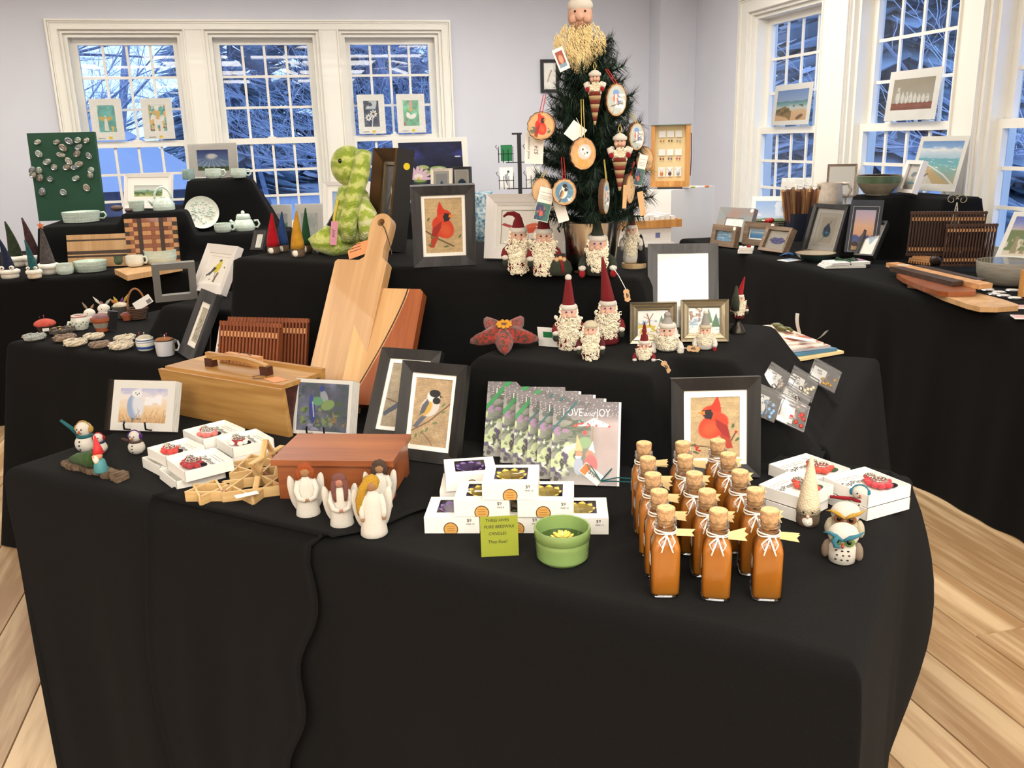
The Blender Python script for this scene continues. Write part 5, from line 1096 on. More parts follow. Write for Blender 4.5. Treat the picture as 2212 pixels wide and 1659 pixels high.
o = thing('floating_candle', 'small yellow flower candle floating in the green ramekin', 'candle', T(P, face(P))); obj('petals', fc_, YELW, o, smooth=True); obj('wick', MB().tube([(0, 0, hh * .7), (0, 0, hh * .86)], .0008, 5), STR, o)
# brooch boxes
def zz(cx_, cy_, s=3.687, ox=100, oy=750): return (ox + cx_ / s, oy + cy_ / s)
m_zip = mat('zip_teeth', (176, 170, 162), .3, metal=.8)
def rose_mesh(b, c, R, turns=2.6, h=.006, ph=0):
 pts = [];
 for k in range(34): q = k / 33; a = q * turns * 2 * PI + ph; r = R * (.12 + .88 * q); pts.append((c[0] + r * math.cos(a), c[1] + r * math.sin(a), c[2] + h * (1 - q) * 1.4))
 return pts
def zip_box(label, M, s, cols, leaf, flip=False, below=None, words=True, seed=1):
 """open white box with a card and a rosette of zipper tape; 'below' = offset of the lid under it"""
 t = thing('brooch_box', label, 'box', M, 'boxed zipper rosettes'); h = .021; th = .0016
 def tray(z0):
  b = MB(); b.box(-s / 2, s / 2, -s / 2, s / 2, z0, z0 + .002)
  for k in range(4): b.box(-s / 2, s / 2, -s / 2, -s / 2 + th, z0 + .002, z0 + h, M=RZ(90 * k))
  return b
 z = .0
 if below: obj('lid', tray(0), m_card, t, M=TR(below[0], below[1], 0)); z = .0215
 tb = obj('tray', tray(z), m_card, t); zc = z + h * .62
 cdo = obj('card', MB().box(-s / 2 + th, s / 2 - th, -s / 2 + th, s / 2 - th, z + .003, zc), m_paper, t)
 F = TR(0, 0, zc + .0004) @ RX(-90)
 if words:
  W_ = RZ(90) if words == 2 else Matrix.Identity(4); text('ZipPinning', s * .185, 'card_lettering', m_ink, t, W_ @ TR(-s * .02, s * .18, zc + .0005) @ RX(-90), shear=.15)
  for k in range(2): text('hand made zipper flowers', s * .055, 'fine_print', m_greyink, t, W_ @ TR(-s * .02, s * (.40 - .07 * k), zc + .0004) @ RX(-90))
 r = random.Random(seed); cx0, cy0 = (s * .15, s * .12) if words == 2 else (s * .08, -s * .19)
 ms = [mat('brooch_%d_%d_%d' % c, c, .7, sheen=.2) for c in cols]
 pb = MB()
 for k in range(7): a = k * .9 + r.random(); pb.ell((cx0 + math.cos(a) * s * .17, cy0 + math.sin(a) * s * .13, zc + .006), (s * .11, s * .07, .005), 10, 6, rot=Matrix.Rotation(a, 3, 'Z') @ Matrix.Rotation(r.uniform(-.5, .1), 3, 'Y'), nz=.1)
 br = obj('petals', pb, ms[0], t, smooth=True)
 for i, (dx, dy, R) in enumerate(((0, 0, .15), (-.20, .02, .10))):
  c = (cx0 + dx * s, cy0 + dy * s, zc + .009); pts = rose_mesh(None, c, R * s, 2.4, .0025, i)
  b = MB(); b.tube(pts, .0032, 5); b.ell((c[0], c[1], zc + .005), (R * s, R * s, .006), 12, 6); obj('rosette', b, ms[min(i + 1, len(ms) - 1)], br, smooth=True)
  z_ = MB(); z_.tube([(x, y, w + .0032) for x, y, w in pts], .0013, 4)
  for x, y, w in pts[::2]: z_.ell((x, y, w + .004), .0017, 5, 4)
  obj('zip_teeth', z_, m_zip, br)
 lf = MB()
 for a in ((.9, 2.4) if leaf else (.9,)): lf.ell((cx0 + math.cos(a) * s * .26, cy0 + math.sin(a) * s * .2, zc + .005), (s * .09, s * .05, .004), 10, 6, rot=Matrix.Rotation(a, 3, 'Z'))
 obj('leaf', lf, mat('leaf_felt', (58, 74, 46), .8) if leaf else BLKF, br, smooth=True)
 return t
def boxat(c, edge, z=ZT, up=.04):
 """centre seen at the height of the rim; edge = two rim corners giving its direction"""
 P = onz(*c, z + up); a, b = onz(*edge[0], z + up), onz(*edge[1], z + up); e = b - a
 return T(Vector((P.x, P.y, z + .0006)), math.atan2(e.y, e.x)), e.length
z4 = lambda x, y: (1320 + x / 3.073, 780 + y / 3.073)
RED1, RED2, RED3 = (176, 40, 40), (206, 66, 48), (150, 30, 40)
M, s = boxat(z4(1315, 700), (z4(1090, 697), z4(1385, 808)), up=.021); zip_box('open brooch box with orange-red zipper rose, rearmost of the right-hand three', M, s, (RED2, RED2, (190, 74, 54)), True, seed=2, words=2)
M, s = boxat(z4(1228, 832), (z4(1000, 842), z4(1325, 945))); zip_box('open brooch box behind the cream cone gnome', M, s * .96, (RED2, (150, 140, 130), RED2), True, below=(-.006, -.004), seed=3, words=2)
M, s = boxat(z4(1695, 805), (z4(1450, 790), z4(1755, 920))); zip_box('open brooch box with crimson zipper rose at the right end of the table', M, s, ((186, 44, 56), (166, 84, 84), RED1), False, below=(.003, -.003), seed=4, words=2)
M, s = boxat(zz(1335, 665), (zz(1118, 695), zz(1280, 775))); zip_box('open brooch box with pink and grey rosette beside the wooden tote', M, s * 1.0, ((226, 112, 106), (186, 180, 178), (206, 60, 70)), False, below=(.0, .0), seed=5)
M, s = boxat(zz(1580, 735), (zz(1365, 755), zz(1500, 840))); zip_box('open brooch box with red and white rosette, right of the left-hand four', M, s * 1.0, ((226, 220, 210), (150, 40, 40), (226, 222, 214)), False, below=(.0, -.01), seed=6)
M, s = boxat(zz(1035, 805), (zz(815, 840), zz(965, 915))); zip_box('open brooch box with red rose, leftmost box of the left-hand four', M, s * 1.0, ((200, 60, 52), (196, 52, 46), (186, 44, 40)), False, below=(-.013, -.008), seed=7)
M, s = boxat(zz(1225, 905), (zz(995, 925), zz(1140, 1030))); zip_box('open brooch box with dark crimson beaded rosette, nearest of the left-hand four', M, s * 1.0, (RED3, (140, 30, 38), RED3), False, below=(-.018, -.012), seed=8)
# wooden star ornaments
m_pine_w = wood('pale_pine', (216, 186, 134), (194, 158, 104), 0, 14, .5)
def star(label, P, R, rz, h=.022):
 t = thing('star_ornament', label, 'ornament', T(P, rz), 'wooden star ornaments'); th = .004
 for k in range(6):
  a = k * PI / 3; L = R * 1.70
  if k % 2 == 0: a0 = PI / 2 + k * PI / 3
  else: a0 = PI / 2 + k * PI / 3
  d = R * .5; M = Matrix.Rotation(a0, 4, 'Z') @ TR(0, -d, .0 if k % 2 else .0009)
  obj('slat', MB().box(-L / 2, L / 2, -th / 2, th / 2, 0, h), m_pine_w, t, M=M)
 obj('cord', MB().tube([(R * .4, -R * .6, h), (R * .6, -R * .9, h + .004), (R * .75, -R * .7, h * .6), (R * .9, -R * .75, .002)], .0009, 5), mat('pink_cord', (196, 130, 120), .8), t)
 return t
P = onz(452, 1078, ZT); star('pale wooden six-pointed star ornament, smallest and nearest the table edge', P, .040, .25)
P = onz(548, 1068, ZT); star('pale wooden star ornament with a paper tag on it', P, .062, .55)
P2 = onz(548, 1068, ZT + .025); t = thing('paper_tag', 'white paper tag lying on the pale wooden star', 'tag', T(P2 + Vector((-.012, .0, .001)), .3)); obj('tag_sheet', MB().box(-.02, .02, -.008, .008, 0, .0006), m_paper, t)
P = onz(556, 1024, ZT); star('pale wooden star ornament lying against the cherry box', P, .062, -.35)
P = onz(583, 1046, ZT); t = thing('star_ornament', 'pale wooden star ornament standing upright on edge', 'ornament', T(P + Vector((0, 0, .0)), .9) @ RX(90), 'wooden star ornaments')
hh_ = .058
t.matrix_world = T(P + Vector((0, 0, .030)), 1.0) @ RX(90) @ RZ(90)
for k in range(6): obj('slat', MB().box(-.052, .052, -.002, .002, -.005, .006), m_pine_w, t, M=Matrix.Rotation(PI / 2 + k * PI / 3, 4, 'Z') @ TR(0, -.029, .0 if k % 2 else .0008))
# cherry box and maple tote
m_cherry = wood('cherry_wood', (160, 92, 52), (134, 72, 38), 0, 7, .35, coat=.25); m_maple = wood('maple', (208, 168, 120), (188, 146, 98), 2, 7, .42, coat=.1); m_oakt = wood('ash_wood', (196, 154, 92), (166, 122, 64), 0, 6, .45)
m_walnut = wood('walnut', (78, 54, 40), (52, 36, 28), 0, 12, .5); m_cherryd = wood('cherry_dark', (130, 68, 38), (104, 50, 28), 2, 10, .45); m_purple = wood('purpleheart', (84, 44, 32), (60, 30, 24), 0, 10, .4)
A, B = onz(606, 1082, ZT), onz(850, 1086, ZT); e = B - A; w = e.length; rz = math.atan2(e.y, e.x); hh = hgt(A, 598, 1003) ; C_ = onz(896, 1043, ZT); nrm = Vector((-e.y, e.x, 0)).normalized(); dp = max(.10, (C_ - B).dot(nrm))
dp = .135
t = thing('cherry_box', 'reddish cherry wood box with a flat overhanging lid behind the angels', 'box', T((A + B) / 2, rz))
b = MB(); b.box(-w / 2, w / 2, 0, .008, .012, hh); b.box(-w / 2, w / 2, dp - .008, dp, .012, hh); b.box(-w / 2, -w / 2 + .008, .008, dp - .008, .012, hh); b.box(w / 2 - .008, w / 2, .008, dp - .008, .012, hh); b.box(-w / 2 + .008, w / 2 - .008, .008, dp - .008, .012, .018)
obj('carcass', b, m_cherry, t)
for x in (-w / 2 + .02, w / 2 - .02):
 for y in (.012, dp - .012): obj('foot', MB().box(x - .02, x + .02, y - .012, y + .012, 0, .012), m_cherry, t)
obj('lid', MB().box(-w / 2 - .008, w / 2 + .006, -.008, dp + .006, hh + .0005, hh + .011), m_cherry, t)
A, B = onz(372, 893, ZT), onz(625, 945, ZT); e = B - A; w = e.length; rz = math.atan2(e.y, e.x); ht = hgt(B, 613, 838); nrm = Vector((-e.y, e.x, 0)).normalized(); dp = .115; ov = .014
t = thing('wooden_tote', 'pale wooden lidded tote with an arched handle on two dark blocks', 'tool tote', T((A + B) / 2, rz))
sl = MB(); sl.add([(-w / 2, 0, 0), (w / 2, 0, 0), (w / 2 + .004, -ov, ht), (-w / 2 - .012, -ov, ht), (-w / 2, .012, 0), (w / 2, .012, 0), (w / 2 + .004, -ov + .012, ht), (-w / 2 - .012, -ov + .012, ht)], [(0, 1, 2, 3), (4, 7, 6, 5), (0, 4, 5, 1), (1, 5, 6, 2), (2, 6, 7, 3), (3, 7, 4, 0)]); obj('front_board', sl, m_oakt, t)
sl = MB(); sl.add([(-w / 2, dp, 0), (w / 2, dp, 0), (w / 2, dp + ov, ht + .014), (-w / 2, dp + ov, ht + .014), (-w / 2, dp - .012, 0), (w / 2, dp - .012, 0), (w / 2, dp + ov - .012, ht + .014), (-w / 2, dp + ov - .012, ht + .014)], [(0, 3, 2, 1), (4, 5, 6, 7), (0, 1, 5, 4), (1, 2, 6, 5), (2, 3, 7, 6), (3, 0, 4, 7)]); obj('back_board', sl, m_oakt, t)
for s in (-1, 1): obj('end_board', MB().add([(s * (w / 2 - .02), .012, 0), (s * (w / 2 - .02), dp - .012, 0), (s * (w / 2 - .02), dp + ov - .013, ht - .005), (s * (w / 2 - .02), -ov + .013, ht - .005), (s * (w / 2 - .008), .012, 0), (s * (w / 2 - .008), dp - .012, 0), (s * (w / 2 - .008), dp + ov - .013, ht - .005), (s * (w / 2 - .008), -ov + .013, ht - .005)], [(0, 1, 2, 3), (4, 7, 6, 5), (0, 4, 5, 1), (1, 5, 6, 2), (2, 6, 7, 3), (3, 7, 4, 0)]), m_purple, t)
obj('bottom_board', MB().box(-w / 2 + .02, w / 2 - .02, .012, dp - .012, .003, .012), m_oakt, t)
ld = obj('lid', MB().box(-w / 2 + .0, w / 2 - .004, -ov + .012, dp + ov - .014, ht - .004, ht + .006), m_oakt, t)
for s in (-1, 1): obj('handle_block', MB().box(s * w * .235 - .012, s * w * .235 + .012, dp * .34, dp * .34 + .018, ht + .0061, ht + .026), m_purple, ld)
ar = [(w * .24 * q, ht + .020 + .010 * (1 - q * q)) for q in np.linspace(-1.04, 1.04, 13)]
obj('handle', MB().prism(ar + [(x, z + .010) for x, z in reversed(ar)], dp * .34 + .002, dp * .34 + .015), m_oakt, ld)
tg = MB(); tg.slab([(.0, 0), (.045, -.012), (.055, .018), (.01, .03)], 0, .0006); t2 = thing('cord_tag', 'orange price tag on a cord lying on the tote lid', 'tag', T((A + B) / 2, rz) @ TR(w * .30, .015, ht + .0066))
obj('tag_sheet', tg, mat('orange_tag', (226, 146, 96), .6), t2); obj('cord', MB().tube([(0, .01, .002), (-.02, .02, .003), (-.035, .0, .002), (-.02, -.012, .002), (0, 0, .002)], .0008, 5), m_purple, t2)
TOTE = T((A + B) / 2, rz); TOTEH = ht; TOTEW = w; TOTED = dp
# slatted trivets
m_slat = wood('cherry_slat', (150, 84, 46), (120, 62, 34), 2, 10, .45); m_inl = wood('maple_inlay', (216, 164, 112), (190, 138, 88), 0, 14, .5); m_wsl = wood('walnut_slat', (92, 62, 46), (66, 44, 34), 2, 12, .5)
def trivet(label, M, w, h, n, ms, inl, group, rows=(.80,), thick=.012, top=.06):
 t = thing('slatted_trivet', label, 'trivet', M, group); p = w / n; sw = p * .5
 sm = MB().box(-sw / 2, sw / 2, 0, thick, 0, h).mesh('slat', ms)
 for i in range(n): obj('slat', sm, None, t, M=TR(-w / 2 + p * (i + .5), 0, 0))
 obj('rail', MB().box(-w / 2, w / 2, .002, thick * .8, h * (1 - top), h * .995), ms, t); obj('rail', MB().box(-w / 2, w / 2, .002, thick * .8, h * .01, h * top), ms, t)
 gm = MB().box(-(p - sw) / 2, (p - sw) / 2, .0, thick * .9, 0, h * .07).mesh('spacer', inl)
 for r in rows:
  for i in range(n + 1): obj('spacer', gm, None, t, M=TR(-w / 2 + p * i, 0.0005, h * r)) if 0 < i < n else None
 return t
M, w, h = panel((485, 850), (660, 858), (512.7, 681.5), (685, 698.6), ZT, .012, 16); trivet('cherry slatted trivet with a pale inlay row, behind a second one by the tote', M, w, h, 24, m_slat, m_inl, 'cherry trivets')
M, w, h = panel((470, 862), (602, 872), (508, 694), (637, 708), ZT, .012, 16); trivet('cherry slatted trivet leaning in front of its twin by the tote', M @ TR(0, -.012, 0), w, h, 18, m_slat, m_inl, 'cherry trivets')
t = thing('folded_trivet', 'small folded wooden trivet tied with cord on the tote lid', 'trivet', TOTE @ TR(-TOTEW * .12, TOTED * .80, TOTEH + .0065))
for k in range(2): obj('bar', MB().box(-.058, .058, -.008 + k * .0165, .0075 + k * .0165, 0, .013 + .006 * k), m_inl, t)
for k in range(9): obj('tooth', MB().box(-.054 + k * .0125, -.049 + k * .0125, -.0115, -.0081, .002, .011), m_inl, t)
obj('cord', MB().tube([(-.02, -.012, .006), (-.018, -.009, .014), (-.016, .026, .0205), (.0, .026, .0205), (.03, .012, .0205)], .0009, 5), m_purple, t)
M, w, h = panel((474, 766), (497, 772), (480, 705), (503, 711), ZR - .1, .001, 4); P = onz(478, 840, ZT)
M, w, h = panel((452, 846), (478, 852), (480, 705), (505, 711), ZT, .001, 18)
t = thing('price_card', 'tall white price card standing beside the cherry trivets', 'card', M); obj('sheet', MB().box(-w / 2, w / 2, 0, .0008, 0, h), m_paper, t); text('CHERRY', .016, 'handwriting', m_ink, t, TR(w * .12, -.0005, h * .72) @ RY(90)); text('$45', .018, 'handwriting', m_ink, t, TR(-w * .25, -.0005, h * .66) @ RY(90))
# big cutting boards
M, w, h = panel((652, 890), (766, 902), (728, 575), (834, 576.6), ZT, .03)
t = thing('cutting_board', 'tall maple cutting board with a holed handle leaning on the riser', 'cutting board', M)
hl = .72 * 0 + (hgt(onz(700, 890, ZT), 0, 0) * 0)
HL = .105 * (w / .14); hw = .20 * w; cxh = w * .22; ol = [(-w / 2, 0), (w / 2, 0), (w / 2, h - .006), (w / 2 - .006, h)]
ol += [(cxh + hw * 1.15, h), (cxh + hw * .86, h + HL * .08), (cxh + hw * .8, h + HL * .3)]
ol += [(cxh + hw * .80 + hw * .16 * math.sin(q * PI * .5), h + HL * (.3 + .55 * q)) for q in (.3, .6, .9)]
ol += [(cxh + hw * .95 * math.cos(a), h + HL * .90 + hw * .9 * math.sin(a)) for a in np.linspace(.1, PI - .1, 10)]
ol += [(cxh - hw * .80 - hw * .16 * math.sin(q * PI * .5), h + HL * (.3 + .55 * q)) for q in (.9, .6, .3)]
ol += [(cxh - hw * .8, h + HL * .3), (cxh - hw * .86, h + HL * .08), (cxh - hw * 1.3, h), (-w / 2 + .006, h), (-w / 2, h - .006)]
hole = [(cxh + hw * .34 * math.cos(a), h + HL * .92 + hw * .34 * math.sin(a)) for a in np.linspace(0, 2 * PI, 18)[:-1]]
def holed(ol, hole, y0, y1):
 import bmesh
 bm = bmesh.new(); es = []
 for lp in (ol, hole):
  vs_ = [bm.verts.new((x, y0, z)) for x, z in lp]; es += [bm.edges.new((vs_[i], vs_[(i + 1) % len(vs_)])) for i in range(len(vs_))]
 r = bmesh.ops.triangle_fill(bm, edges=es, use_beauty=True); fs = [f for f in r['geom'] if isinstance(f, bmesh.types.BMFace)]
 e2 = bmesh.ops.extrude_face_region(bm, geom=fs); bmesh.ops.translate(bm, verts=[v for v in e2['geom'] if isinstance(v, bmesh.types.BMVert)], vec=(0, y1 - y0, 0))
 bmesh.ops.recalc_face_normals(bm, faces=bm.faces); me = bpy.data.meshes.new('b'); bm.to_mesh(me); bm.free(); return me
me = holed(ol, hole, 0, .028); me.materials.append(m_maple); me.name = 'board'; obj('board', me, None, t)
obj('hang_cord', MB().tube([(cxh, -.002, h + HL * .92), (cxh + hw * .6, -.004, h + HL * .75), (cxh + hw * 1.2, .0, h + HL * .45), (cxh + hw * 1.5, .01, h + HL * .2), (cxh + hw * 1.2, .02, h + HL * .1)], .0012, 5), mat('leather_cord', (40, 26, 20), .5), t)
tg = MB(); tg.prism([(0, 0), (.055, .022), (.045, .055), (.012, .045), (-.01, .022)], 0, .0007); P = M @ Vector((cxh - hw * 2.4, -.002, h + HL * .03))
t = thing('cord_tag', 'orange paper tag hanging at the handle of the tall maple board', 'tag', M @ TR(cxh - hw * 2.35, .004, h + .002)); obj('tag_sheet', tg, mat('orange_tag', (226, 146, 96), .6), t)
for k in range(3): obj('print_line', MB().box(.004, .036, -.0004, -.0001, .018 + k * .008, .0195 + k * .008, M=RY(-20)), m_ink, t)
M, w, h = panel((742, 893), (879, 902), (788.5, 644), (930, 652), ZT, .026)
M = M @ TR(0, -.03, 0); t = thing('cutting_board', 'maple and cherry cutting board with a curved inlaid seam', 'cutting board', M)
cv = [(w * (.5 - .26 - .60 * (1 - q) ** 1.3 + .0), h * q) for q in np.linspace(0, 1, 18)]
cv = [(max(-w / 2 + .004 if i else -w / 2 + .0, x), z) for i, (x, z) in enumerate(cv)]
obj('maple_half', MB().prism([(-w / 2, 0)] + cv + [(-w / 2, h)], 0, .026), wood('maple_pale', (220, 180, 128), (200, 156, 104), 2, 5, .42), t)
o2 = [(x + .004, z) for x, z in cv]
obj('walnut_line', MB().prism(o2 + [(x - .004, z) for x, z in reversed(o2)], -.0002, .0262), m_walnut, t)
o3 = [(x + .0065, z) for x, z in cv]; obj('maple_line', MB().prism(o3 + [(x - .0025, z) for x, z in reversed(o3)], -.0003, .0263), m_inl, t)
obj('cherry_half', MB().prism([(x + .0065, z) for x, z in reversed(cv)] + [(w / 2, 0), (w / 2, h - .008), (w / 2 - .008, h)], 0, .026), wood('cherry_half', (176, 104, 60), (146, 78, 42), 2, 6, .4), t)
# framed birds and cards on the front table
zq = lambda x, y: (550 + x / 3.686, 750 + y / 3.686)
m_blackf = wood('black_frame', (34, 33, 32), (22, 21, 21), 2, 18, .4)
framed('picture_frame', 'black framed chickadee on old print, front of the overlapping pair', ((846.6, 995.5), (986, 1014.5), (869.6, 782.5), (1010, 798)), ZT, m_blackf, .155, ((.065, m_mat),), 'chickadee_tan', depth=.018, glass=False, group='black framed birds')
framed('picture_frame', 'black framed bluebird half hidden behind the framed chickadee', ((783, 955), (914, 970), (824, 758), (956, 769.5)), ZT, m_blackf, .155, ((.065, m_mat),), 'bluebird_tan', depth=.018, glass=False, group='black framed birds')
framed('picture_frame', 'black framed red cardinal behind the honey bottles', ((1451, 1040), (1643, 1035), (1448, 820), (1645.4, 820)), ZT, m_blackf, .145, ((.082, m_mat),), 'cardinal_left', depth=.018, glass=False, group='black framed birds')
def card_stack(label, q, z, pic, mw, n, slv=(.05, .0)):
 M, w, h = panel(*q, z, .012); t = thing('card_stack', label, 'print', M)
 for k in range(n):
  s = MB(); o = k * .0022; dx = k * .0016; s.box(-w * .5 + dx, w * .5 + dx, o, o + .0014, 0, h * (1 - .004 * k)); obj('card', s, m_paper, t)
  g = MB(); g.add([(-w * (.5 + slv[0]) + dx, o - .0004, -.0), (w * .515 + dx, o - .0005, 0), (w * .515 + dx, o - .0006, h * 1.02), (-w * (.5 + slv[0]) + dx, o - .0007, h * 1.02)], [(0, 1, 2, 3)]); obj('clear_sleeve', g, m_sleeve, t, rec=False)
 obj('picture', picture(pic, w * (1 - 2 * mw), h - 2 * mw * w), None, t, M=TR(0, -.0002, mw * w))
 return t, M, w, h
t, M, w, h = card_stack('stack of snowy owl prints in clear sleeves on a small wire easel', ((238, 934), (372, 938), (246, 822), (383, 832)), ZT, 'snowy_owl', .12, 6, (.10, 0))
easel('twisted black wire easel holding the snowy owl prints', M @ TR(.0, -.003, 0), .075, .06, m_wire, 'wire_easel')
t, M, w, h = card_stack('stack of sleeved cards of two blue jays among leaves', ((632, 940), (755, 949), (643, 811), (760, 838)), ZT, 'blue_jays', .06, 7, (.02, 0))
obj('gold_seal', MB().lathe([(.008, -.0012), (.008, -.0002)], 18, TR(-w * .51, 0, h * .5) @ RX(90)), m_gold, t)
easel('small black plate easel under the blue jay cards', M @ TR(0, -.003, 0), .06, .05, m_wire, 'wire_easel')
zc = lambda x, y: (880 + x / 3.456, 780 + y / 3.456)
M0, cw, ch = panel(zc(1064, 928), zc(1563, 945), zc(1090, 310), zc(1587, 317), ZT, .006)
RIBG = mat('green_ribbon', (20, 128, 62), .35); RIBT = mat('teal_ribbon', (28, 88, 92), .35)
packs = [(1064, 928), (958, 890), (885, 852), (783, 816), (690, 776), (565, 726)]
for i, (x, y) in enumerate(packs):
 P = onz(*zc(x, y), ZT); e = Vector(M0.col[0][:3]); M = M0.copy(); M.translation = P + e * cw / 2 + Vector((0, 0, .003))
 nm = ['nearest and fully visible', 'second from the front', 'third from the front', 'fourth from the front, green ribbon', 'fifth from the front, green ribbon', 'rearmost and farthest left']
 t = thing('card_bundle', 'bundle of gnome greeting cards tied with ribbon, %s' % nm[i], 'cards', M, 'ribboned greeting card bundles')
 obj('cards', MB().box(-cw / 2, cw / 2, 0.0005, .009, 0, ch), m_paper, t); obj('envelopes', MB().box(-cw / 2 + .004, cw / 2 + .004, .0092, .014, .001, ch * 1.012), m_card, t)
 obj('picture', picture('greeting', cw, ch), None, t)
 rb = RIBT if i < 3 else RIBG; wd = .0022 if i < 3 else .0045
 obj('ribbon', MB().prism([(-cw / 2, ch * .64 - wd), (-cw / 2, ch * .64 + wd * 1.5), (-cw * .14 - wd, ch), (-cw * .14 + wd * 1.5, ch)], -.0009, -.0003), rb, t)
 if True:
  text('LOVE', ch * .135, 'card_lettering', m_paper, t, TR(-cw * .20, -.0008, ch * .86), sx=.72); text('and', ch * .09, 'card_lettering', m_paper, t, TR(cw * .05, -.0008, ch * .85), shear=.35); text('JOY', ch * .135, 'card_lettering', m_paper, t, TR(cw * .27, -.0008, ch * .86), sx=.72)
 if i == 0:
  tg = obj('price_tag', MB().box(-.022, .022, -.0012, -.0006, -.011, .011, M=TR(cw * .12, 0, ch * .13) @ RY(38)), m_paper, t); obj('tag_picture', MB().box(-.021, -.008, -.0014, -.0012, -.0095, .0095, M=TR(cw * .12, 0, ch * .13) @ RY(38)), mat('tag_orange', (206, 120, 60), .6), tg)
  text('$10', .010, 'handwriting', m_ink, tg, TR(cw * .13, -.0014, ch * .13) @ RY(38))
  rib = MB(); c = (cw * .26, -.004, ch * .05)
  for pts in ([(0, 0, 0), (-.02, -.004, .02), (-.026, -.006, .03), (-.018, -.006, .026), (0, 0, 0)], [(0, 0, 0), (.03, -.006, .006), (.06, -.012, .004), (.055, -.012, -.002), (0, 0, 0)], [(0, 0, 0), (.012, 0, .014), (.02, .002, .024)]): rib.tube([(c[0] + a, c[1] + b, c[2] + d) for a, b, d in pts], .0012, 5)
  obj('ribbon_bow', rib, RIBT, t)
# STEP OF THE ISLAND: santas, star, little gold frames
z5 = lambda x, y: (1000 + x / 3.16, 550 + y / 3.16)
def put_santa(label, base, Wpx, fpx, tip, z, r=.5, **k):
 P = stand(*base, z); W = Wpx * mpp(P); P = P + away(P) * W * r * .8; W = Wpx * mpp(P)
 return santa(label, P + Vector((0, 0, .001)), W, hgt(P, base[0], fpx) / W, hgt(P, *tip) / W, **k), P, W
put_santa('felt santa with a short red pompom hat, left of the trio on the step', (1229, 757), 58, 676, (1228, 598), ZS, hat=REDF, pom=WH, eyes=BLUB, seed=1, beard=(1, 1), rz=.05)
put_santa('felt santa with a tall pointed red hat, rear of the trio on the step', (1313, 748), 58, 668, (1287, 556), ZS, hat=REDF, eyes=BLUB, seed=2, lean=-.12, beard=(.95, .8), hatr=.27)
put_santa('hatless felt santa with a white crown, in front of the two tall ones', (1276, 780), 50, 714, (1275, 688), ZS, hat=None, brim=CRM, robe=BURG, seed=3, beard=(.95, 1))
put_santa('smallest felt santa, red hat with a tan star, on the step', (1391, 780), 40, 748, (1393, 697), ZS, hat=REDF, seed=0, beard=(.9, .9))
_t, _P, _W = put_santa('round felt santa with a grey hat and red mittens in front of the gold frames', (1440, 762), 58, 716, (1438, 679), ZS, hat=GRYF, mit=BRED, robe=WH, seed=1, pom=GRYF, beard=(.9, .8))
put_santa('small felt santa with a grey bobble hat and jingle bells before the right gold frame', (1522, 758), 42, 715, (1517, 674), ZS, hat=GRYF, pom=WH, mit=BRED, robe=WH, brim=CRM, seed=2, beard=(.8, .7))
P = stand(1391, 780, ZS, .02);
st = MB(); st.prism([(.011 * (1 if k % 2 == 0 else .42) * math.sin(k * PI / 5), .011 * (1 if k % 2 == 0 else .42) * math.cos(k * PI / 5)) for k in range(10)], -.001, .001)
t = thing('star_charm', 'tan wooden star charm on the smallest santa hat', 'charm', T(P + Vector((.0, 0, hgt(P, 1395, 720))) - away(P) * .009, face(P))); obj('star', st, m_kraft, t)
A = onz(1090, 752, ZS); R = .070; pts = []
t = thing('felt_star', 'thick nubby star pillow in red and green wool with a yellow centre', 'star pillow', T(Vector((A.x, A.y, ZS + .024)), face(A, 0)) @ RX(20) @ RZ(-18))
b = MB(); N = 40; vs = []; fs = []
prof = [(1.0, .004), (.97, .014), (.8, .022), (.5, .028), (.2, .032), (0, .033)]
def srad(a): q = abs(((a / (2 * PI / 5)) % 1) - .5) * 2; return R * (.50 + .62 * q ** 1.6)
for r_q, z_q in [(.96, .0)] + prof:
 for k in range(N): a = 2 * PI * k / N; rr = srad(a) * r_q; vs.append((rr * math.cos(a), rr * math.sin(a), z_q + .002 * math.sin(9 * a + 20 * r_q)))
for i in range(len(prof)):
 for k in range(N): fs.append((i * N + k, i * N + (k + 1) % N, (i + 1) * N + (k + 1) % N, (i + 1) * N + k))
fs.append(tuple(reversed(range(N)))); b.add(vs, fs)
obj('pillow', b, mat('tweed_red', (158, 40, 28), .95, bump=1.0, bs=260, c2=(66, 46, 34), vs_=150, sheen=.3, det=1), t, smooth=True)
c = MB()
for k in range(9): a = k * .7; c.ell((.012 * math.cos(a), .012 * math.sin(a), .034), (.007, .005, .003), 8, 6, rot=Matrix.Rotation(a, 3, 'Z'))
obj('centre', c, mat('mustard_wool', (196, 140, 40), .95, bump=.8, bs=300), t, smooth=True)
M, w, h = panel((1164, 748), (1206, 751), (1142, 709), (1188, 711), ZS, .001)
t = thing('info_card', 'white card with a green rectangle leaning by the star pillow', 'card', M); obj('sheet', MB().box(-w / 2, w / 2, 0, .0006, 0, h), m_paper, t); obj('green_print', MB().box(-w * .22, w * .26, -.0004, -.0001, h * .48, h * .78), mat('print_green', (24, 110, 62), .6), t)
m_gilt = mat('champagne_gilt', (176, 164, 138), .32, metal=.75, bump=.15, bs=120)
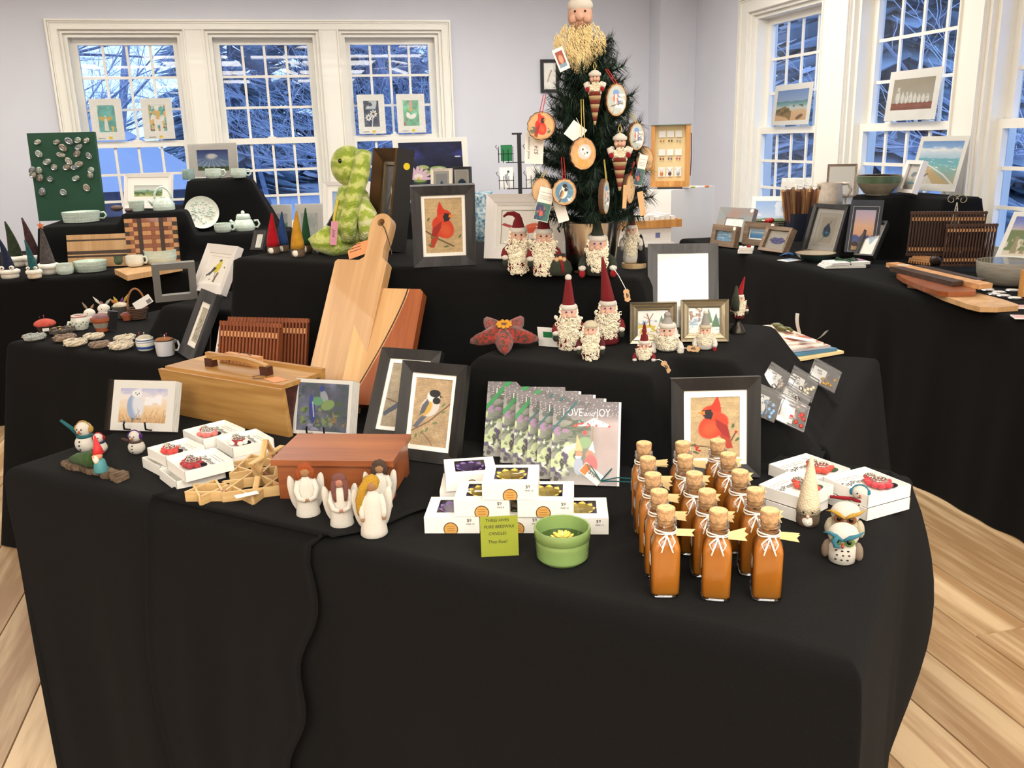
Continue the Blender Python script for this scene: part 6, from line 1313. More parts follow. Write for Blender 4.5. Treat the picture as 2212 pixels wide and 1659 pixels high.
def gilt(label, q, pic):
 M, w, h = panel(*q, ZS, .014); t = thing('picture_frame', label, 'picture frame', M, 'small champagne frames')
 b = w * .14
 f = MB(); f.ring(w, h, b * .55, .0, .016, slope=.006); obj('outer_moulding', f, m_gilt, t)
 f = MB(); f.ring(w - b * 1.1 + .001, h - b * 1.1 + .001, b * .5, .003, .016, M=TR(0, 0, b * .55 - .0005), slope=.003); obj('inner_moulding', f, m_gilt, t)
 f = MB(); f.ring(w - b * 2.1 + .001, h - b * 2.1 + .001, b * .22, .005, .016, M=TR(0, 0, b * 1.05 - .0005), slope=.002); obj('slip', f, m_gilt, t)
 i = b * 1.25; obj('picture', picture(pic, w - 2 * i, h - 2 * i), None, t, M=TR(0, .010, i)); obj('backing', MB().box(-w / 2 + .004, w / 2 - .004, .0161, .018, .004, h - .004), mat('backing_board', (92, 84, 74), .9), t)
gilt('champagne frame with a winter tree and yellow field, left of two', ((1361, 744), (1461, 742), (1359, 656), (1464.5, 655)), 'winter_a')
gilt('champagne frame with snowy pines, right of two', ((1471, 742), (1574, 741), (1469, 650.6), (1576, 650)), 'winter_b')
framed('picture_frame', 'dark grey frame whose glass mirrors a ceiling light, nothing readable inside', ((1399, 735), (1553, 735), (1397, 535), (1552, 532)), ZS, m_grey, .14, (), None, depth=.018, back=m_mat, recess=.006)
P = stand(1593, 722, ZS, .015); W = 21 * mpp(P); bh = hgt(P, 1593, 688)
t = thing('bobbin_stand', 'dark turned metal stand under the smallest gnome-like santa at the right', 'stand', T(P, face(P)))
obj('turned_base', MB().lathe([(0, 0), (W * .82, 0), (W * .84, .004), (W * .62, bh * .35), (W * .52, bh * .5), (W * .28, bh * .72), (W * .26, bh * .9), (W * .36, bh)], 22), mat('pewter', (58, 54, 48), .35, metal=.8), t, smooth=True, angle=50)
P2 = P + Vector((0, 0, bh + .0005)); W2 = 32 * mpp(P); t2 = santa('felt santa with a bent red hat and green tree on the metal stand', P2, W2, hgt(P2, 1600, 646) / W2, hgt(P2, 1606, 598) / W2, hat=BRED, seed=2, lean=.25, beard=(.95, .8), robe=BURG, rz=.2)
o = thing('felt_tree', 'tiny dark green felt tree held by the santa on the metal stand', 'tree figure', T(P2 + Vector((-W2 * .45, -W2 * .1, .022)), 0)); obj('tree', MB().tube([(0, -.01, 0), (0, -.01, .02), (.001, -.01, .055)], [.009, .009, .002], 12), GRNF, o, smooth=True)
def scallop(L, h): return [(0, -h * .3), (L * .15, -h * .5), (L * .3, -h * .42), (L * .5, -h * .5), (L * .7, -h * .42), (L * .85, -h * .5), (L, 0), (L * .85, h * .5), (L * .7, h * .42), (L * .5, h * .5), (L * .3, h * .42), (L * .15, h * .5), (0, h * .3)]
def string_tag(label, a, b, za, zb_, ang, hang=True):
 A, B = onz(*a, za), onz(*b, zb_)
 if hang: B = A + (EYE + ray(*b) * ((A - EYE).dot(FW)) - A); B = EYE + ray(*b) * ((A - EYE).dot(FW) - .012)
 t = thing('string_tag', label, 'tag', T(B, face(B)), 'brown string tags'); R = Matrix.Rotation(face(B), 4, 'Z').inverted(); d = R @ (A - B)
 obj('tag_sheet', MB().prism(scallop(.027, .013), -.0004, .0004), m_kraft, t, M=RY(ang) @ (Matrix.Identity(4) if hang else RX(-80))); obj('writing', MB().box(.008, .018, -.0008, -.0005, -.001, .001).box(.010, .016, -.0008, -.0005, .002, .0035), m_ink, t, M=RY(ang) @ (Matrix.Identity(4) if hang else RX(-80)))
 obj('string', MB().tube([(0, 0, 0), tuple(d * .5 + Vector((0, -.004, .004))), tuple(d)], .0007, 5), STR, t)
string_tag('brown price tag hanging on a long white string below the green-hatted santa', (1322, 575), (1352, 625), ZR + .04, 0, 80)
string_tag('brown price tag hanging over the front of the step below the smallest santa', (1415, 778), (1432, 781), ZS + .004, 0, 62)
string_tag('brown price tag lying between the round santa and the belled one', (1462, 757), (1484, 752), ZS + .006, ZS + .012, 5)
# TOP OF THE RISER
z3 = lambda x, y: (1000 + x / 3.687, 300 + y / 3.687)
put_santa('felt santa with a curled red hat tip, leftmost beside the white frame', (1122, 592), 60, 511, (1134, 450), ZR, hat=REDF, seed=0, droop=2.6, beard=(1, 1))
_t, P, W = put_santa('felt santa with a red bobble hat carrying a dark green sack', (1176, 596), 60, 514, (1179, 446), ZR, hat=REDF, pom=WH, seed=1, beard=(1, 1), robe=REDF)
Q = stand(1211, 597, ZR, .02); t = thing('felt_sack', 'dark green felt gift sack with a red ribbon at the foot of the bucket', 'sack', T(Q, face(Q))); r = 26 * mpp(Q)
obj('sack', MB().lathe([(0, 0), (r * .9, .002), (r, r * .5), (r * .8, r * 1.1), (r * .35, r * 1.45), (r * .45, r * 1.75), (0, r * 1.6)], 18), GRNF, t, smooth=True)
obj('ribbon', MB().tube([(r * .4 * math.cos(a), r * .4 * math.sin(a), r * 1.45) for a in np.linspace(0, 6.28, 14)[:-1]], .003, 6, closed=True).tube([(0, -r * .4, r * 1.4), (r * .15, -r * .95, r * .9), (r * .2, -r * 1.05, r * .3)], .003, 6), REDF, t, smooth=True)
for k in range(3): obj('acorn', MB().ell((-r * .3 + k * r * .3, -r * .55, r * 1.35 + (k % 2) * .003), .0055, 8, 6), m_kraft, t, smooth=True)
put_santa('felt santa with a dark green cone hat and red mittens before the tin bucket', (1291, 599), 66, 530, (1287, 466), ZR, hat=GRNF, mit=BRED, robe=GRNF, eyes=BLUB, seed=3, beard=(.8, .8), hatr=.22)
Q = stand(1369, 581, ZR, .025); t = thing('wood_round', 'pale wood slice under the santa holding a black tree', 'wood slice', T(Q, face(Q))); r = 26.5 * mpp(Q); sh = .011
obj('slice', MB().lathe([(0, 0), (r * .98, 0), (r, sh * .5), (r * .98, sh), (0, sh)], 28, scale if False else None) if False else MB().lathe([(0, 0), (r * .98, 0), (r, sh * .5), (r * .98, sh), (0, sh)], 28), wood('slice_wood', (206, 178, 134), (176, 142, 98), 2, 10, .6), t, smooth=True, angle=40)
P2 = Q + Vector((-r * .25, 0, sh + .0005)); W = 40 * mpp(Q); santa('slim felt santa with a dark red hat and holly standing on the wood slice', P2, W, hgt(P2, 1366, 499) / W, hgt(P2, 1366, 455) / W, hat=BURG, mit=GRYF, robe=WH, seed=0, beard=(.85, .75), pom=GRNF)
o = thing('felt_tree', 'black felt tree beside the slim santa on the wood slice', 'tree figure', T(Q + Vector((r * .5, -.006, sh + .0005)), 0)); th_ = hgt(Q, 1384, 505) - sh
obj('tree', MB().lathe([(0, 0), (r * .5, .0), (r * .55, .006), (r * .38, th_ * .5), (r * .12, th_ * .92), (0, th_)], 18), BLKF, o, smooth=True)
framed('picture_frame', 'wide grey framed red cardinal on old print beside the shadow box', ((895, 579), (1029, 573), (904, 404), (1038, 399)), ZR, m_grey, .155, ((.055, m_mat),), 'cardinal_right', depth=.02, glass=False)
M, w, h = panel((1045, 562), (1214, 566), (1053, 426), (1218, 420), ZR, .02); t = thing('picture_frame', 'white stepped frame with a flying cardinal behind the two left santas', 'picture frame', M)
for k, (o_, dp_, sl_) in enumerate(((0, 0, .004), (.045, .004, .003), (.085, .008, .003))): f = MB(); f.ring(w * (1 - 2 * o_) , h - 2 * o_ * w, w * .046, dp_, .022, M=TR(0, 0, o_ * w), slope=sl_); obj(('outer_moulding', 'middle_moulding', 'inner_moulding')[k], f, m_whitef, t)
f = MB(); i = .128 * w; f.ring(w - 2 * i + .002, h - 2 * i + .002, w * .06, .013, .016, M=TR(0, 0, i - .001)); obj('mat_board', f, m_mat, t); i += w * .06; obj('picture', picture('cardinal_flight', w - 2 * i, h - 2 * i), None, t, M=TR(0, .0158, i)); obj('backing', MB().box(-w / 2 + .01, w / 2 - .01, .0222, .024, .01, h - .01), mat('backing_board', (92, 84, 74), .9), t)
m_bronze = mat('bronze_gilt', (104, 76, 42), .38, metal=.55, var=.3, vs_=12, bump=.1, bs=60)
M, w, h = panel((797, 540), (838, 548), (827, 328.5), (877, 327), ZR, .05, 9)
w = .19; A = onz(836, 548, ZR); M = T(A + Vector((0, 0, .008)), face(A, -1.24)) @ TR(-w / 2, 0, 0) @ RX(-9)
t = thing('shadow_box', 'deep bronze framed bird portrait with black sides and a yellow dot', 'picture frame', M)
f = MB(); f.ring(w, h, .034, .0, .05, slope=.02); obj('moulding', f, m_bronze, t)
f = MB(); f.ring(w - .066, h - .066, .010, .024, .05, M=TR(0, 0, .033), slope=.002); obj('inner_moulding', f, m_gilt, t)
obj('picture', picture('bird_portrait', w - .084, h - .084), None, t, M=TR(0, .034, .042))
sd = MB(); sd.ring(w + .002, h + .002, .003, .006, .056, M=TR(0, 0, -.001)); sd.box(-w / 2, w / 2, .0501, .056, .002, h - .002); obj('black_sides', sd, mat('black_paint', (24, 23, 23), .5), t)
obj('yellow_dot', MB().lathe([(.0095, 0), (.0095, .0006)], 20, TR(w / 2 + .0012, .036, h - .045) @ RY(90)), mat('yellow_dot', (226, 200, 30), .6), t)
A = onz(682, 543, ZR); t = thing('picture_frame', 'black frame seen edge-on from behind, leaning on its strut by the plush bunny', 'picture frame', T(A + Vector((0, 0, .002)), face(A, -1.5)) @ RX(-33))
f = MB(); f.ring(.15, .20, .022, 0, .02); obj('moulding', f, m_blackf, t); obj('backing', MB().box(-.07, .07, .012, .016, .005, .195), mat('black_paint', (24, 23, 23), .5), t); obj('strut', MB().box(-.02, .02, -.0, .004, -.13, 0, M=TR(0, .021, .135) @ RX(42)), mat('black_paint', (24, 23, 23), .5), t)
framed('picture_frame', 'small narrow charcoal frame at the left end of the riser', ((541, 546), (567, 546), (548, 503), (577, 504.5)), ZR, m_grey, .24, ((.1, m_mat),), 'mist', depth=.014, glass=False)
for lb, (bx_, by_), (tx, ty), w_, m_ in (('red cone-hat gnome, leftmost on the riser', (592, 549), (588, 460), 28, felt('gnome_red', (170, 22, 34))), ('blue cone-hat gnome behind the red one', (613, 545), (612, 457), 24, felt('gnome_blue', (46, 74, 130))),
  ('mustard yellow cone-hat gnome by the bunny foot', (645, 556), (651, 455), 30, felt('gnome_gold', (190, 140, 44))), ('dark green cone-hat gnome behind the yellow one', (664, 547), (663, 449), 22, felt('gnome_green', (38, 78, 50)))):
 P = stand(bx_, by_, ZR, .016); cone_gnome('felt_gnome', lb, P, w_ / 2 * mpp(P), hgt(P, tx, ty), m_, felt('brown_wool', (104, 86, 70)), lean=.05, group='cone-hat gnomes', frac=.80, hair=WH, nose=False, rz=-.5)
def knit(key, c1, c2, c3):
 if key in MATS: return MATS[key]
 m, nt, b = _new(key); N, L = nt.nodes, nt.links; co = N.new('ShaderNodeTexCoord'); w = N.new('ShaderNodeTexWave'); w.bands_direction = 'Z'; w.inputs['Scale'].default_value = 9; w.inputs['Distortion'].default_value = 6; w.inputs['Detail'].default_value = 3; w.inputs['Detail Scale'].default_value = 4
 L.new(co.outputs['Object'], w.inputs['Vector']); r = N.new('ShaderNodeValToRGB'); L.new(w.outputs['Fac'], r.inputs[0]); r.color_ramp.elements[0].position = .15; r.color_ramp.elements[0].color = (*lin(c1), 1); r.color_ramp.elements[1].position = .95; r.color_ramp.elements[1].color = (*lin(c3), 1); e = r.color_ramp.elements.new(.55); e.color = (*lin(c2), 1)
 L.new(r.outputs[0], b.inputs['Base Color']); b.inputs['Roughness'].default_value = .95; b.inputs['Sheen Weight'].default_value = .3
 n = N.new('ShaderNodeTexVoronoi'); n.inputs['Scale'].default_value = 210; L.new(co.outputs['Object'], n.inputs['Vector']); bp_ = N.new('ShaderNodeBump'); bp_.inputs['Strength'].default_value = .6; bp_.inputs['Distance'].default_value = .003; L.new(n.outputs['Distance'], bp_.inputs['Height']); L.new(bp_.outputs[0], b.inputs['Normal'])
 MATS[key] = m; return m
KN = knit('knit_green', (138, 160, 52), (166, 184, 76), (196, 204, 122))
P = stand(765, 549, ZR, .05); s = mpp(P); Rf = lambda px_, py_: ((px_ - 765) * s, (549 - py_) * s)
t = thing('plush_bunny', 'lime green knitted lop-eared bunny sitting sideways with a pink tag', 'plush toy', T(P, face(P)))
x, z = Rf(770, 465); obj('body', MB().tube([(.0, 0, .006), (0, 0, .05), (.006, 0, .10), (.006, 0, .16), (-.002, 0, .19)], [.042, .058, .056, .046, .028], 20), KN, t, smooth=True)
x, z = Rf(772, 368); hd = obj('head', MB().ell((x - .006, 0, z), (.050, .05, .056), 24, 16), KN, t, smooth=True)
x2, z2_ = Rf(750, 357); obj('eye', MB().ell((x2, -.043, z2_), (.0055, .004, .0065), 10, 8), BEAD, hd, smooth=True)
pe = [(*Rf(800, 340), ), Rf(790, 385), Rf(772, 430), Rf(758, 480), Rf(755, 520)]; obj('ear', MB().tube([(pe[i][0], (-.035, -.055, -.07, -.072, -.068)[i], pe[i][1]) for i in range(5)], [.022, .026, .023, .024, .020], 14), KN, t, smooth=True)
pa = [Rf(785, 440), Rf(797, 470), Rf(797, 500), Rf(790, 520)]; obj('arm', MB().tube([(pa[i][0], (-.04, -.058, -.06, -.055)[i], pa[i][1]) for i in range(4)], [.024, .030, .026, .018], 14), knit('knit_pale', (160, 180, 70), (196, 204, 120), (218, 218, 170)), t, smooth=True)
pf = [Rf(760, 530), Rf(725, 530), Rf(700, 512), Rf(692, 500)]; obj('leg', MB().tube([(pf[0][0], -.03, max(.03, pf[0][1])), (pf[1][0], -.045, max(.03, pf[1][1])), (pf[2][0], -.05, pf[2][1]), (pf[3][0], -.05, pf[3][1])], [.034, .036, .040, .032], 16), KN, t, smooth=True)
obj('belly_seam', MB().tube([(-.05, -.02, .05), (-.048, -.03, .10), (-.034, -.034, .15)], .004, 6), mat('yellow_yarn', (220, 200, 90), .9), t)
x, z = Rf(727, 500); o = obj('name_tag', MB().box(-.009, .009, -.0006, .0006, -.032, .032), mat('pink_card', (206, 140, 160), .6), t, M=TR(x, -.095, z) @ RY(8)); text('June', .012, 'handwriting', m_ink, o, TR(0, -.0008, 0) @ RY(90), shear=.3)
# THE SMALL TREE IN ITS BUCKET
Pb = stand(1277, 594, ZR, .06); s = mpp(Pb); Rb, Rt = 50 * s, 64 * s; hb_ = hgt(Pb, 1277, 476)
t = thing('tin_bucket', 'shiny galvanized bucket holding the small artificial tree', 'bucket', T(Pb, face(Pb)))
m_tin = mat('galvanized', (176, 172, 164), .16, metal=1.0, bump=.06, bs=30)
lathe_pot(t, 'bucket', [(0, 0), (Rb, 0), (Rb + .001, .004), (Rt, hb_ * .985), (Rt + .004, hb_), (Rt + .002, hb_ + .003), (Rt - .002, hb_), (Rb - .003, .01), (0, .01)], m_tin, 40)
obj('filling', MB().lathe([(0, hb_ * .8), (Rt * .93, hb_ * .8)], 24, cap=False), mat('dark_moss', (30, 34, 26), .95), t)
for sg in (-1, 1): obj('bail', MB().tube([(sg * (Rt + .001), 0, hb_ * .9), (sg * (Rt + .007), -.01, hb_ * .86), (sg * (Rt + .002), -.02, hb_ * .8)], .002, 6), m_tin, t)
Ptree = Pb + Vector((0, 0, hb_ * .8)); Ht = hgt(Ptree, 1262, 95)
t = thing('artificial_tree', 'small dark green artificial tree hung with felt and wood-slice ornaments', 'christmas tree', T(Ptree + Vector((0, 0, .001)), 0))
obj('trunk', MB().tube([(0, 0, 0), (0, 0, Ht * .95)], [.008, .003], 6), m_bark, t)
m_ndl = mat('needle_green', (34, 58, 44), .6, var=.35, vs_=20, c2=(22, 40, 30))
def twig(seed, L):
 r = random.Random(seed); b = MB(); b.tube([(0, 0, 0), (L * .5, 0, .004), (L, 0, .016)], .0016, 4)
 for i in range(int(L * 2300)):
  q = r.random() ** .8; p = Vector((L * (.08 + .92 * q), 0, .016 * q * q)); a = r.uniform(0, 6.28); n = Vector((r.uniform(.5, 1.0), math.cos(a), math.sin(a))).normalized() * r.uniform(.02, .036); sd_ = n.cross(Vector((0, 0, 1))).normalized() * .0011
  b.add([p - sd_, p + sd_, p + n], [(0, 1, 2)])
 return b.mesh('branch', m_ndl)
tw = [twig(i + 60, L) for i, L in enumerate((.05, .07, .09, .11, .13, .145))]; r = random.Random(9)
for i in range(230):
 q = (i + .5) / 230; zq = Ht * (.02 + .96 * q ** 1.0); rad = .028 + .125 * (1 - q) ** .75 * (1 if q > .16 else .72 + q * 1.7); k = min(5, max(0, int((rad - .04) / .02))); a = i * 2.399 + r.uniform(-.2, .2)
 obj('branch', tw[k], None, t, M=TR(0, 0, zq) @ Matrix.Rotation(a, 4, 'Z') @ Matrix.Rotation(r.uniform(-.35, .2), 4, 'Y') @ Matrix.Scale(r.uniform(.9, 1.12), 4), rec=False)
def ont(x, y, d):
 v = ray(x, y); a = away(Ptree); return EYE + v * ((Ptree.dot(a) - d) / v.dot(a))
m_barkb = mat('bark_rim', (84, 60, 42), .9, bump=.6, bs=160); m_wslice = wood('slice_face', (206, 164, 116), (180, 134, 88), 1, 10, .6); REDC = mat('red_cord', (176, 36, 34), .7)
def pic_round(key, rx, rz_):
 k = ('round', key, round(rx, 4), round(rz_, 4))
 if k not in PME:
  import bmesh
  me = picture(key, rx * 2, rz_ * 2).copy(); bm = bmesh.new(); bm.from_mesh(me); bmesh.ops.delete(bm, geom=[v for v in bm.verts if (v.co.x / rx) ** 2 + ((v.co.z - rz_) / rz_) ** 2 > .93], context='VERTS'); bm.to_mesh(me); bm.free(); PME[k] = me
 return PME[k]
def slice_orn(label, c, rx, ry, pic, d, yaw=0, cord=None, top=None, thick=.010, tilt=0):
 P = ont(*c, d); s_ = mpp(P); rx, ry = rx * s_, ry * s_
 t = thing('wood_slice_ornament', label, 'ornament', T(P, face(P, yaw)) @ RY(tilt), 'painted wood-slice ornaments'); vs = []; n = 28; b = MB()
 rr = [1 + .03 * math.sin(3 * k + c[0]) for k in range(n)]
 for y, q in ((0, .97), (.002, 1.0), (thick, 1.0), (thick + .001, .96)): vs += [(rx * q * rr[k] * math.cos(2 * PI * k / n), y, ry * q * rr[k] * math.sin(2 * PI * k / n)) for k in range(n)]
 b.add(vs, [(j * n + k, j * n + (k + 1) % n, (j + 1) * n + (k + 1) % n, (j + 1) * n + k) for j in range(3) for k in range(n)]); obj('bark_rim', b, m_barkb, t, smooth=True)
 for y in (0.0001, thick + .0005): obj('wood_face', MB().add([(rx * .95 * rr[k] * math.cos(2 * PI * k / n), y, ry * .95 * rr[k] * math.sin(2 * PI * k / n)) for k in range(n)], [tuple(range(n))]), m_wslice, t)
 if pic: obj('picture', pic_round(pic, rx * .9, ry * .9), None, t, M=TR(0, -.0006, -ry * .9))
 if cord:
  Q = ont(*top, d * .75); R_ = t.matrix_world.inverted() @ Q; obj('cord', MB().tube([(-.003, 0, ry * .9), tuple(R_ + Vector((-.002, 0, 0))), tuple(R_ + Vector((.003, 0, 0))), (.003, 0, ry * .9)], .0009, 5), cord, t)
 return t
slice_orn('wood-slice ornament painted with a red cardinal at the left of the tree', (1169, 272), 31, 30, 'cardinal_slice', .13, -.15, REDC, (1176, 205))
slice_orn('wood-slice ornament painted with a barn owl face in the middle of the tree', (1260, 332), 29, 35, 'owl_slice', .15, .2, TWN, (1257, 215))
slice_orn('oval wood-slice ornament painted with a bluebird at the right', (1332, 216), 24, 35, 'bluebird_slice', .10, .35, REDC, (1310, 150))
slice_orn('wood-slice ornament painted with a chickadee low on the tree', (1219, 415), 27, 29, 'chickadee_slice', .15, 0, REDC, (1215, 340))
slice_orn('plain wood-slice ornament showing its growth rings beside the chickadee', (1170, 412), 22, 28, 'rings_slice', .12, -.2, TWN, (1177, 370))
slice_orn('barky wood-slice ornament turned edge-on, low front of the tree', (1310, 425), 24, 38, 'bluebird_slice', .14, 1.25, TWN, (1305, 345))
slice_orn('second edge-on wood slice hanging at the lower right of the tree', (1362, 408), 22, 32, 'rings_slice', .10, 1.1, REDC, (1370, 350))
slice_orn('wood-slice ornament painted with a blue heron at the right edge of the tree', (1376, 295), 22, 30, 'bluebird_slice', .07, .7, TWN, (1362, 245))
slice_orn('wood-slice ornament half hidden at the far lower right of the tree', (1393, 345), 20, 28, 'rings_slice', .03, .3, REDC, (1372, 320))
def paper_orn(label, c, w, h, d, ang, pic=None, yaw=0, top=None, lines=True, m=None):
 P = ont(*c, d); s_ = mpp(P); w, h = w * s_, h * s_; t = thing('hanging_card', label, 'tag', T(P, face(P, yaw)) @ RY(ang), 'paper cards on the tree'); obj('card', MB().box(-w / 2, w / 2, 0, .0007, -h / 2, h / 2), m or m_paper, t)
 if pic: obj('picture', picture(pic, w * .96, h * .96), None, t, M=TR(0, -.0004, -h * .48))
 if top: Q = t.matrix_world.inverted() @ ont(*top, d * .8); obj('string', MB().tube([(0, 0, h * .45), tuple(Q)], .0007, 5), STR, t)
 return t
paper_orn('white card with a small photograph clipped at the upper left of the tree', (1212, 128), 24, 48, .06, -22, 'photo_card')
paper_orn('blank white square tag hanging beside the owl slice', (1243, 285), 36, 36, .13, 38, top=(1245, 255))
o = paper_orn('tall white sign reading wood ornament, left of the tree', (1154, 320), 40, 66, .10, 3);
_w = 40 * mpp(ont(1154, 320, .10)); text('wood ornament', _w * .22, 'handwriting', m_greyink, o, TR(-_w * .30, -.0006, 0) @ RY(-90), shear=.2, sx=.8); text('$24', _w * .30, 'handwriting', m_greyink, o, TR(_w * .12, -.0006, -.005) @ RY(-90), shear=.2)
paper_orn('narrow card with a painted landscape hanging low left of the bucket', (1175, 442), 32, 72, .13, 14, 'landscape_card', top=(1172, 380))
paper_orn('white price tag beside the landscape card', (1210, 450), 24, 60, .11, -16, top=(1200, 400))
paper_orn('white tag printed with small lines at the lower right of the tree', (1384, 368), 18, 66, .09, 12, 'landscape_card', top=(1380, 330))
paper_orn('long kraft tag turned edge-on at the right of the tree', (1350, 425), 12, 50, .12, 4, m=m_kraft, yaw=.8)
paper_orn('brown tag hanging lowest at the right of the tree', (1386, 440), 14, 52, .09, -10, m=m_kraft, yaw=.5)
def cone_santa(label, c, Wp, tip, d, stripes):
 P = ont(*c, d); W = Wp * mpp(P); t = thing('santa_ornament', label, 'ornament', T(P, face(P), W), 'striped cone santas')
 def mk(): return curls(60, 2, .42, -.55, -.05, .30, .055, .3, .024)
 obj('beard', cached('csb', mk), None, t); obj('head', MC['sf'] if 'sf' in MC else MB().ell((0, 0, 0), .26, 14, 10), SKIN, t, M=TR(0, -.02, .18))
 obj('hat_brim', MC[('br', WH.name)], None, t, M=TR(0, 0, .38)); obj('crown', MB().ell((0, 0, .44), (.25, .24, .17), 14, 9), WH, t, smooth=True)
 for sg in (-1, 1):
  ar = obj('arm', MB().tube([(sg * .3, 0, -.05), (sg * .46, -.12, -.12), (sg * .40, -.25, -.28)], [.12, .14, .11], 9), WH, t, smooth=True); obj('mitten', MB().ell((sg * .38, -.28, -.34), (.11, .10, .13), 10, 8), BRED, ar, smooth=True); obj('eye', MB().ell((sg * .085, -.255, .27), .03, 8, 6), BEAD, t, smooth=True)
 L = hgt(P, *tip) / W; n = 8
 for k in range(n):
  q0, q1 = k / n, (k + 1) / n; r0, r1 = .36 * (1 - q0 * .86), .36 * (1 - q1 * .86); obj('stripe', MB().lathe([(r0, -.45 + (L + .45) * q0), (r1, -.45 + (L + .45) * q1)], 16), felt('stripe_red', (140, 56, 44)) if k % 2 == 0 else felt('stripe_tan', (206, 176, 130)), t, smooth=True)
 obj('loop', MB().tube([(0, 0, .55), (-.08, 0, .8), (.0, 0, 1.0), (.08, 0, .8), (0, 0, .55)], .02, 5), TWN, t)
cone_santa('felt santa ornament with a red and tan striped cone body near the tree top', (1285, 178), 42, (1290, 270), .12, 1)
cone_santa('felt santa ornament with striped cone at the right of the tree, green cord loop', (1339, 318), 48, (1340, 412), .12, 1)
P = ont(1253, 42, .035); W = 64 * mpp(P); t = thing('santa_tree_topper', 'large felt santa head with a long curly cream beard on top of the tree', 'tree topper', T(P, face(P), W))
obj('head', MB().ell((0, 0, .10), (.42, .40, .50), 22, 16), SKIN, t, smooth=True)
obj('cap', MB().ell((0, .02, .42), (.435, .42, .30), 22, 14, nz=.02), WH, t, smooth=True)
obj('nose', MB().ell((-.02, -.42, .05), (.14, .13, .14), 14, 10), SKIN, t, smooth=True)
for sg in (-1, 1): obj('cheek', MB().ell((sg * .23, -.35, -.02), (.14, .10, .13), 12, 9), SKIN, t, smooth=True); obj('eye', MB().ell((sg * .17, -.37, .22), (.04, .03, .04), 10, 8), BEAD, t, smooth=True)
obj('mouth', MB().tube([(-.08, -.42, -.17), (0, -.44, -.19), (.08, -.42, -.17)], .02, 6), felt('rose_felt', (206, 140, 120)), t)
def bigbeard():
 r = random.Random(5); b = MB(); b.ell((0, 0, -.68), (.46, .2, .75), 16, 10)
 for i in range(560):
  v = r.random() ** .8; z = -.12 - 1.35 * v; wz = (.50 + .36 * math.sin(PI * min(1, v * 1.3))) * (1 - .72 * max(0, v - .6) / .4); u = r.uniform(-1, 1); pts = []; a0 = r.uniform(0, 6); R = .030
  for k in range(10): q = k / 9; a = a0 + k * 1.15; pts.append((u * wz + R * math.cos(a) + u * .06 * q, -.34 * math.sqrt(max(.03, 1 - u * u * .9)) + R * .7 * math.sin(a) - .02, z - .30 * q))
  b.tube(pts, [.018 * (1 - .6 * k / 9) for k in range(10)], 4)
 return b
obj('beard', bigbeard(), mat('golden_wool', (228, 206, 150), .65, var=.15, vs_=20, sheen=.3), t, smooth=True)
# SECOND ISLAND TABLE: pincushions and wool rings
zp = lambda x, y: (x / 5.267, 560 + y / 5.267)
def wool_ring(label, c, Wpx, m, seed, dep=.62):
 P = onz(*c, ZT); W = Wpx * mpp(P); r = random.Random(seed); t = thing('wool_ring', label, 'wool ring', T(P + Vector((0, 0, .001)), face(P) + r.uniform(-.3, .3)), 'curly wool rings')
 b = MB(); R = W * .34
 b.tube([(R * math.cos(a), R * math.sin(a), W * .14) for a in np.linspace(0, 2 * PI, 20)[:-1]], W * .13, 8, closed=True)
 for i in range(90):
  a = r.uniform(0, 6.283); q = r.uniform(-1, 1); c0 = Vector((R * math.cos(a), R * math.sin(a), W * .14)); n = Vector((math.cos(a) * math.cos(q * 2.2), math.sin(a) * math.cos(q * 2.2), math.sin(q * 2.2) * .8 + .3)); c0 += n * W * .10; pts = []
  for k in range(6): g = k * 1.1 + a * 3; pts.append(c0 + Vector((math.cos(g), math.sin(g), .5 * math.sin(g * .7))) * W * .085)
  b.tube([(p.x, p.y, max(.003, p.z)) for p in pts], [W * .026] * 6, 4)
 obj('curled_wool', b, m, t, smooth=True); return t
def wmat(k, c): return mat(k, c, .95, bump=.8, bs=300, var=.25, vs_=60, sheen=.3)
WC, WB, WG, WK = wmat('wool_cream', (226, 214, 190)), wmat('wool_brown', (140, 116, 96)), wmat('wool_greyblue', (176, 182, 176)), wmat('wool_dark', (74, 62, 50))
for lb, c, w_, m_ in (('grey-white wool ring at the far left of the pincushion table', (75, 735), 46, WG), ('dark wool ring with mustard tufts beside the red pincushion', (136, 722), 50, WK), ('tan wool ring in front of the mustard-tufted one', (141, 737), 46, WB), ('cream wool ring third along the front of the table', (164, 747), 48, WC),
  ('cream wool ring with a dark centre behind the front row', (204, 733), 42, WC), ('brown wool ring between two cream ones at the front', (217, 751), 44, WB), ('cream wool ring behind the rightmost front one, dark hole', (270, 737), 44, WC), ('cream wool ring rightmost in the front row by the striped pot', (263, 754), 52, WC)):
 t = wool_ring(lb, c, w_, m_, int(c[0]))
 if 'mustard' in lb[:30]:
  W = w_ * mpp(onz(*c, ZT)); b = MB(); [b.ell((W * .3 * math.cos(a), W * .3 * math.sin(a), W * .28), (W * .10, W * .05, W * .03), 8, 6, rot=Matrix.Rotation(a, 3, 'Z')) for a in (0, 1.8, 3, 4.4)]; obj('mustard_tufts', b, felt('yellow_felt', (222, 176, 74)), t, smooth=True)
def pot_at(name, label, cat, base, wpx, top, z=ZT, group=None):
 P = stand(*base, z); R = wpx / 2 * mpp(P); P = P + away(P) * R * .8; R = wpx / 2 * mpp(P); return thing(name, label, cat, T(P + Vector((0, 0, .001)), face(P)), group), P, R, hgt(P, *top)
PINS = mat('pin_heads', (206, 60, 110), .3)
def pins(t, pts, h=.012):
 for i, (x, y, z) in enumerate(pts): obj('pin', MB().tube([(x, y, z - .004), (x, y, z + h)], .0006, 4).ell((x, y, z + h), .0022, 6, 5), (PINS, m_ink, m_paper)[i % 3], t)
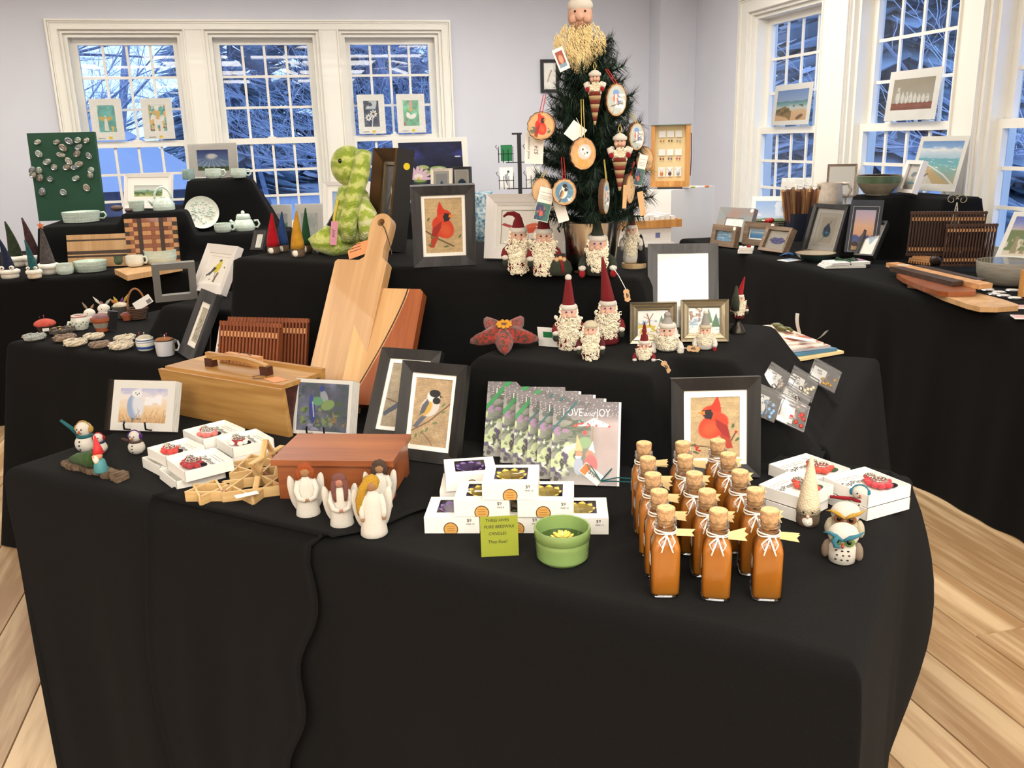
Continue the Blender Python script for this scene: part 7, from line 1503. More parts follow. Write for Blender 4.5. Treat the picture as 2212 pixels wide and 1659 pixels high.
m_terra = mat('terracotta', (172, 92, 58), .8, var=.1, vs_=20, bump=.2, bs=120); m_wbowl = wood('dark_bowl', (58, 42, 34), (38, 28, 24), 2, 10, .5)
t, P, R, h = pot_at('pincushion', 'red cupcake pincushion in a dark wooden cup with a white label', 'pincushion', (100.6, 722), 40, (100, 688))
lathe_pot(t, 'cup', [(0, 0), (R * .55, 0), (R * .9, h * .45), (R * .92, h * .6), (0, h * .6)], m_wbowl, 24)
b = MB(); b.ell((0, 0, h * .62), (R * 1.05, R * 1.05, h * .36), 22, 10); b.v = [(x * (1 + .05 * math.cos(8 * math.atan2(y, x))), y * (1 + .05 * math.cos(8 * math.atan2(y, x))), max(z, h * .5)) for x, y, z in b.v]; obj('cushion', b, felt('coral_felt', (206, 92, 78)), t, smooth=True); obj('label', MB().box(-R * .32, R * .32, -R * .93, -R * .9, h * .2, h * .42), m_paper, t); pins(t, [(0, 0, h * .98), (-R * .4, -.1 * R, h * .9)])
t, P, R, h = pot_at('painted_pot', 'white painted pottery jar with leaf sprigs and a small side handle', 'pot', (174.7, 714), 36, (174, 680))
lathe_pot(t, 'jar', [(0, 0), (R * .8, 0), (R * .98, h * .2), (R, h * .55), (R * .88, h * .8), (R * .84, h * .84), (R * .86, h * .98), (R * .78, h), (R * .76, h * .85), (0, h * .84)], MINTW, 28)
obj('cushion', MB().ell((0, 0, h * .86), (R * .78, R * .78, h * .12), 16, 8), REDF, t, smooth=True); handle(t, R * .9, h * .2, h * .5, R * .4, .005, MINTW, -1)
b = MB(); r = random.Random(3)
for k in range(12): a = -PI / 2 + (k - 5.5) * .26; zz_ = h * (.3 + .3 * ((k * 7) % 5) / 5); b.ell((R * 1.0 * math.cos(a), R * 1.0 * math.sin(a), zz_), (R * .10, R * .03, h * .05), 6, 5, rot=Matrix.Rotation(a + PI / 2, 3, 'Z') @ Matrix.Rotation(k, 3, 'Y'))
obj('leaf_print', b, mat('leaf_glaze', (96, 130, 96), .4), t, smooth=True); obj('rim_band', MB().lathe([(R * .87, h * .86), (R * .89, h * .9), (R * .875, h * .96)], 28, cap=False), mat('pink_glaze', (206, 140, 140), .4), t)
def terra(label, base, w, top, dome):
 t, P, R, h = pot_at('pincushion', label, 'pincushion', base, w, top)
 lathe_pot(t, 'pot', [(0, 0), (R * .62, 0), (R * .86, h * .58), (R * .98, h * .58), (R, h * .76), (R * .9, h * .76), (0, h * .7)], m_terra, 26); obj('cushion', MB().ell((0, 0, h * .72), (R * .88, R * .88, h * .28), 18, 9, nz=.02), dome, t, smooth=True); return t, R, h
t, R, h = terra('terracotta pot pincushion with a mauve dome and a knitted band', (224, 718), 46, (224, 676), wmat('mauve_wool', (136, 96, 100)))
obj('knit_band', MB().lathe([(R * .70, h * .2), (R * .86, h * .48)], 26, cap=False), wmat('grey_wool', (150, 146, 130)), t, smooth=True)
terra('small terracotta pincushion behind the black tag holder', (275, 694), 24, (275, 674), wmat('mauve_dark', (120, 60, 60)))
def hen(label, base, w, top, feats):
 t, P, R, h = pot_at('felt_bird', label, 'pincushion', base, w, top); z0 = R * .9
 obj('body', MB().ell((0, 0, z0 * .75), (R, R, z0 * .75), 16, 10), WH, t, smooth=True); obj('head', MB().ell((0, -.05 * R, z0 * 1.7), (R * .85, R * .8, R * .72), 16, 10), WH, t, smooth=True); obj('eye', MB().ell((-R * .3, -R * .78, z0 * 1.75), R * .08, 6, 5), BEAD, t)
 for i, (dx, dz, c) in enumerate(feats): obj('feather', MB().tube([(dx * .15 * R, .1 * R, z0 * 2.2), (dx * .6 * R, .1 * R, z0 * 2.2 + dz * .5 * R), (dx * R, .12 * R, z0 * 2.2 + dz * R)], [R * .06, R * .22, R * .02], 6), wmat('feather_%d_%d_%d' % c, c), t, smooth=True)
hen('white felt bird with tan feathers behind the painted jar', (197, 700), 28, (190, 650), ((-.8, 1.3, (150, 130, 110)), (.8, .9, (170, 120, 90))))
hen('white felt bird with grey feathers, taller of the two', (228, 692), 30, (220, 640), ((-1.2, 1.4, (206, 206, 200)), (1.1, .9, (176, 176, 166)), (-.3, .7, (160, 90, 90))))
t, P, R, h = pot_at('pincushion', 'dark grey pot pincushion trimmed with yellow and purple feathers', 'pincushion', (264, 690), 36, (264, 652))
lathe_pot(t, 'pot', [(0, 0), (R * .7, 0), (R * .95, h * .5), (R, h * .75), (R * .9, h * .75), (0, h * .7)], mat('grey_stoneware', (72, 72, 66), .5), 24); obj('cushion', MB().ell((0, 0, h * .75), (R * .85, R * .85, h * .25), 16, 8), WC, t, smooth=True)
for dx, dz, c in ((-1, .6, (190, 110, 50)), (-.6, .9, (190, 160, 50)), (.4, .7, (120, 40, 140)), (1.1, 1.1, (196, 166, 50))): obj('feather', MB().tube([(dx * .3 * R, 0, h * .9), (dx * .7 * R, 0, h * .9 + dz * .5 * R), (dx * R, 0, h * .9 + dz * R)], [R * .08, R * .2, R * .02], 6), wmat('feather_%d_%d_%d' % c, c), t, smooth=True)
def tagholder(label, a, b, wpx):
 A = onz(*a, ZT); t = thing('tag_holder', label, 'holder', T(A + Vector((0, 0, .001)), face(A, .4)) @ RY(14)); w = wpx * mpp(A); h = hgt(A, *b); obj('upright', MB().box(-w / 2, w / 2, 0, w * .8, .006, h), mat('black_paint', (24, 23, 23), .5), t); obj('slate_top', MB().box(-w / 2, w / 2, 0, w * .8, h, h + .001), mat('slate_top', (110, 120, 140), .3), t)
tagholder('black leaning block with a blue-grey top beside the terracotta pot', (243, 716), (258, 672), 17); tagholder('black block with a blue-grey top under the cloth edge by the basket', (310, 690), (318, 664), 18)
t, P, R, h = pot_at('small_basket', 'small dark basket with a hooped wooden handle', 'basket', (300, 692), 38, (318, 622))
b = MB()
for k in range(7): b.tube([(R * (.8 + .03 * k) * math.cos(a), R * (.8 + .03 * k) * math.sin(a), .004 + k * .006) for a in np.linspace(0, 2 * PI, 22)[:-1]], .0034, 5, closed=True)
obj('weave', b, mat('dark_wicker', (84, 60, 44), .8), t, smooth=True); obj('base', MB().lathe([(0, .001), (R * .8, .001), (R * .8, .004)], 20), mat('dark_wicker', (84, 60, 44), .8), t)
obj('hoop_handle', MB().tube([(R * math.cos(a), 0, .03 + (h - .03) * math.sin(a)) for a in np.linspace(0, PI, 16)], .004, 6), wood('hoop_wood', (170, 116, 66), (140, 90, 48), 0, 10), t, smooth=True)
M, w, h = panel((304, 664), (342, 650), (293, 654), (336, 632), ZT + .06, .001)
P = onz(318, 690, ZT); t = thing('info_card', 'white printed card propped in the small basket', 'card', T(P + Vector((0, 0, .05)), face(P)) @ RY(-28) @ RX(-30)); obj('sheet', MB().box(-.034, .034, 0, .0006, 0, .036), m_paper, t); obj('print', MB().box(.012, .030, -.0004, -.0001, .003, .018), m_greyink, t)
t, P, R, h = pot_at('pincushion', 'blue and cream banded pot pincushion', 'pincushion', (316, 759), 38, (316, 722))
lathe_pot(t, 'pot', [(0, 0), (R * .8, 0), (R * .92, h * .1), (R, h * .35), (R, h * .6), (R * .92, h * .78), (R * .84, h * .78), (0, h * .72)], MINTW, 28)
for z0, z1 in ((.12, .28), (.52, .70)): obj('blue_band', MB().lathe([(R * (.94 if z0 < .2 else 1.005), h * z0), (R * (.99 if z0 < .2 else .975), h * z1)], 28, cap=False), mat('cobalt_glaze', (54, 84, 156), .3), t, smooth=True)
obj('cushion', MB().ell((0, 0, h * .76), (R * .82, R * .82, h * .2), 16, 8), wmat('cream_cloth', (206, 200, 176)), t, smooth=True); pins(t, [(-R * .5, -R * .2, h * .92), (R * .2, R * .1, h * .95), (0, -R * .5, h * .9)])
t, P, R, h = pot_at('enamel_mug', 'white enamel mug with a dark rim holding a brown pincushion', 'mug', (359, 771), 42, (359, 728))
lathe_pot(t, 'mug', [(0, 0), (R * .82, 0), (R * .88, h * .08), (R * .98, h * .84), (R * .9, h * .84), (0, h * .8)], mat('white_enamel', (206, 208, 216), .25, coat=.4), 30)
obj('dark_rim', MB().tube([(R * .97 * math.cos(a), R * .97 * math.sin(a), h * .85) for a in np.linspace(0, 2 * PI, 28)[:-1]], .0017, 6, closed=True), BEAD, t, smooth=True); handle(t, R * .93, h * .2, h * .66, R * .5, .004, mat('white_enamel', (206, 208, 216), .25))
obj('cushion', MB().ell((0, 0, h * .84), (R * .9, R * .9, h * .15), 16, 8), felt('brown_cushion', (160, 104, 62)), t, smooth=True); pins(t, [(.3 * R, 0, h * .96), (-.2 * R, -.3 * R, h * .97), (.1 * R, -.5 * R, h * .93)])
obj('bow', MB().ell((R * .9, -R * .3, h * .75), (R * .35, R * .2, R * .25), 8, 6, nz=.2).ell((R * .8, -R * .5, h * .45), (R * .18, R * .1, R * .4), 8, 6, nz=.2), wmat('gingham', (110, 104, 92)), t, smooth=True)
framed('picture_frame', 'narrow dark frame with a branch print leaning steeply by the enamel mug', ((384.7, 768), (416, 789), (431, 628), (473.6, 646)), ZT, m_grey, .22, ((.10, m_mat),), 'finch_branch', depth=.022, glass=False)
framed('picture_frame', 'white framed goldfinch picture on the small left riser', ((412.7, 632), (478, 644), (443, 531), (522, 541)), ZL, m_whitef, .15, ((.05, m_mat),), 'goldfinch', depth=.022, glass=False)
M, w, h = panel((337, 655), (428, 646), (337, 577), (434, 560), ZL - .02, .02)
t = thing('empty_frame', 'grey empty frame standing at the end of the small left riser', 'picture frame', M); f = MB(); f.ring(w, h, w * .16, 0, .02); obj('moulding', f, mat('grey_paint', (112, 110, 106), .55), t)
# LONG TABLE UNDER THE BACK WINDOWS
zb = lambda x, y: (x / 3.687, 400 + y / 3.687)
for lb, base, tip, w_, hm, bm_, star_ in (('dark blue felt cone gnome with big white eyes, front left', (23, 602), (9, 516), 36, felt('navy_cone', (38, 44, 66), .4), WH, 0), ('dark green felt cone gnome behind the blue one', (38, 576), (18, 478), 40, felt('moss_cone', (52, 62, 44), .4), WH, 0),
  ('plum brown felt cone gnome with a crooked tip', (76, 575), (58, 470), 38, felt('plum_cone', (70, 48, 48), .4), WH, 0), ('teal felt cone gnome with big white eyes, nearest', (76, 602), (54, 519), 28, felt('teal_cone', (44, 92, 96), .4), WC, 0), ('grey tweed felt cone gnome topped with an orange star', (107, 593), (102, 490), 42, felt('tweed_cone', (84, 78, 76), .4), WH, 1)):
 P = stand(*base, ZT, .03); s_ = mpp(P); t = cone_gnome('felt_gnome', lb, P, w_ / 2 * s_, hgt(P, *tip), hm, bm_, lean=-.10 if star_ == 0 else -.02, group='tall felt cone gnomes', frac=.84, nose=False, rz=-.3, fat=.78)
 R = w_ / 2 * s_; H = hgt(P, *tip); obj('fur_trim', MB().lathe([(R * .9, H * .10), (R * 1.15, H * .13), (R * 1.2, H * .19), (R * .9, H * .23)], 16), WH, t, smooth=True)
 if 'eyes' in lb:
  for sg in (-1, 1): e = obj('eye_white', MB().ell((sg * R * .55, -R * .78, H * .28), (R * .3, R * .14, R * .26), 10, 8), WH, t, smooth=True); obj('pupil', MB().ell((sg * R * .5, -R * .93, H * .28), R * .1, 6, 5), BEAD, e)
 if star_: obj('star', MB().prism([(.020 * (1 if k % 2 == 0 else .42) * math.sin(k * PI / 5), .020 * (1 if k % 2 == 0 else .42) * math.cos(k * PI / 5)) for k in range(10)], -.003, .003, M=TR(-.02 * H, 0, H + .008)), mat('orange_star', (206, 110, 66), .6), t)
def mint(name, label, cat, base, w, top, prof, z=ZT, Y=None, m=MINT, relief=(.03, 9, 160), hd=0, group='mint-green pottery', sq=None, scale=None):
 P = stand(*base, z); R = w / 2 * mpp(P); P = P + away(P) * R * .75; R = w / 2 * mpp(P); h = hgt(P - away(P) * 0, *top); t = thing(name, label, cat, T(P + Vector((0, 0, .001)), face(P)), group)
 lathe_pot(t, 'body', [(r * R, q * h) for r, q in prof], m, 48, relief, sq, scale)
 if hd: handle(t, R * .96, h * .25, h * .8, R * .5 * abs(hd), .006 if abs(hd) < 1.3 else .008, m, 1 if hd > 0 else -1)
 return t, P, R, h
CUP = [(0, 0), (.7, 0), (.9, .1), (1, .4), (.98, .75), (.95, 1), (.89, 1), (.88, .3), (0, .12)]
VASE = [(0, 0), (.78, 0), (.97, .15), (1, .45), (.9, .8), (.92, 1), (.84, 1), (.82, .5), (0, .2)]
DISH = [(0, 0), (.86, 0), (.92, .06), (1, .95), (1.0, 1), (.95, 1), (.86, .12), (0, .1)]
mint('mint_cup', 'mint-green scale-textured cup beside the striped board', 'cup', (142.4, 594), 35, (142, 569), VASE)
mint('oval_dish', 'mint-green oval baking dish on the back table', 'dish', (198, 589), 66, (198, 563), DISH, relief=(.012, 16, 120))
mint('white_mug', 'white textured mug standing on the maple slab', 'mug', (293, 577), 36, (293, 552), CUP, m=MINTW, hd=.9, z=ZT + .03)
mint('square_crock', 'mossy green crock behind the white mug', 'pot', (262, 574), 34, (262, 552), VASE, m=mat('moss_glaze', (98, 116, 84), .5, var=.3, vs_=40), relief=None, z=ZT + .005)
mint('serving_bowl', 'pale mint bowl with petal relief on the maple slab', 'bowl', (350, 572), 69, (350, 539), [(0, 0), (.78, 0), (.92, .2), (.97, .5), (.95, .75), (1, 1), (.95, 1), (.9, .7), (.88, .3), (0, .1)], relief=(.02, 8, 60), z=ZT + .03)
q = [zb(910, 668), zb(1010, 718), zb(1450, 640), zb(1400, 605)]; pl4 = [onz(*p, ZT + .028) for p in q]
c = sum(pl4, Vector()) / 4; t = thing('maple_slab', 'thick maple board lying flat under the white mug and bowl', 'cutting board', T(Vector((c.x, c.y, ZT + .001))))
obj('board', MB().slab([((p - c).x, (p - c).y) for p in pl4], 0, .027), m_maple, t)
M, w, h = panel((141, 585), (272, 580), (137, 513), (266, 509), ZT, .02); M = TR(0, .08, 0) @ M; t = thing('striped_board', 'maple cutting board with dark walnut stripes leaning on the left tier', 'cutting board', M)
sg_ = [(0, .30, m_maple), (.30, .36, m_walnut), (.36, .40, m_maple), (.40, .50, m_walnut), (.50, .80, m_maple), (.80, .85, m_walnut), (.85, 1, m_maple)]
for z0, z1, m_ in sg_: obj('strip', MB().box(-w / 2, w / 2, 0, .02, h * z0, h * z1 - .0003), m_, t)
M, w, h = panel((279, 585), (390, 580), (269, 474), (377, 471), ZT, .025); t = thing('checkered_board', 'end-grain checkered cutting board of cherry, maple and walnut blocks', 'cutting board', M)
nx, ny = 12, 12; r = random.Random(6); meshes = {}
for i in range(nx):
 for j in range(ny):
  if i in (3, 8): k = m_walnut if (j % 2 == 0 or True) else m_cherry
  elif i in (0, 11): k = (m_walnut, m_inl)[j % 2]
  elif i in (2, 9): k = (m_inl, m_cherryd)[j % 2]
  elif i in (5, 6, 7): k = (m_cherry, m_inl)[(j + i) % 2 if i != 6 else 0]
  else: k = (m_inl, m_cherry)[(j + i) % 2]
  if k not in meshes: meshes[k] = MB().box(0, w / nx - .0004, 0, .025, 0, h / ny - .0004).mesh('block', k)
  obj('block', meshes[k], None, t, M=TR(-w / 2 + w * i / nx, .0006 * r.random(), h * j / ny))
ZB0, ZB1, ZB2, ZB3, ZB4 = .965, 1.02, .885, 1.178, .95
mint('casserole', 'long mint-green handled casserole in front of the green board', 'dish', (177.6, 482), 76, (177, 457), DISH, z=ZB0, relief=(.02, 12, 90), hd=.7)
mint('mint_cup', 'small mint-green woven-textured cup before the landscape frame', 'cup', (297, 457), 33, (297, 434), [(0, 0), (.8, 0), (.84, .05), (1, 1), (.93, 1), (.8, .15), (0, .1)], z=ZB1)
t, P, R, h = mint('teapot', 'mint-green teapot with an arched bail handle', 'teapot', (355, 455), 45, (355, 428), [(0, 0), (.95, 0), (1, .08), (1.0, .5), (.7, .95), (.66, 1), (0, 1)], z=ZB1)
obj('bail_handle', MB().tube([(R * .75 * math.cos(a), 0, h * .95 + h * .95 * math.sin(a)) for a in np.linspace(0.0, PI, 16)], .006, 8), MINT, t, smooth=True); obj('spout', MB().tube([(-R * .9, 0, h * .45), (-R * 1.15, 0, h * .75), (-R * 1.3, 0, h * .92)], [.012, .009, .006], 8), MINT, t, smooth=True); obj('lid_knob', MB().ell((0, 0, h * 1.03), (.012, .012, .009), 10, 8), MINT, t, smooth=True)
M, w, h = panel((77.5, 481), (222, 476), (49, 288), (200, 286), ZB0, .03); M = TR(0, .07, 0) @ M; t = thing('brooch_board', 'dark green display board of stone brooches leaning at the left window', 'display board', M)
obj('board', MB().box(-w / 2, w / 2, 0, .03, 0, h), mat('green_canvas', (32, 72, 54), .9, bump=.2, bs=400), t)
za = lambda x, y: (x / 3.16, y / 3.16)
stones = [(257, 970), (387, 970), (472, 965), (532, 958), (590, 960), (430, 1010), (538, 1005), (267, 1052), (417, 1058), (527, 1050), (608, 1064), (322, 1107), (470, 1102), (540, 1122), (220, 1162), (267, 1164), (372, 1143), (455, 1143), (510, 1142), (622, 1162), (226, 1194), (274, 1215), (343, 1222), (518, 1218), (617, 1196), (592, 1283), (290, 1310), (433, 1314)]
inv = M.inverted(); nrm = M.to_3x3() @ Vector((0, -1, 0)); r = random.Random(4); m_st = [mat('pebble_%d' % k, c, .35, var=.5, vs_=90, coat=.3) for k, c in enumerate(((176, 172, 156), (150, 140, 122), (130, 134, 136), (156, 166, 156)))]
for k, (x, y) in enumerate(stones):
 d = ray(*za(x, y)); P = EYE + d * ((M.translation - EYE).dot(nrm) / d.dot(nrm)); q = inv @ P
 o = obj('brooch', MB().ell((0, 0, 0), (r.uniform(.018, .028), .008, r.uniform(.014, .02)), 10, 7), m_st[k % 4], t, smooth=True, M=TR(q.x, -.004, q.z) @ RY(r.uniform(-70, 70)))
 obj('silver_wire', MB().tube([(.016 * math.cos(a), -.006 * abs(math.sin(a)) - .004, .012 * math.sin(a)) for a in np.linspace(0, 6.28, 10)], .0016, 4), mat('silver', (206, 206, 210), .2, metal=1), o)
framed('picture_frame', 'white framed green landscape standing behind the teapot', ((267.4, 452), (369, 452), (269, 376.6), (368.7, 376.6)), ZB1, m_whitef, .06, ((.14, m_mat),), 'meadow', depth=.02, glass=False)
for lb, c, w_ in (('brown rounded stone on the left tier beside the casserole', (253, 456), 26), ('small grey stone right of the brown one on the tier', (278, 458), 16)):
 P = onz(*c, ZB1); R = w_ / 2 * mpp(P); t = thing('stone', lb, 'stone', T(P + Vector((0, 0, R * .5)))); obj('pebble', MB().ell((0, 0, 0), (R, R * .7, R * .5), 12, 8, nz=.05), mat('brown_stone', (92, 72, 66), .6, var=.3, vs_=20), t, smooth=True)
P = stand(441, 501, ZB2, .05); R = 35.5 * mpp(P); t = thing('mint_plate', 'large pale mint plate with leaf relief propped up on a wire stand', 'plate', T(P + Vector((0, 0, R * .99 + .012)), face(P)) @ RX(72))
lathe_pot(t, 'plate', [(0, -.012), (R * .5, -.012), (R, .008), (R * .99, .012), (R * .9, .006), (R * .55, -.004), (0, -.004)], MINTW, 44)
b = MB(); r = random.Random(2)
for k in range(70): a = r.uniform(0, 6.28); q = R * math.sqrt(r.random()) * .72; b.ell((q * math.cos(a), q * math.sin(a), -.002 + max(0, (q / R - .5)) * .02), (R * .09, R * .04, .0035), 6, 5, rot=Matrix.Rotation(a + r.uniform(-.6, .6), 3, 'Z'))
obj('leaf_relief', b, MINT, t, smooth=True)
easel('black wire plate stand under the leaf-relief plate', T(P + Vector((0, 0, 0)), face(P)), .08, .06, m_wire, 'plate_stand')
mint('mint_mug', 'mint-green mug with a diamond band next to the upright plate', 'mug', (482.6, 504), 35, (482, 482), CUP, z=ZB2, hd=.95)
t, P, R, h = mint('sugar_jar', 'mint-green lidded jar with a big side handle and ball knob', 'jar', (528.5, 500), 46, (528, 473), [(0, 0), (.85, 0), (1, .15), (1, .45), (.75, .9), (.62, 1), (0, 1)], z=ZB2, hd=.9)
obj('lid', MB().lathe([(R * .66, h), (R * .68, h * 1.08), (R * .6, h * 1.35), (R * .5, h * 1.42), (0, h * 1.44)], 24), MINT, t, smooth=True); obj('lid_knob', MB().ell((0, 0, h * 1.55), (R * .17, R * .17, R * .17), 10, 8), MINTW, t, smooth=True); obj('spout', MB().tube([(-R * .9, 0, h * .6), (-R * 1.2, 0, h * .95)], [.012, .007], 8), MINT, t, smooth=True)
mint('mint_dish', 'shallow mint dish on a pale board behind the small charcoal frame', 'dish', (528, 541), 56, (528, 523), DISH, z=ZT + .03, relief=(.012, 14, 100))
c = onz(540, 548, ZT); t = thing('pale_board', 'pale wooden board under the shallow mint dish', 'cutting board', T(c + Vector((0, .0, .001)), -.1)); obj('board', MB().box(-.16, .16, -.07, .12, 0, .027), m_inl, t)
t, P, R, h = mint('ribbed_tumbler', 'small blue-green ribbed tumbler on the tall tower', 'cup', (408, 388.5), 24, (408, 366), [(0, 0), (.9, 0), (1, .05), (1, 1), (.9, 1), (.88, .1), (0, .08)], z=ZB3, m=mat('bluegreen_glaze', (166, 196, 194), .3, var=.2, vs_=30), relief=(.05, 6, 0))
mint('mint_mug', 'mint-green petal-textured mug, middle of the tower top', 'mug', (462, 387), 33, (462, 364), CUP, z=ZB3, hd=1.2); mint('mint_mug', 'mint-green petal-textured mug at the right edge of the tower', 'mug', (517, 385.5), 32, (517, 364), CUP, z=ZB3, hd=1.2)
matted('art_print', 'white matted sky print with sun rays on top of the tower', ((411, 383), (516, 383), (405, 310), (510, 310)), ZB3 + .0, 'sky_rays', .18, mh=.19)
matted('art_print', 'sleeved print behind the red cone gnome, left of two at the window', ((585, 532), (632, 531), (582, 443), (630, 442)), ZT, 'meadow', .2, mh=.22)
matted('art_print', 'sleeved print behind the yellow cone gnome, right of two at the window', ((640, 531), (700, 530), (637, 441), (697, 440)), ZT, 'mist', .2, mh=.22)
framed('picture_frame', 'white frame with a harbor scene half hidden behind the black frame strut', ((700, 545), (800, 545), (696, 395), (800, 393)), ZT, m_whitef, .07, ((.12, m_mat),), 'harbor', depth=.02, glass=False)
M, w, h = matted('art_print', 'large white bordered water lily painting on the back table', ((860, 431), (1017, 428), (851, 300), (1002, 297)), ZB4, 'lilies', .075, sleeve=False, mh=.065)
framed('picture_frame', 'small white shadow frame with a blue heart-shaped leaf before the lilies', ((931, 437), (976, 437), (930, 365), (975, 364)), ZB4, wood('whitewash', (226, 214, 196), (206, 192, 172), 2, 12), .13, ((.10, m_mat),), 'heart', depth=.02)
framed('picture_frame', 'small grey shadow frame with a dark leaf beside the heart leaf', ((978, 436), (1019, 436), (976, 361), (1015, 360)), ZB4, m_grey, .12, ((.08, m_mat),), 'leaf_small', depth=.02)
P = onz(905, 436, ZB4); t = thing('teal_book', 'teal book lying flat behind the grey cardinal frame', 'book', T(P + Vector((0, .05, .001)), -.1)); obj('cover', MB().box(-.08, .08, -.06, .06, .0201, .024).box(-.08, .08, -.06, .06, 0, .003).box(-.08, -.077, -.06, .06, .003, .0201), mat('teal_cover', (28, 110, 120), .5), t); obj('pages', MB().box(-.0769, .078, -.058, .058, .0031, .02), m_paper, t)
P = onz(1128, 430, ZB4) + Vector((0, .05, 0)); h = hgt(P, 1128, 287); t = thing('card_rack', 'black wire card rack with a square post and bird cards', 'card rack', T(P + Vector((0, 0, .001)), face(P)))
obj('post', MB().box(-.014, .014, -.014, .014, .02, h - .012), mat('black_paint', (24, 23, 23), .5), t); obj('post_cap', MB().box(-.05, .02, -.016, .016, h - .012, h), mat('black_paint', (24, 23, 23), .5), t); obj('foot', MB().lathe([(0, 0), (.12, 0), (.12, .008), (.02, .02), (0, .02)], 24), mat('black_paint', (24, 23, 23), .5), t)
for sx_ in (-1, 1):
 for z0 in (.07, .25):
  k = MB(); cx_ = sx_ * .095
  for x in (-.05, -.017, .017, .05): k.tube([(cx_ + x, -.06, z0 + .09), (cx_ + x, -.055, z0), (cx_ + x, .01, z0), (cx_ + x, .02, z0 + .11)], .0022, 4)
  k.tube([(cx_ - .055, -.06, z0 + .06), (cx_ + .055, -.06, z0 + .06)], .0022, 4); k.tube([(cx_, .0, z0), (0, 0, z0)], .003, 4); k.tube([(cx_ - .055, -.06, z0 + .09), (cx_ - .07, -.075, z0 + .11), (cx_ - .06, -.09, z0 + .12)], .0022, 4)
  obj('wire_pocket', k, m_wire, t)
obj('card', MB().box(-.145, -.045, -.03, -.026, .075, .22), m_paper, t); obj('picture', picture('magpie', .085, .13), None, t, M=TR(-.095, -.0305, .085)); obj('green_card', MB().box(-.13, -.05, -.02, -.017, .26, .37), mat('print_green', (24, 130, 72), .6), t); obj('card', MB().box(.045, .14, -.03, -.026, .075, .22), m_paper, t)
P = onz(1082, 436, ZB4); t = thing('scroll_stand', 'small bronze scroll-topped wire stand above the white cardinal frame', 'easel', T(P, face(P)))
for sg in (-1, 1): obj('scroll', MB().tube([(sg * (.014 + .012 * (1 - a / 8) * math.cos(a)), 0, .02 + .012 * (1 - a / 8) * math.sin(a)) for a in np.arange(0, 6.5, .5)] + [(sg * .004, 0, .001)], .0022, 5), m_gilt, t)
P = onz(1132, 437, ZB4); t = thing('teal_ball', 'round teal ornament beside the card rack post', 'ornament', T(P + Vector((.03, -.06, .0)))); obj('ball', MB().ell((0, 0, .022), .022, 12, 9), mat('teal_gloss', (20, 70, 84), .3), t, smooth=True)
P = onz(1045, 500, ZT) ; P = ony(1045, 470, 5.3); t = thing('blue_vase', 'bright blue patterned vase peeking between the two cardinal frames', 'vase', T(Vector((P.x, P.y, ZT + .001)))); obj('body', MB().lathe([(0, 0), (.05, 0), (.08, .1), (.085, .2), (.05, .28), (.06, .32), (0, .31)], 22), mat('blue_pattern', (24, 96, 140), .3, c2=(190, 210, 210), vs_=60), t, smooth=True)
# pedestals by the corner
Xp0, Yp = 2.26, 5.5
A = ony(1390.5, 408.5, 5.5); B = ony(1450, 408, 5.35); D = ony(1544, 407, 5.62)
poly = [(A.x, A.y), (B.x, B.y), (D.x, D.y), (A.x + D.x - B.x, A.y + D.y - B.y)]; zt = 1.02; m_ped = mat('white_pedestal', (234, 230, 226), .5)
t = thing('pedestal', 'tall white square pedestal in the corner under the earring rack', 'pedestal'); obj('box', MB().slab(poly, .001, zt), m_ped, t)
P = (A + D) / 2; P.z = zt; t = thing('earring_rack', 'wooden earring display with rows of white cards on the corner pedestal', 'jewelry display', T(Vector((ony(1447, 405, 5.5).x, 5.5, zt + .001)), face(P, .0)))
s_ = mpp(Vector((P.x, 5.5, zt))); w, h = 82 * s_, 133 * s_; m_bee = wood('beech', (206, 150, 84), (182, 126, 62), 2, 10)
f = MB(); f.box(-w / 2, -w / 2 + .025, -.04, .04, .012, h - .004); f.box(w / 2 - .03, w / 2, -.04, .04, .012, h - .004); f.box(-w / 2 + .025, w / 2 - .03, -.04, .04, .012, .05); obj('frame', f, m_bee, t); obj('top', MB().box(-w / 2 - .006, w / 2 + .006, -.045, .045, h - .004, h), mat('teal_edge', (120, 150, 156), .5), t); obj('foot', MB().box(-.08, .08, -.05, .05, 0, .012), mat('black_paint', (24, 23, 23), .5), t)
obj('panel', MB().box(-w / 2 + .025, w / 2 - .03, -.005, .005, .05, h - .004), mat('ivory_panel', (222, 200, 150), .7), t)
jc = [(206, 130, 60), (90, 60, 50), (150, 170, 190), (120, 30, 60), (70, 50, 130), (160, 60, 110)]
for rw in range(3):
 zr = h * (.80 - .28 * rw)
 for k in range(3):
  x = -w * .22 + w * .21 * k; cd = obj('earring_card', MB().box(x - w * .085, x + w * .085, -.010, -.008, zr - (.0 if rw < 2 else .05 * h), zr + h * .10), m_paper, t); b = MB()
  if rw < 2: [b.ell((x + sg * w * .035, -.012, zr - h * .05), (.005, .004, .007), 8, 6) for sg in (-1, 1)]
  else: b.ell((x, -.014, zr + h * .0), (.011, .005, .013), 10, 8); b.tube([(x - .016, -.012, zr + h * .08), (x, -.013, zr + h * .02), (x + .016, -.012, zr + h * .08)], .001, 4)
  c_ = jc[(rw * 3 + k) % 6]; obj('jewel', b, mat('jewel_%d_%d_%d' % c_, c_, .2, coat=.4), cd, smooth=True)
for k in range(3): obj('necklace', MB().tube([(w / 2 + .004, -.02 + k * .02, h * .86), (w / 2 + .008, -.02 + k * .02, h * .5), (w / 2 + .004, -.018 + k * .02, h * .2)], .003, 5), mat('bead_brown', (110, 60, 50), .3), t)
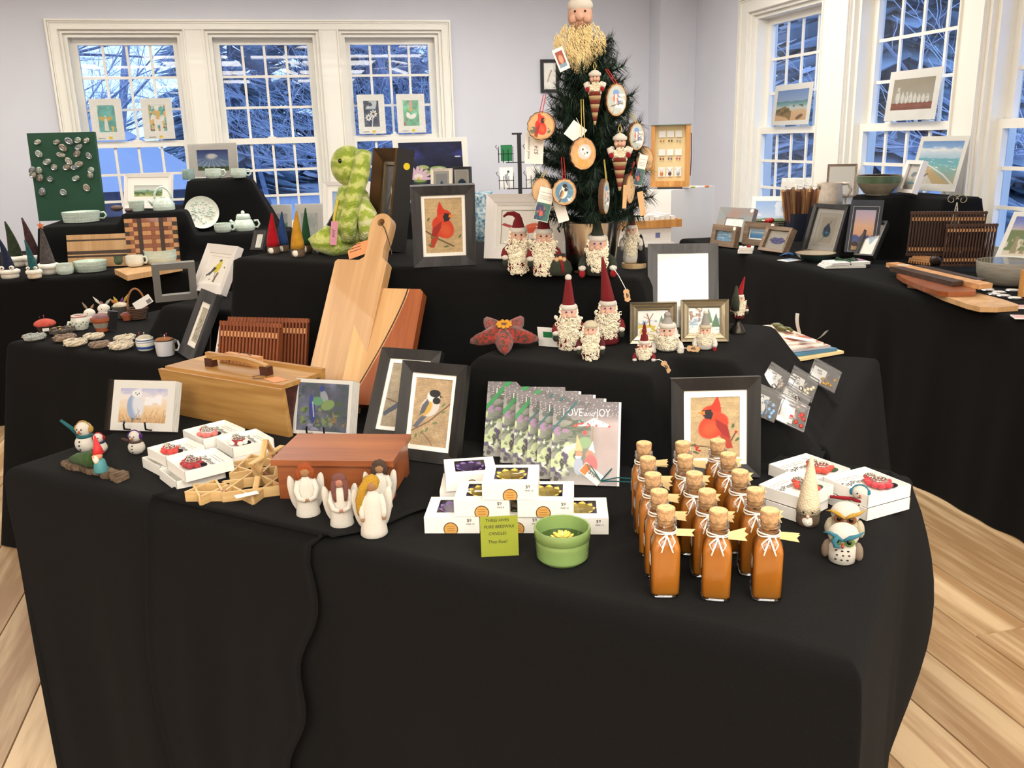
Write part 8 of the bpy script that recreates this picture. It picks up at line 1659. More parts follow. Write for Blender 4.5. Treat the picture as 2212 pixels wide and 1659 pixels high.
for k, (x, c_) in enumerate(((.0, (190, 60, 60)), (.06, (190, 200, 90)), (.12, (226, 120, 50)))):
 Q = ony(1470 + k * 30, 410, 5.42); t = thing('wrapped_ring', ('red', 'yellow-green', 'orange')[k] + ' wrapped trinket lying on the pedestal edge', 'trinket', T(Vector((Q.x, Q.y + .02, zt + .001)))); obj('trinket', MB().ell((0, 0, .007), (.018, .010, .007), 10, 7), mat('trinket_%d' % k, c_, .3), t, smooth=True)
C0 = onz(1390, 600, .55)
x0, y0 = ony(1245, 640, 5.2).x, 5.15
lo = thing('low_pedestal', 'lower white pedestal beneath the wooden tray of cards', 'pedestal', T(Vector((2.02, 5.15, .0)))); obj('box', MB().box(-.36, .22, -.16, .16, .001, .735), m_ped, lo)
bx2 = thing('white_carton', 'white carton with a small blue stamp holding up the card tray', 'box', T(Vector((2.02, 5.15, .736)))); obj('carton', MB().box(-.36, .20, -.15, .15, 0, .09), m_card, bx2); obj('blue_stamp', MB().box(.10, .13, -.1508, -.1501, .03, .06), mat('stamp_blue', (110, 120, 170), .6), bx2)
t = thing('card_tray', 'honey-coloured wooden tray filled with small white cards', 'tray', T(Vector((1.98, 5.10, .827)))); ww, dd, hh = .30, .12, .045
b = MB(); b.box(-ww, ww, -dd, dd, 0, .006); b.box(-ww, ww, -dd, -dd + .01, .006, hh); b.box(-ww, ww, dd - .01, dd, .006, hh); b.box(-ww, -ww + .01, -dd + .01, dd - .01, .006, hh); b.box(ww - .01, ww, -dd + .01, dd - .01, .006, hh); obj('tray', b, m_bee, t)
for k in range(16): obj('card', MB().box(-ww + .03 + k * .034, -ww + .055 + k * .034, -dd + .02, dd - .02, .007, hh + .018 + .006 * (k % 3), M=TR(0, 0, 0)), m_paper, t)
P = ony(1228, 470, 5.4); t = thing('picture_frame', 'black framed small sketch hanging on the back wall behind the tree top', 'picture frame', T(Vector((ony(1188, 165, BY - .02).x, BY - .021, ony(1188, 200, BY).z))))
f = MB(); f.ring(.15, .25, .024, 0, .02); obj('moulding', f, m_blackf, t); obj('sheet', MB().box(-.052, .052, .01, .012, .023, .227), m_mat, t); obj('sketch', MB().tube([(-.02, .0095, .08), (.0, .0095, .14), (.015, .0095, .17)], .006, 6), mat('pale_pink', (206, 170, 160), .7), t)
zr_ = zrail + .022
def railprint(label, q, pic, M0, mw, mh, bot=None, back=True):
 (xl, yb), (xr, yt) = q
 A, B = (ony(xl, yb, BY + .055), ony(xr, yb, BY + .055)); z0 = zr_; C = ony((xl + xr) / 2, yt, BY + .055); w = B.x - A.x; h = C.z - z0
 matted('art_print', label, T(Vector(((A.x + B.x) / 2, BY + .040, z0 + .008))) @ RX(-4), None, pic, mw, mh=mh, bot=bot, sticker=True, size=(w, h), group='sleeved window prints', caption=True)
railprint('sleeved angel print on the sash rail, left of two in the leftmost window', ((203, 303), (272, 215)), 'angel_a', None, .23, .16, .2)
railprint('sleeved print of two white angels, right of two in the leftmost window', ((313, 301), (380, 214)), 'angel_b', None, .23, .16, .2)
railprint('sleeved white daisy print on dark ground in the third back window', ((776, 288), (834, 206)), 'flowers_a', None, .22, .16, .18)
railprint('sleeved white coneflower print on green in the third back window', ((860, 286), (920, 205)), 'flowers_b', None, .22, .16, .18)
# TABLE UNDER THE RIGHT-HAND WINDOWS
zr = lambda x, y: (1480 + x / 5.267, 330 + y / 5.267)
zs = lambda x, y: (1660 + x / 6.38, 340 + y / 6.38)
zt_ = lambda x, y: (1850 + x / 5.53, 420 + y / 5.53)
m_taupe = wood('taupe_frame', (140, 118, 96), (112, 92, 74), 0, 14, .5); m_char = wood('charcoal_frame', (58, 56, 54), (40, 39, 38), 2, 16, .45)
def dot(t, w, h): obj('round_sticker', MB().lathe([(.011, 0), (.011, .0006)], 18, TR(w / 2 - .016, -.0002, h - .014) @ RX(90)), m_paper, t)
G = 'small frames on the side table'
t, w, h = framed('picture_frame', 'tiny taupe framed blue sea painting, leftmost and nearest on the side table', (zr(277, 1062), zr(545, 1098), zr(328, 826), zr(580, 850)), ZT, m_taupe, .16, (), 'sea_small', depth=.035, group=G, glass=False, recess=.016, slope=.001); dot(t, w, h)
t, w, h = framed('picture_frame', 'teal and rose painted wide frame with a misty picture behind the tiny sea one', (zr(300, 1015), zr(690, 1050), zr(408, 640), zr(785, 662)), ZT, mat('painted_frame', (122, 140, 142), .6, c2=(150, 122, 112), vs_=9), .24, (), 'mist', depth=.035, group=G, glass=False, recess=.01); dot(t, w, h)
t, w, h = framed('picture_frame', 'taupe framed seascape with a pale island behind the blue lips frame', (zr(640, 1052), zr(985, 1085), zr(672, 800), zr(1030, 808)), ZT, m_taupe, .16, ((.03, m_mat),), 'sea_island', depth=.035, group=G, glass=False, recess=.014); dot(t, w, h)
framed('picture_frame', 'taupe shadow frame holding blue lips', (zr(820, 1142), zr(1105, 1180), zr(925, 862), zr(1225, 900)), ZT, m_taupe, .10, (), 'lips', depth=.04, group=G, recess=.022)
framed('picture_frame', 'black shadow frame with a large blue leaf in the middle of the side table', (zs(440, 1335), zs(900, 1400), zs(640, 670), zs(1090, 690)), ZT, m_char, .085, ((.10, m_mat),), 'leaf_blue', depth=.04, group=G, recess=.02)
framed('picture_frame', 'black shadow frame with a blue ray-shaped leaf, right of the sunset print', (zs(1165, 1420), zs(1430, 1440), zs(1350, 935), zs(1660, 955)), ZT + .012, m_char, .12, (), 'ray', depth=.04, group=G, recess=.022)
M, w, h = panel(zs(1040, 1310), zs(1490, 1330), zs(1118, 585), zs(1632, 605), ZT + .04, .004); m_navy = mat('navy_mat', (62, 66, 78), .7); m_navy2 = mat('navy_mat_dark', (48, 50, 62), .7)
t, w, h = matted('art_print', 'sunset beach print in a double navy mat', M, None, 'sunset', .19, m=m_navy, mh=.19, bot=.05, size=(w, h)); f = MB(); f.ring(w * .80, h * .86, .0016, -.0008, .0, M=TR(0, 0, h * .02)); obj('silver_line', f, m_paper, t)
a, b_ = onz(*zr(597, 1148), ZT), onz(*zr(765, 1150), ZT); e = b_ - a; w = e.length; M = T((a + b_) / 2 + Vector((0, 0, .0006)), math.atan2(e.y, e.x))
t = thing('jewelry_box', 'flat white jewelry box stacked under another before the island seascape', 'box', M); obj('box', MB().box(-w / 2, w / 2, 0, w, 0, .016), m_card, t)
t = thing('jewelry_box', 'open white jewelry box with a red and black pin atop the closed one', 'box', M @ TR(w * .06, .0, .0168)); b = MB(); b.box(-w / 2, w / 2, 0, w, 0, .002)
for x0, x1, y0, y1 in ((-w / 2, w / 2, 0, .002), (-w / 2, w / 2, w - .002, w), (-w / 2, -w / 2 + .002, .002, w - .002), (w / 2 - .002, w / 2, .002, w - .002)): b.box(x0, x1, y0, y1, .002, .016)
obj('tray', b, m_card, t); obj('card', MB().box(-w / 2 + .003, w / 2 - .003, .003, w - .003, .002, .012), m_paper, t); obj('pin', MB().tube([(-.02, w * .5, .018), (0, w * .6, .022), (.01, w * .5, .018)], .003, 6), BEAD, t); obj('red_bead', MB().ell((.012, w * .4, .018), (.012, .009, .008), 10, 7), REDF, t, smooth=True)
P = onz(*zr(1215, 1235), ZT); t = thing('folded_card', 'white card with blue print lying under the wide dark-rimmed bowl', 'card', T(P + Vector((0, .0, .0008)), .2)); obj('sheet', MB().box(-.04, .05, -.01, .06, 0, .003), m_paper, t); obj('blue_print', MB().box(-.015, .045, .008, .05, .003, .0034), mat('print_blue', (120, 150, 186), .6), t)
P = onz(*zr(1180, 1195), ZT); t = thing('blue_ribbon', 'coiled blue ribbon beside the lips frame', 'ribbon', T(P + Vector((0, .02, .004)))); obj('ribbon', MB().tube([(.035 * math.cos(a), .016 * math.sin(a * .9), .004 + .006 * (1 + math.sin(a * 1.7))) for a in np.linspace(0, 8, 26)], .003, 6), mat('blue_satin', (36, 92, 150), .35), t, smooth=True)
P = stand(*zs(640, 1450), ZT, .055); R = 42.5 * mpp(P); h = .040; t = thing('shallow_bowl', 'shallow stoneware bowl with a cream inside and green outside before the leaf frame', 'bowl', T(P + Vector((0, 0, .001)), face(P)))
lathe_pot(t, 'bowl', [(0, 0), (R * .45, 0), (R * .5, h * .12), (R * .85, h * .55), (R * .99, h * .97), (R, h), (R * .965, h * .99)], mat('deep_green_glaze', (62, 84, 78), .25, coat=.4, var=.3, vs_=18), 40); lathe_pot(t, 'inside', [(R * .966, h * .992), (R * .82, h * .58), (R * .45, h * .2), (0, h * .16)], mat('cream_glaze', (196, 182, 158), .2, coat=.5), 40); obj('rim', MB().tube([(R * .985 * math.cos(a), R * .985 * math.sin(a), h) for a in np.linspace(0, 2 * PI, 40)[:-1]], .0022, 6, closed=True), mat('rust_rim', (110, 86, 52), .35), t, smooth=True)
a, b_ = onz(*zs(785, 1520), ZT), onz(*zs(1240, 1545), ZT); P = (a + b_) / 2; r = random.Random(5)
for k, lb in enumerate(('bottom packet of white note cards at the table edge', 'top packet of white note cards tied with green ribbon')):
 t = thing('card_packet', lb, 'cards', T(P + Vector((.03 + .02 * k, .05, .001 + k * .0135)), -.25 + .12 * k)); w = .095
 for i in range(3): obj('card', MB().box(-w + .004 * i, w, -.055, .055, i * .0042, i * .0042 + .0034), m_paper, t)
 if k: obj('ribbon', MB().tube([(0, -.056, .0), (0, -.05, .0145), (0, .05, .0145)], .003, 5).tube([(0, 0, .015), (-.04, .01, .028), (-.055, -.005, .02), (0, 0, .016), (.03, -.02, .027), (.045, -.035, .018), (0, 0, .016), (.02, -.04, .018)], .0035, 5), mat('green_satin', (24, 74, 44), .4), t, smooth=True); obj('plum_edge', MB().box(.02, w, -.02, .056, .0128, .0134), mat('plum_print', (150, 110, 136), .6), t)
P = stand(*zr(1275, 960), ZT, .035); P = onz(*zr(1290, 985), ZT); s_ = mpp(P); w = 22 * s_; ht = hgt(P, *zr(1275, 685)); t = thing('stick_holder', 'square dark navy canister packed with upright wooden sticks', 'holder', T(P + Vector((0, 0, .001)), face(P, .3)))
b = MB(); b.ring(2 * w, 2 * w, .004, 0, ht - .004, M=TR(0, w, .004) @ RX(90) @ TR(0, 0, 0)) if False else None
b.lathe([(w * 1.25, 0), (w * 1.25, ht), (w * 1.19, ht), (w * 1.19, .006), (0, .006)], 20, sq=7); b.add([(w * 1.1 * math.cos(a), w * 1.1 * math.sin(a), .001) for a in np.linspace(0, 2 * PI, 12)[:-1]], [tuple(range(11))]); obj('canister', b, mat('navy_card', (22, 28, 44), .5), t)
r = random.Random(8); hs = hgt(P, *zr(1300, 405))
mst = [wood('stick_%d' % i, c, tuple(int(v * .7) for v in c), 2, 16, .5) for i, c in enumerate(((150, 96, 56), (196, 146, 80), (110, 62, 40), (176, 126, 84), (134, 84, 52)))]
for k in range(26):
 x = (k % 7 - 3) * w * .30; y = (k // 7 - 1.5) * w * .5; sp = x * .75; th = w * .13; o = thing('wooden_stick', 'slim carved wooden stick standing in the navy canister', 'stick', T(P + Vector((0, 0, .0085)), face(P, .3)), 'wooden sticks in the navy canister'); L = hs * r.uniform(.95, 1.0); obj('shaft', MB().tube([(x, y, 0), (x + sp, y * 1.2, L - .012)], [th, th * 1.1], 7), mst[k % 5], o, smooth=True, angle=40)
 obj('tip', MB().tube([(x + sp, y * 1.2, L - .012), (x + sp * 1.02, y * 1.2, L - .003)], [th * 1.1, th * .7], 7), mst[(k + 2) % 5], o)
 if k % 6 == 0: obj('cord_loop', MB().tube([(x + sp, y * 1.2 - th, L - .02), (x + sp - .02, y - .02, L + .02), (x + sp + .02, y - .02, L + .01), (x + sp, y * 1.2 - th, L - .03)], .0016, 5), mat('leather_cord', (40, 26, 20), .5), o)
A = onz(*zr(835, 1010), ZT); P = A + Vector((.14, .16, 0)); s_ = mpp(P); bh = hgt(P, *zr(1000, 760)); t = thing('wicker_basket', 'black wicker basket with a red bow behind the taupe frames', 'basket', T(P + Vector((0, 0, .001)), face(P, -.1))); w = 38 * s_; d = .09
b = MB()
for k in range(9): z = .006 + (bh - .01) * k / 8; b.tube([(w * x, d * y, z + .002 * math.sin(9 * (x + y))) for x, y in ((-1, -1), (-.5, -1.02), (0, -1), (.5, -1.02), (1, -1), (1, 1), (0, 1), (-1, 1))], .004, 5, closed=True)
obj('weave', b, mat('black_wicker', (36, 30, 28), .5), t, smooth=True); b = MB()
for k in range(20): x = -w + 2 * w * k / 19; b.tube([(x, -d, .0), (x, -d, bh)], .003, 5)
obj('stakes', b, mat('black_wicker', (36, 30, 28), .5), t); obj('base', MB().box(-w, w, -d, d, .0, .004), mat('black_wicker', (36, 30, 28), .5), t)
obj('red_bow', MB().ell((w * .15, -d - .01, bh), (.02, .008, .012), 8, 6, nz=.2).ell((w * .28, -d - .01, bh + .004), (.02, .008, .014), 8, 6, nz=.2).tube([(w * .2, -d - .012, bh), (w * .05, -d - .014, bh - .03)], .005, 5), mat('red_satin', (176, 26, 36), .35), t, smooth=True)
w_ = 80 * s_; hh = hgt(P + Vector((0, .03, 0)), *zr(960, 492)); matted('art_print', 'white matted harbor landscape standing in the wicker basket', T(P + Vector((.0, -.03, .006)), face(P, -.1)) @ RX(-14), None, 'harbor', .10, mh=.12, size=(w_, hh), sleeve=False)
P = onz(*zr(1330, 600), .99); P = P + Vector((.0, .0, 0))
for k, lb in enumerate(('rearmost sleeved mat of the stack leaning behind the sticks', 'second sleeved mat from the back behind the sticks', 'third sleeved mat behind the sticks', 'fourth sleeved mat behind the sticks', 'front sleeved mat of the stack behind the sticks')):
 Q = Vector((2.70 - .026 * (4 - k) * 0 , 4.24, ZT + .004)); fwd = .022 * k; d_ = Vector((-.55, -.83, 0)).normalized(); Q = onz(1728, 491, ZT + .004) + d_ * fwd
 matted('art_print', lb, T(Q, face(Q, -.12)) @ RX(-20), None, 'dunes' if k == 4 else 'mist', .2, mh=.24, size=(.29, .335), group='stack of sleeved mats', sleeve=(k in (0, 4)))
P = onz(*zs(850, 668), .965); R = 25 * mpp(P); h = hgt(P, *zs(880, 352)); t = thing('stoneware_pitcher', 'speckled cream stoneware pitcher with a looped handle', 'pitcher', T(P + Vector((0, 0, .001)), face(P, .1)))
m_stone = mat('speckled_stoneware', (196, 182, 166), .45, var=.14, vs_=50, coat=.2)
lathe_pot(t, 'body', [(0, 0), (R * .92, 0), (R, h * .05), (R * 1.0, h * .3), (R * .90, h * .75), (R * .88, h), (R * .80, h), (R * .82, h * .5), (0, h * .1)], m_stone, 32); handle(t, R * .86, h * .42, h * .95, R * .75, .009, m_stone); obj('spout', MB().tube([(-R * .7, 0, h * .8), (-R * .98, 0, h * .95), (-R * 1.12, 0, h * 1.05)], [.02, .016, .007], 8), m_stone, t, smooth=True); obj('foot_glaze', MB().lathe([(R * .925, 0.0004), (R * 1.006, h * .05), (R * 1.008, h * .10)], 32, cap=False), mat('pale_teal_glaze', (142, 166, 162), .3), t, smooth=True)
P = stand(*zs(1500, 520), 1.04, .0); R = 46 * mpp(P); h = hgt(P, *zs(1495, 235)) * .96; t = thing('stoneware_bowl', 'footed stoneware bowl with a broad green band on the side tier', 'bowl', T(P + Vector((0, 0, .001)), face(P))); m_sand = mat('sand_stoneware', (150, 140, 120), .5, var=.2, vs_=30)
lathe_pot(t, 'bowl', [(0, 0), (R * .52, 0), (R * .54, h * .06), (R * .62, h * .12), (R * .86, h * .45), (R * .955, h * .62)], m_sand, 40); lathe_pot(t, 'green_band', [(R * .955, h * .62), (R * .985, h * .8), (R, h * .98)], mat('band_green', (84, 104, 80), .3, coat=.3, var=.2, vs_=20), 40); obj('rim', MB().tube([(R * .985 * math.cos(a), R * .985 * math.sin(a), h * .985) for a in np.linspace(0, 2 * PI, 40)[:-1]], R * .022, 6, closed=True), m_sand, t, smooth=True); lathe_pot(t, 'inside', [(R * .975, h * .98), (R * .85, h * .5), (R * .4, h * .15), (0, h * .14)], m_sand, 40)
P = onz(*zs(1050, 530), 1.02); M, w, h = panel(zs(820, 545), zs(1240, 545), zs(905, 118), zs(1370, 120), 1.02, .03); M = M.copy(); M.translation = Vector(M.translation) + Vector((.05, .08, 0))
framed('picture_frame', 'taupe frame with glare on its glass behind the pitcher and the banded bowl', (zs(780, 560), zs(1190, 560), zs(905, 118), zs(1365, 120)), .967, m_taupe, .07, (), None, depth=.03, back=m_mat, tilt=14, group='frames on the side tier')
framed('picture_frame', 'small white shadow frame with a grey wading bird on the side tier', (zs(1755, 500), zs(1975, 522), zs(1915, 65), zs(2125, 62)), 1.045, m_whitef, .13, (), 'heron', depth=.03, group='frames on the side tier', recess=.02)
z1 = lambda x, y: (1512 + x / 3.16, y / 3.16)
matted('art_print', 'large white bordered beach painting leaning against the right-hand window post', (z1(1410, 1300), z1(1735, 1312), z1(1505, 940), z1(1855, 922)), 1.052, 'beach', .075, mh=.09, bot=.13)
M, w, h = panel(zt_(588, 740), zt_(1490, 745), zt_(680, 210), zt_(1555, 210), ZT + .06, .014); trivet('walnut slatted trivet with two rows of maple spacers, rear one', M, w, h, 25, m_wsl, m_inl, 'walnut trivets', rows=(.12, .80))
M, w, h = panel(zt_(1005, 866), zt_(1620, 862), zt_(1088, 358), zt_(1692, 358), ZT + .02, .014); trivet('walnut slatted trivet standing in front of the larger one', M, w, h, 17, m_wsl, m_inl, 'walnut trivets', rows=(.12, .82))
P = onz(*zt_(1190, 560), ZT) ; Q = Vector((3.06, 3.45, ZT + .005)); d = ray(*zt_(1205, 60)); Q2 = EYE + d * ((Q.dot(away(Q))) / d.dot(away(Q))); easel('bronze easel with two scrolls on top behind the walnut trivets', T(Vector((Q2.x, Q2.y, ZT + .005)), face(Q2)), .12, Q2.z - ZT - .02, m_gilt, 'scroll_easel', True)
a, b_ = onz(*zt_(580, 815), ZT), onz(*zt_(1010, 865), ZT); e = b_ - a; w = e.length * .8; t = thing('folded_trivet', 'small pale folded trivet with a burl block before the walnut trivets', 'trivet', T((a + b_) / 2 + Vector((0, 0, .001)), math.atan2(e.y, e.x)))
for k in range(2): obj('bar', MB().box(-w / 2, w * .25, k * .024, k * .024 + .012, .010 + .006 * k, .024 + .012 * k), m_inl, t)
for k in range(9): obj('tooth', MB().box(-w / 2 + w * .09 * k, -w / 2 + w * .09 * k + w * .04, -.003, .04, 0, .0099), m_inl, t)
obj('burl_block', MB().ell((w * .36, .012, .024), (w * .18, .024, .024), 10, 8, nz=.12), m_walnut, t, smooth=True)
M, w, h = panel(zt_(1640, 790), zt_(2300, 830), zt_(1880, 210), zt_(2540, 240), ZT + .04, .004); matted('art_print', 'white matted dune grass print cut by the right edge of the view', M, None, 'seagrass', .09, mh=.1, size=(w, h))
P = stand(2161, 622, ZT, .09); R = 62 * mpp(P) * .98; h = hgt(P - away(P) * R, 2150, 577); t = thing('large_bowl', 'large grey stoneware bowl with a dark green inside at the right edge', 'bowl', T(P + Vector((.02, 0, .001)), face(P)))
h = .095; lathe_pot(t, 'bowl', [(0, 0), (R * .72, 0), (R * .86, h * .14), (R * .96, h * .5), (R, h * .97), (R * .985, h), (R * .96, h * .99)], mat('grey_glaze', (140, 134, 122), .5, var=.2, vs_=24, stretch=(1, 1, 8)), 44); lathe_pot(t, 'inside', [(R * .962, h * .992), (R * .9, h * .5), (R * .6, h * .2), (0, h * .15)], mat('olive_glaze', (92, 88, 56), .2, coat=.4), 44)
def plank_poly(name, pts, z0, z1, m, t): obj(name, MB().slab([((onz(*p, z1) - EYE).x, (onz(*p, z1) - EYE).y) for p in pts], z0, z1), m, t)
t = thing('serving_paddle', 'long pale maple serving paddle, lowest of the stacked boards', 'cutting board', TR(0, 0, 0)); plank_poly('board', [zt_(*p) for p in ((612, 1060), (720, 1075), (1050, 1215), (1330, 1310), (1480, 1345), (1680, 1348), (1938, 1330), (1930, 1312), (1760, 1255), (1420, 1165), (900, 1040), (700, 1005))], ZT + .001, ZT + .019, m_maple, t)
t = thing('serving_paddle', 'reddish cherry serving paddle stacked on the pale maple one', 'cutting board', TR(0, 0, 0)); plank_poly('board', [zt_(*p) for p in ((480, 945), (560, 1000), (760, 1085), (980, 1155), (1100, 1165), (1400, 1160), (1430, 1150), (1418, 1125), (1300, 1090), (900, 990), (620, 940))], ZT + .0195, ZT + .038, m_cherry, t)
t = thing('striped_serving_board', 'long serving board of staggered walnut and maple strips, topmost of the stack', 'cutting board', TR(0, 0, 0))
for nm, pts, m_ in (('walnut_strip', ((398, 862), (560, 862), (1290, 1032), (1150, 1046)), m_walnut), ('maple_strip', ((356, 815), (490, 806), (1630, 1060), (1470, 1078)), m_inl), ('walnut_strip', ((660, 848), (800, 842), (1545, 1012), (1430, 1022)), m_walnut)): plank_poly(nm, [zt_(*p) for p in pts], ZT + .0385, ZT + .057, m_, t)
P = onz(*zt_(560, 845), ZT + .057); t = thing('price_card', 'small white price card lying on the striped serving board', 'card', T(P + Vector((0, 0, .0006)), -.4)); obj('sheet', MB().box(-.022, .022, -.012, .012, 0, .0006), m_paper, t); obj('writing', MB().box(-.014, .014, -.003, .001, .0006, .0009), m_greyink, t)
for k, (x, y) in enumerate(((1570, 1152), (1700, 1180), (1860, 1158), (1640, 1205), (1755, 1222), (1890, 1250))):
 P = onz(*zt_(x, y), ZT); R = 15 * mpp(P); t = thing('metal_disc', 'small round white and silver pendant tin, ' + ('leftmost under the striped board end', 'second from the left in the back row', 'right in the back row by the wooden block', 'left in the front row', 'middle of the front row', 'nearest to the right edge')[k], 'pendant', T(P + Vector((0, 0, .001)), face(P)), 'pendant tins by the big bowl'); obj('dish', MB().lathe([(0, 0), (R, 0), (R, .004), (R * .92, .006), (0, .0055)], 22), mat('silver', (206, 206, 210), .2, metal=1), t, smooth=True, angle=30); obj('insert', MB().lathe([(0, .0058), (R * .8, .0062), (R * .78, .007), (0, .0075)], 20), mat('pearl', (232, 226, 220), .3), t, smooth=True)
P = onz(2215, 645, ZT); t = thing('upright_board', 'honey-coloured wooden block standing at the right edge beside the pendants', 'block', T(P + Vector((.05, .0, .001)), face(P, .2))); obj('block', MB().box(-.06, .06, 0, .02, 0, .10), m_bee, t)
for k, (x, y) in enumerate(((2218, 666), (2212, 688))): P = onz(x, y, ZT); t = thing('pink_card', ('pink-edged card under the paddle tip at the right edge', 'pink-edged card nearest the table front at the right edge')[k], 'card', T(P + Vector((.02, 0, .001)), -.5)); obj('sheet', MB().box(-.05, .05, -.03, .03, 0, .004), m_paper, t); obj('print', MB().box(-.047, .047, -.027, .027, .004, .0044), mat('pink_print', (196, 160, 156), .6), t)
def railprint2(label, bl, br, tl, tr, pic, mw, mh, bot):
 X = RXW + .055; A, B = onx(*bl, X), onx(*br, X); z0 = rrail + .022; C = onx((tl[0] + tr[0]) / 2, (tl[1] + tr[1]) / 2, X); w = abs(A.y - B.y); h = C.z - z0
 matted('art_print', label, T(Vector((RXW + .035, (A.y + B.y) / 2, z0 + .008)), -PI / 2) @ RX(-5), None, pic, mw, mh=mh, bot=bot, size=(w, h))
railprint2('white matted dune painting on the rail of the right wall, first window', z1(500, 898), z1(755, 885), z1(540, 590), z1(800, 562), 'dunes', .09, .14, .11)
railprint2('white matted painting of glass jars on the rail of the second right window', z1(1272, 865), z1(1620, 845), z1(1338, 495), z1(1685, 460), 'jars', .10, .17, .21)
# magazines and bagged jewelry at the right end of the island
A = onz(1722, 768, ZT); r = random.Random(12); e = (onz(1820, 790, ZT) - onz(1655, 735, ZT)); rzm = math.atan2(e.y, e.x)
lbs = ['bottom magazine of the fanned pile at the right end of the island', 'second magazine from the bottom of the fanned pile', 'third magazine of the fanned pile, blue spine', 'fourth magazine of the fanned pile, white cover', 'topmost magazine with a colourful cover on the fanned pile']
for k in range(5):
 t = thing('magazine', lbs[k], 'magazine', T(A + Vector((.02 - .012 * k, .06 + .012 * k, .0025 + k * .0085)), rzm + .14 * (2 - k) * .5), 'fanned magazines'); m_ = (m_cream, mat('blue_cover', (70, 120, 150), .4), mat('grey_cover', (176, 172, 176), .4), m_paper, m_paper)[k]
 obj('pages', MB().box(-.115, .115, -.085, .085, 0, .0075), m_ if k < 3 else m_paper, t);
 if k >= 2: o = obj('cover', picture('magazine', .23, .17), None, t, M=TR(0, -.085, .008) @ RX(-90))
M = T(A + Vector((0, .06, .046)), rzm)
t = thing('green_bow', 'olive green ribbon bow lying on the magazine pile', 'ribbon', M @ TR(-.085, .03, .006)); obj('bow', MB().ell((0, 0, .004), (.028, .012, .009), 10, 7, nz=.2).ell((.03, -.008, .003), (.022, .009, .007), 10, 7, nz=.2).tube([(0, 0, .002), (.04, .01, .003), (.06, .004, .001)], .005, 5), mat('olive_satin', (96, 98, 40), .45), t, smooth=True)
t = thing('curled_strip', 'curled strip of white paper sticking up from the magazines', 'paper strip', M @ TR(-.01, .05, .001)); obj('strip', MB().add([p for k in range(9) for p in ((-.007, -.012 * math.sin(k * .25), .0075 * k), (.007, -.012 * math.sin(k * .25) + .002, .0075 * k))], [(2 * k, 2 * k + 1, 2 * k + 3, 2 * k + 2) for k in range(8)]), m_paper, t)
t = thing('curled_strip', 'rolled white leaflet with a curled end on the magazines', 'paper strip', M @ TR(.075, .0, .002) @ RZ(20)); obj('strip', MB().add([p for k in range(12) for p in ((-.06 + .012 * k, -.010, .002 + .035 * max(0, (k - 7) / 4) ** 2), (-.06 + .012 * k, .010, .004 + .035 * max(0, (k - 7) / 4) ** 2))], [(2 * k, 2 * k + 1, 2 * k + 3, 2 * k + 2) for k in range(11)]), m_paper, t)
zg = lambda x, y: (1580 + x / 5.925, 680 + y / 5.925)
m_bag = clear('sleeve_bag', (.94, .95, .96), .12, 2.0, 1.5, .14)
bags = [((555, 745), (700, 655), (480, 1030), 'leftmost, half behind the cardinal frame', (150, 140, 130)), ((395, 1000), (520, 930), (395, 1400), 'lowest left, behind the frame edge', (120, 150, 180)), ((645, 870), (890, 715), (800, 1200), 'middle one of the cluster', (190, 180, 150)), ((500, 1120), (720, 960), (700, 1330), 'overlapping the lowest one', (170, 150, 140)), ((845, 770), (990, 648), (1130, 1120), 'upper right with a gold chain', (150, 116, 60)), ((455, 1370), (590, 1200), (800, 1545), 'lowest, with red beads', (170, 50, 36))]
cen = [(560, 880), (420, 1180), (840, 960), (730, 1170), (1110, 880), (690, 1380)]
F0 = isl(2.50, -.02, ZT)
nrm = Vector((IN * -1) * .80 + Vector((0, 0, .62))).normalized(); r = random.Random(3)
P0 = isl(2.6, -.14, .84); clo = [bpy.data.objects[n_] for n_ in ('riser_cloth', 'rear_tablecloth')]; bpy.context.view_layer.update(); dgr = bpy.context.evaluated_depsgraph_get()
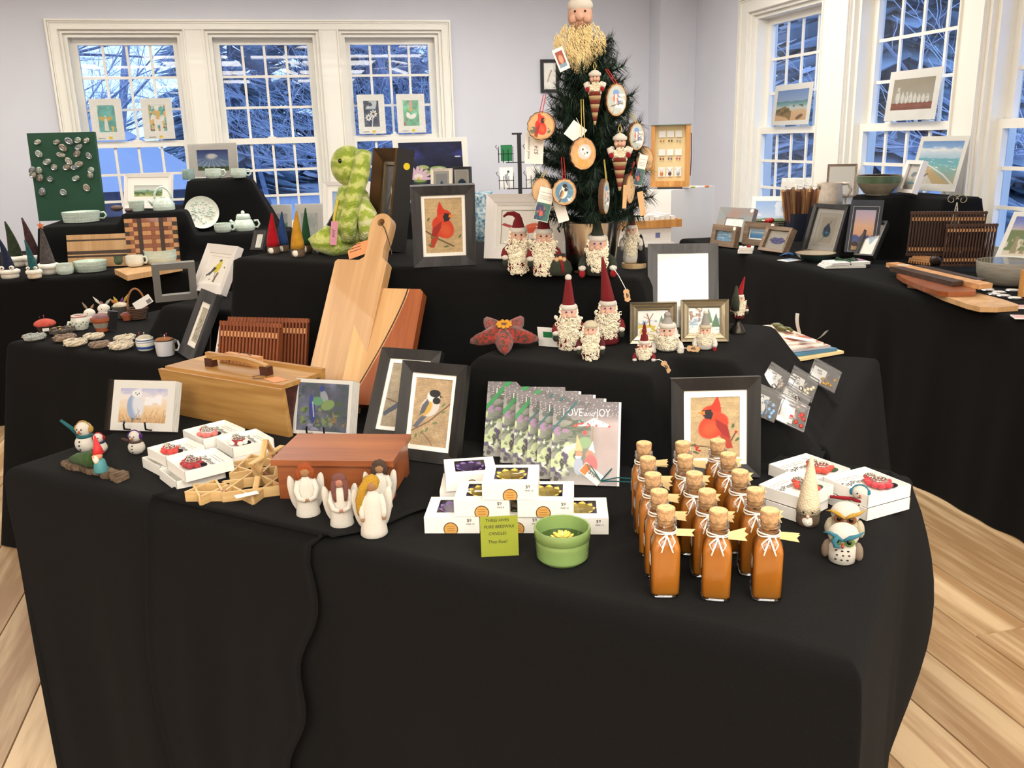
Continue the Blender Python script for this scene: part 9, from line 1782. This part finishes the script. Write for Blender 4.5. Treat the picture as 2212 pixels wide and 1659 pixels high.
for k, (x, y) in enumerate(cen):
 d = ray(*zg(x, y)); P = EYE + d * ((P0 - EYE).dot(nrm) / d.dot(nrm)) + nrm * (.004 * k)
 for cl in clo:
  iv = cl.matrix_world.inverted(); ok, hp, hn, _ = cl.ray_cast(iv @ EYE, (iv.to_3x3() @ d).normalized(), depsgraph=dgr)
  if ok:
   P = cl.matrix_world @ hp; nrm = (cl.matrix_world.to_3x3() @ hn).normalized(); nrm = -nrm if nrm.dot(d) > 0 else nrm; nrm = (nrm + Vector((IN * -.5)) + Vector((0, 0, .5))).normalized(); P = P + nrm * (.012 + .004 * k); break
 u = (IE - nrm * IE.dot(nrm)).normalized(); v = nrm.cross(u); ang = (-.55, -.5, -.62, -.6, -.62, -.68)[k]
 m3 = Matrix((u, nrm * -1, v)).transposed().to_4x4(); m3.translation = P; w, h = 64 * mpp(P), 76 * mpp(P); M = m3 @ Matrix.Rotation(ang + PI / 2 - .9, 4, 'Y') @ TR(0, 0, -h / 2)
 t = thing('jewelry_bag', 'clear zip bag of jewelry with a numbered paper slip, %s' % bags[k][3], 'plastic bag', M, 'clear jewelry bags')
 g = MB(); N = 5; vs = []; fs = []
 for a in range(N):
  for b_ in range(N): vs.append((-w / 2 + w * a / (N - 1), -.003 - .004 * math.sin(PI * a / (N - 1)) * math.sin(PI * b_ / (N - 1)), h * b_ / (N - 1)))
 for a in range(N - 1):
  for b_ in range(N - 1): i = a * N + b_; fs.append((i, i + N, i + N + 1, i + 1))
 obj('clear_film', g.add(vs, fs), m_bag, t, smooth=True, rec=False); e_ = MB(); e_.ring(w, h, .0012, -.0035, -.001); e_.box(-w / 2, w / 2, -.004, -.001, h * .86, h * .88); obj('sealed_edge', e_, clear('bag_edge', (.75, .77, .8), .2, 4.0), t)
 s_ = obj('paper_slip', MB().box(-w * .42, w * .05 if k != 3 else w * .1, -.0008, -.0002, h * .12, h * .72), m_paper, t); text(('$20', '$15', '$18', '$12', '$9', '$22')[k], h * .2, 'handwriting', m_ink, t, TR(-w * .20, -.0011, h * .55) @ RY(80))
 b = MB(); q = random.Random(k)
 for i in range(7): b.ell((w * q.uniform(-.05, .4), -.004, h * q.uniform(.1, .6)), (.005, .003, .005), 8, 5)
 b.tube([(w * (.1 + .05 * math.sin(i)), -.004, h * (.1 + .07 * i)) for i in range(8)], .0016, 5); c_ = bags[k][4]; obj('jewelry', b, mat('bagged_%d_%d_%d' % c_, c_, .3, metal=.4), t, smooth=True)
 obj('hook', MB().tube([(0, -.002, h * .98), (-.004, -.003, h * 1.12), (.0, -.003, h * 1.18), (.005, -.003, h * 1.1), (.004, -.002, h)], .0009, 5), m_wire, t)
for o in list(bpy.data.objects):
 if o.name.split('.')[0] in ('branch_snow', 'bough_snow', 'boughs', 'filling'): o['kind'] = 'stuff'
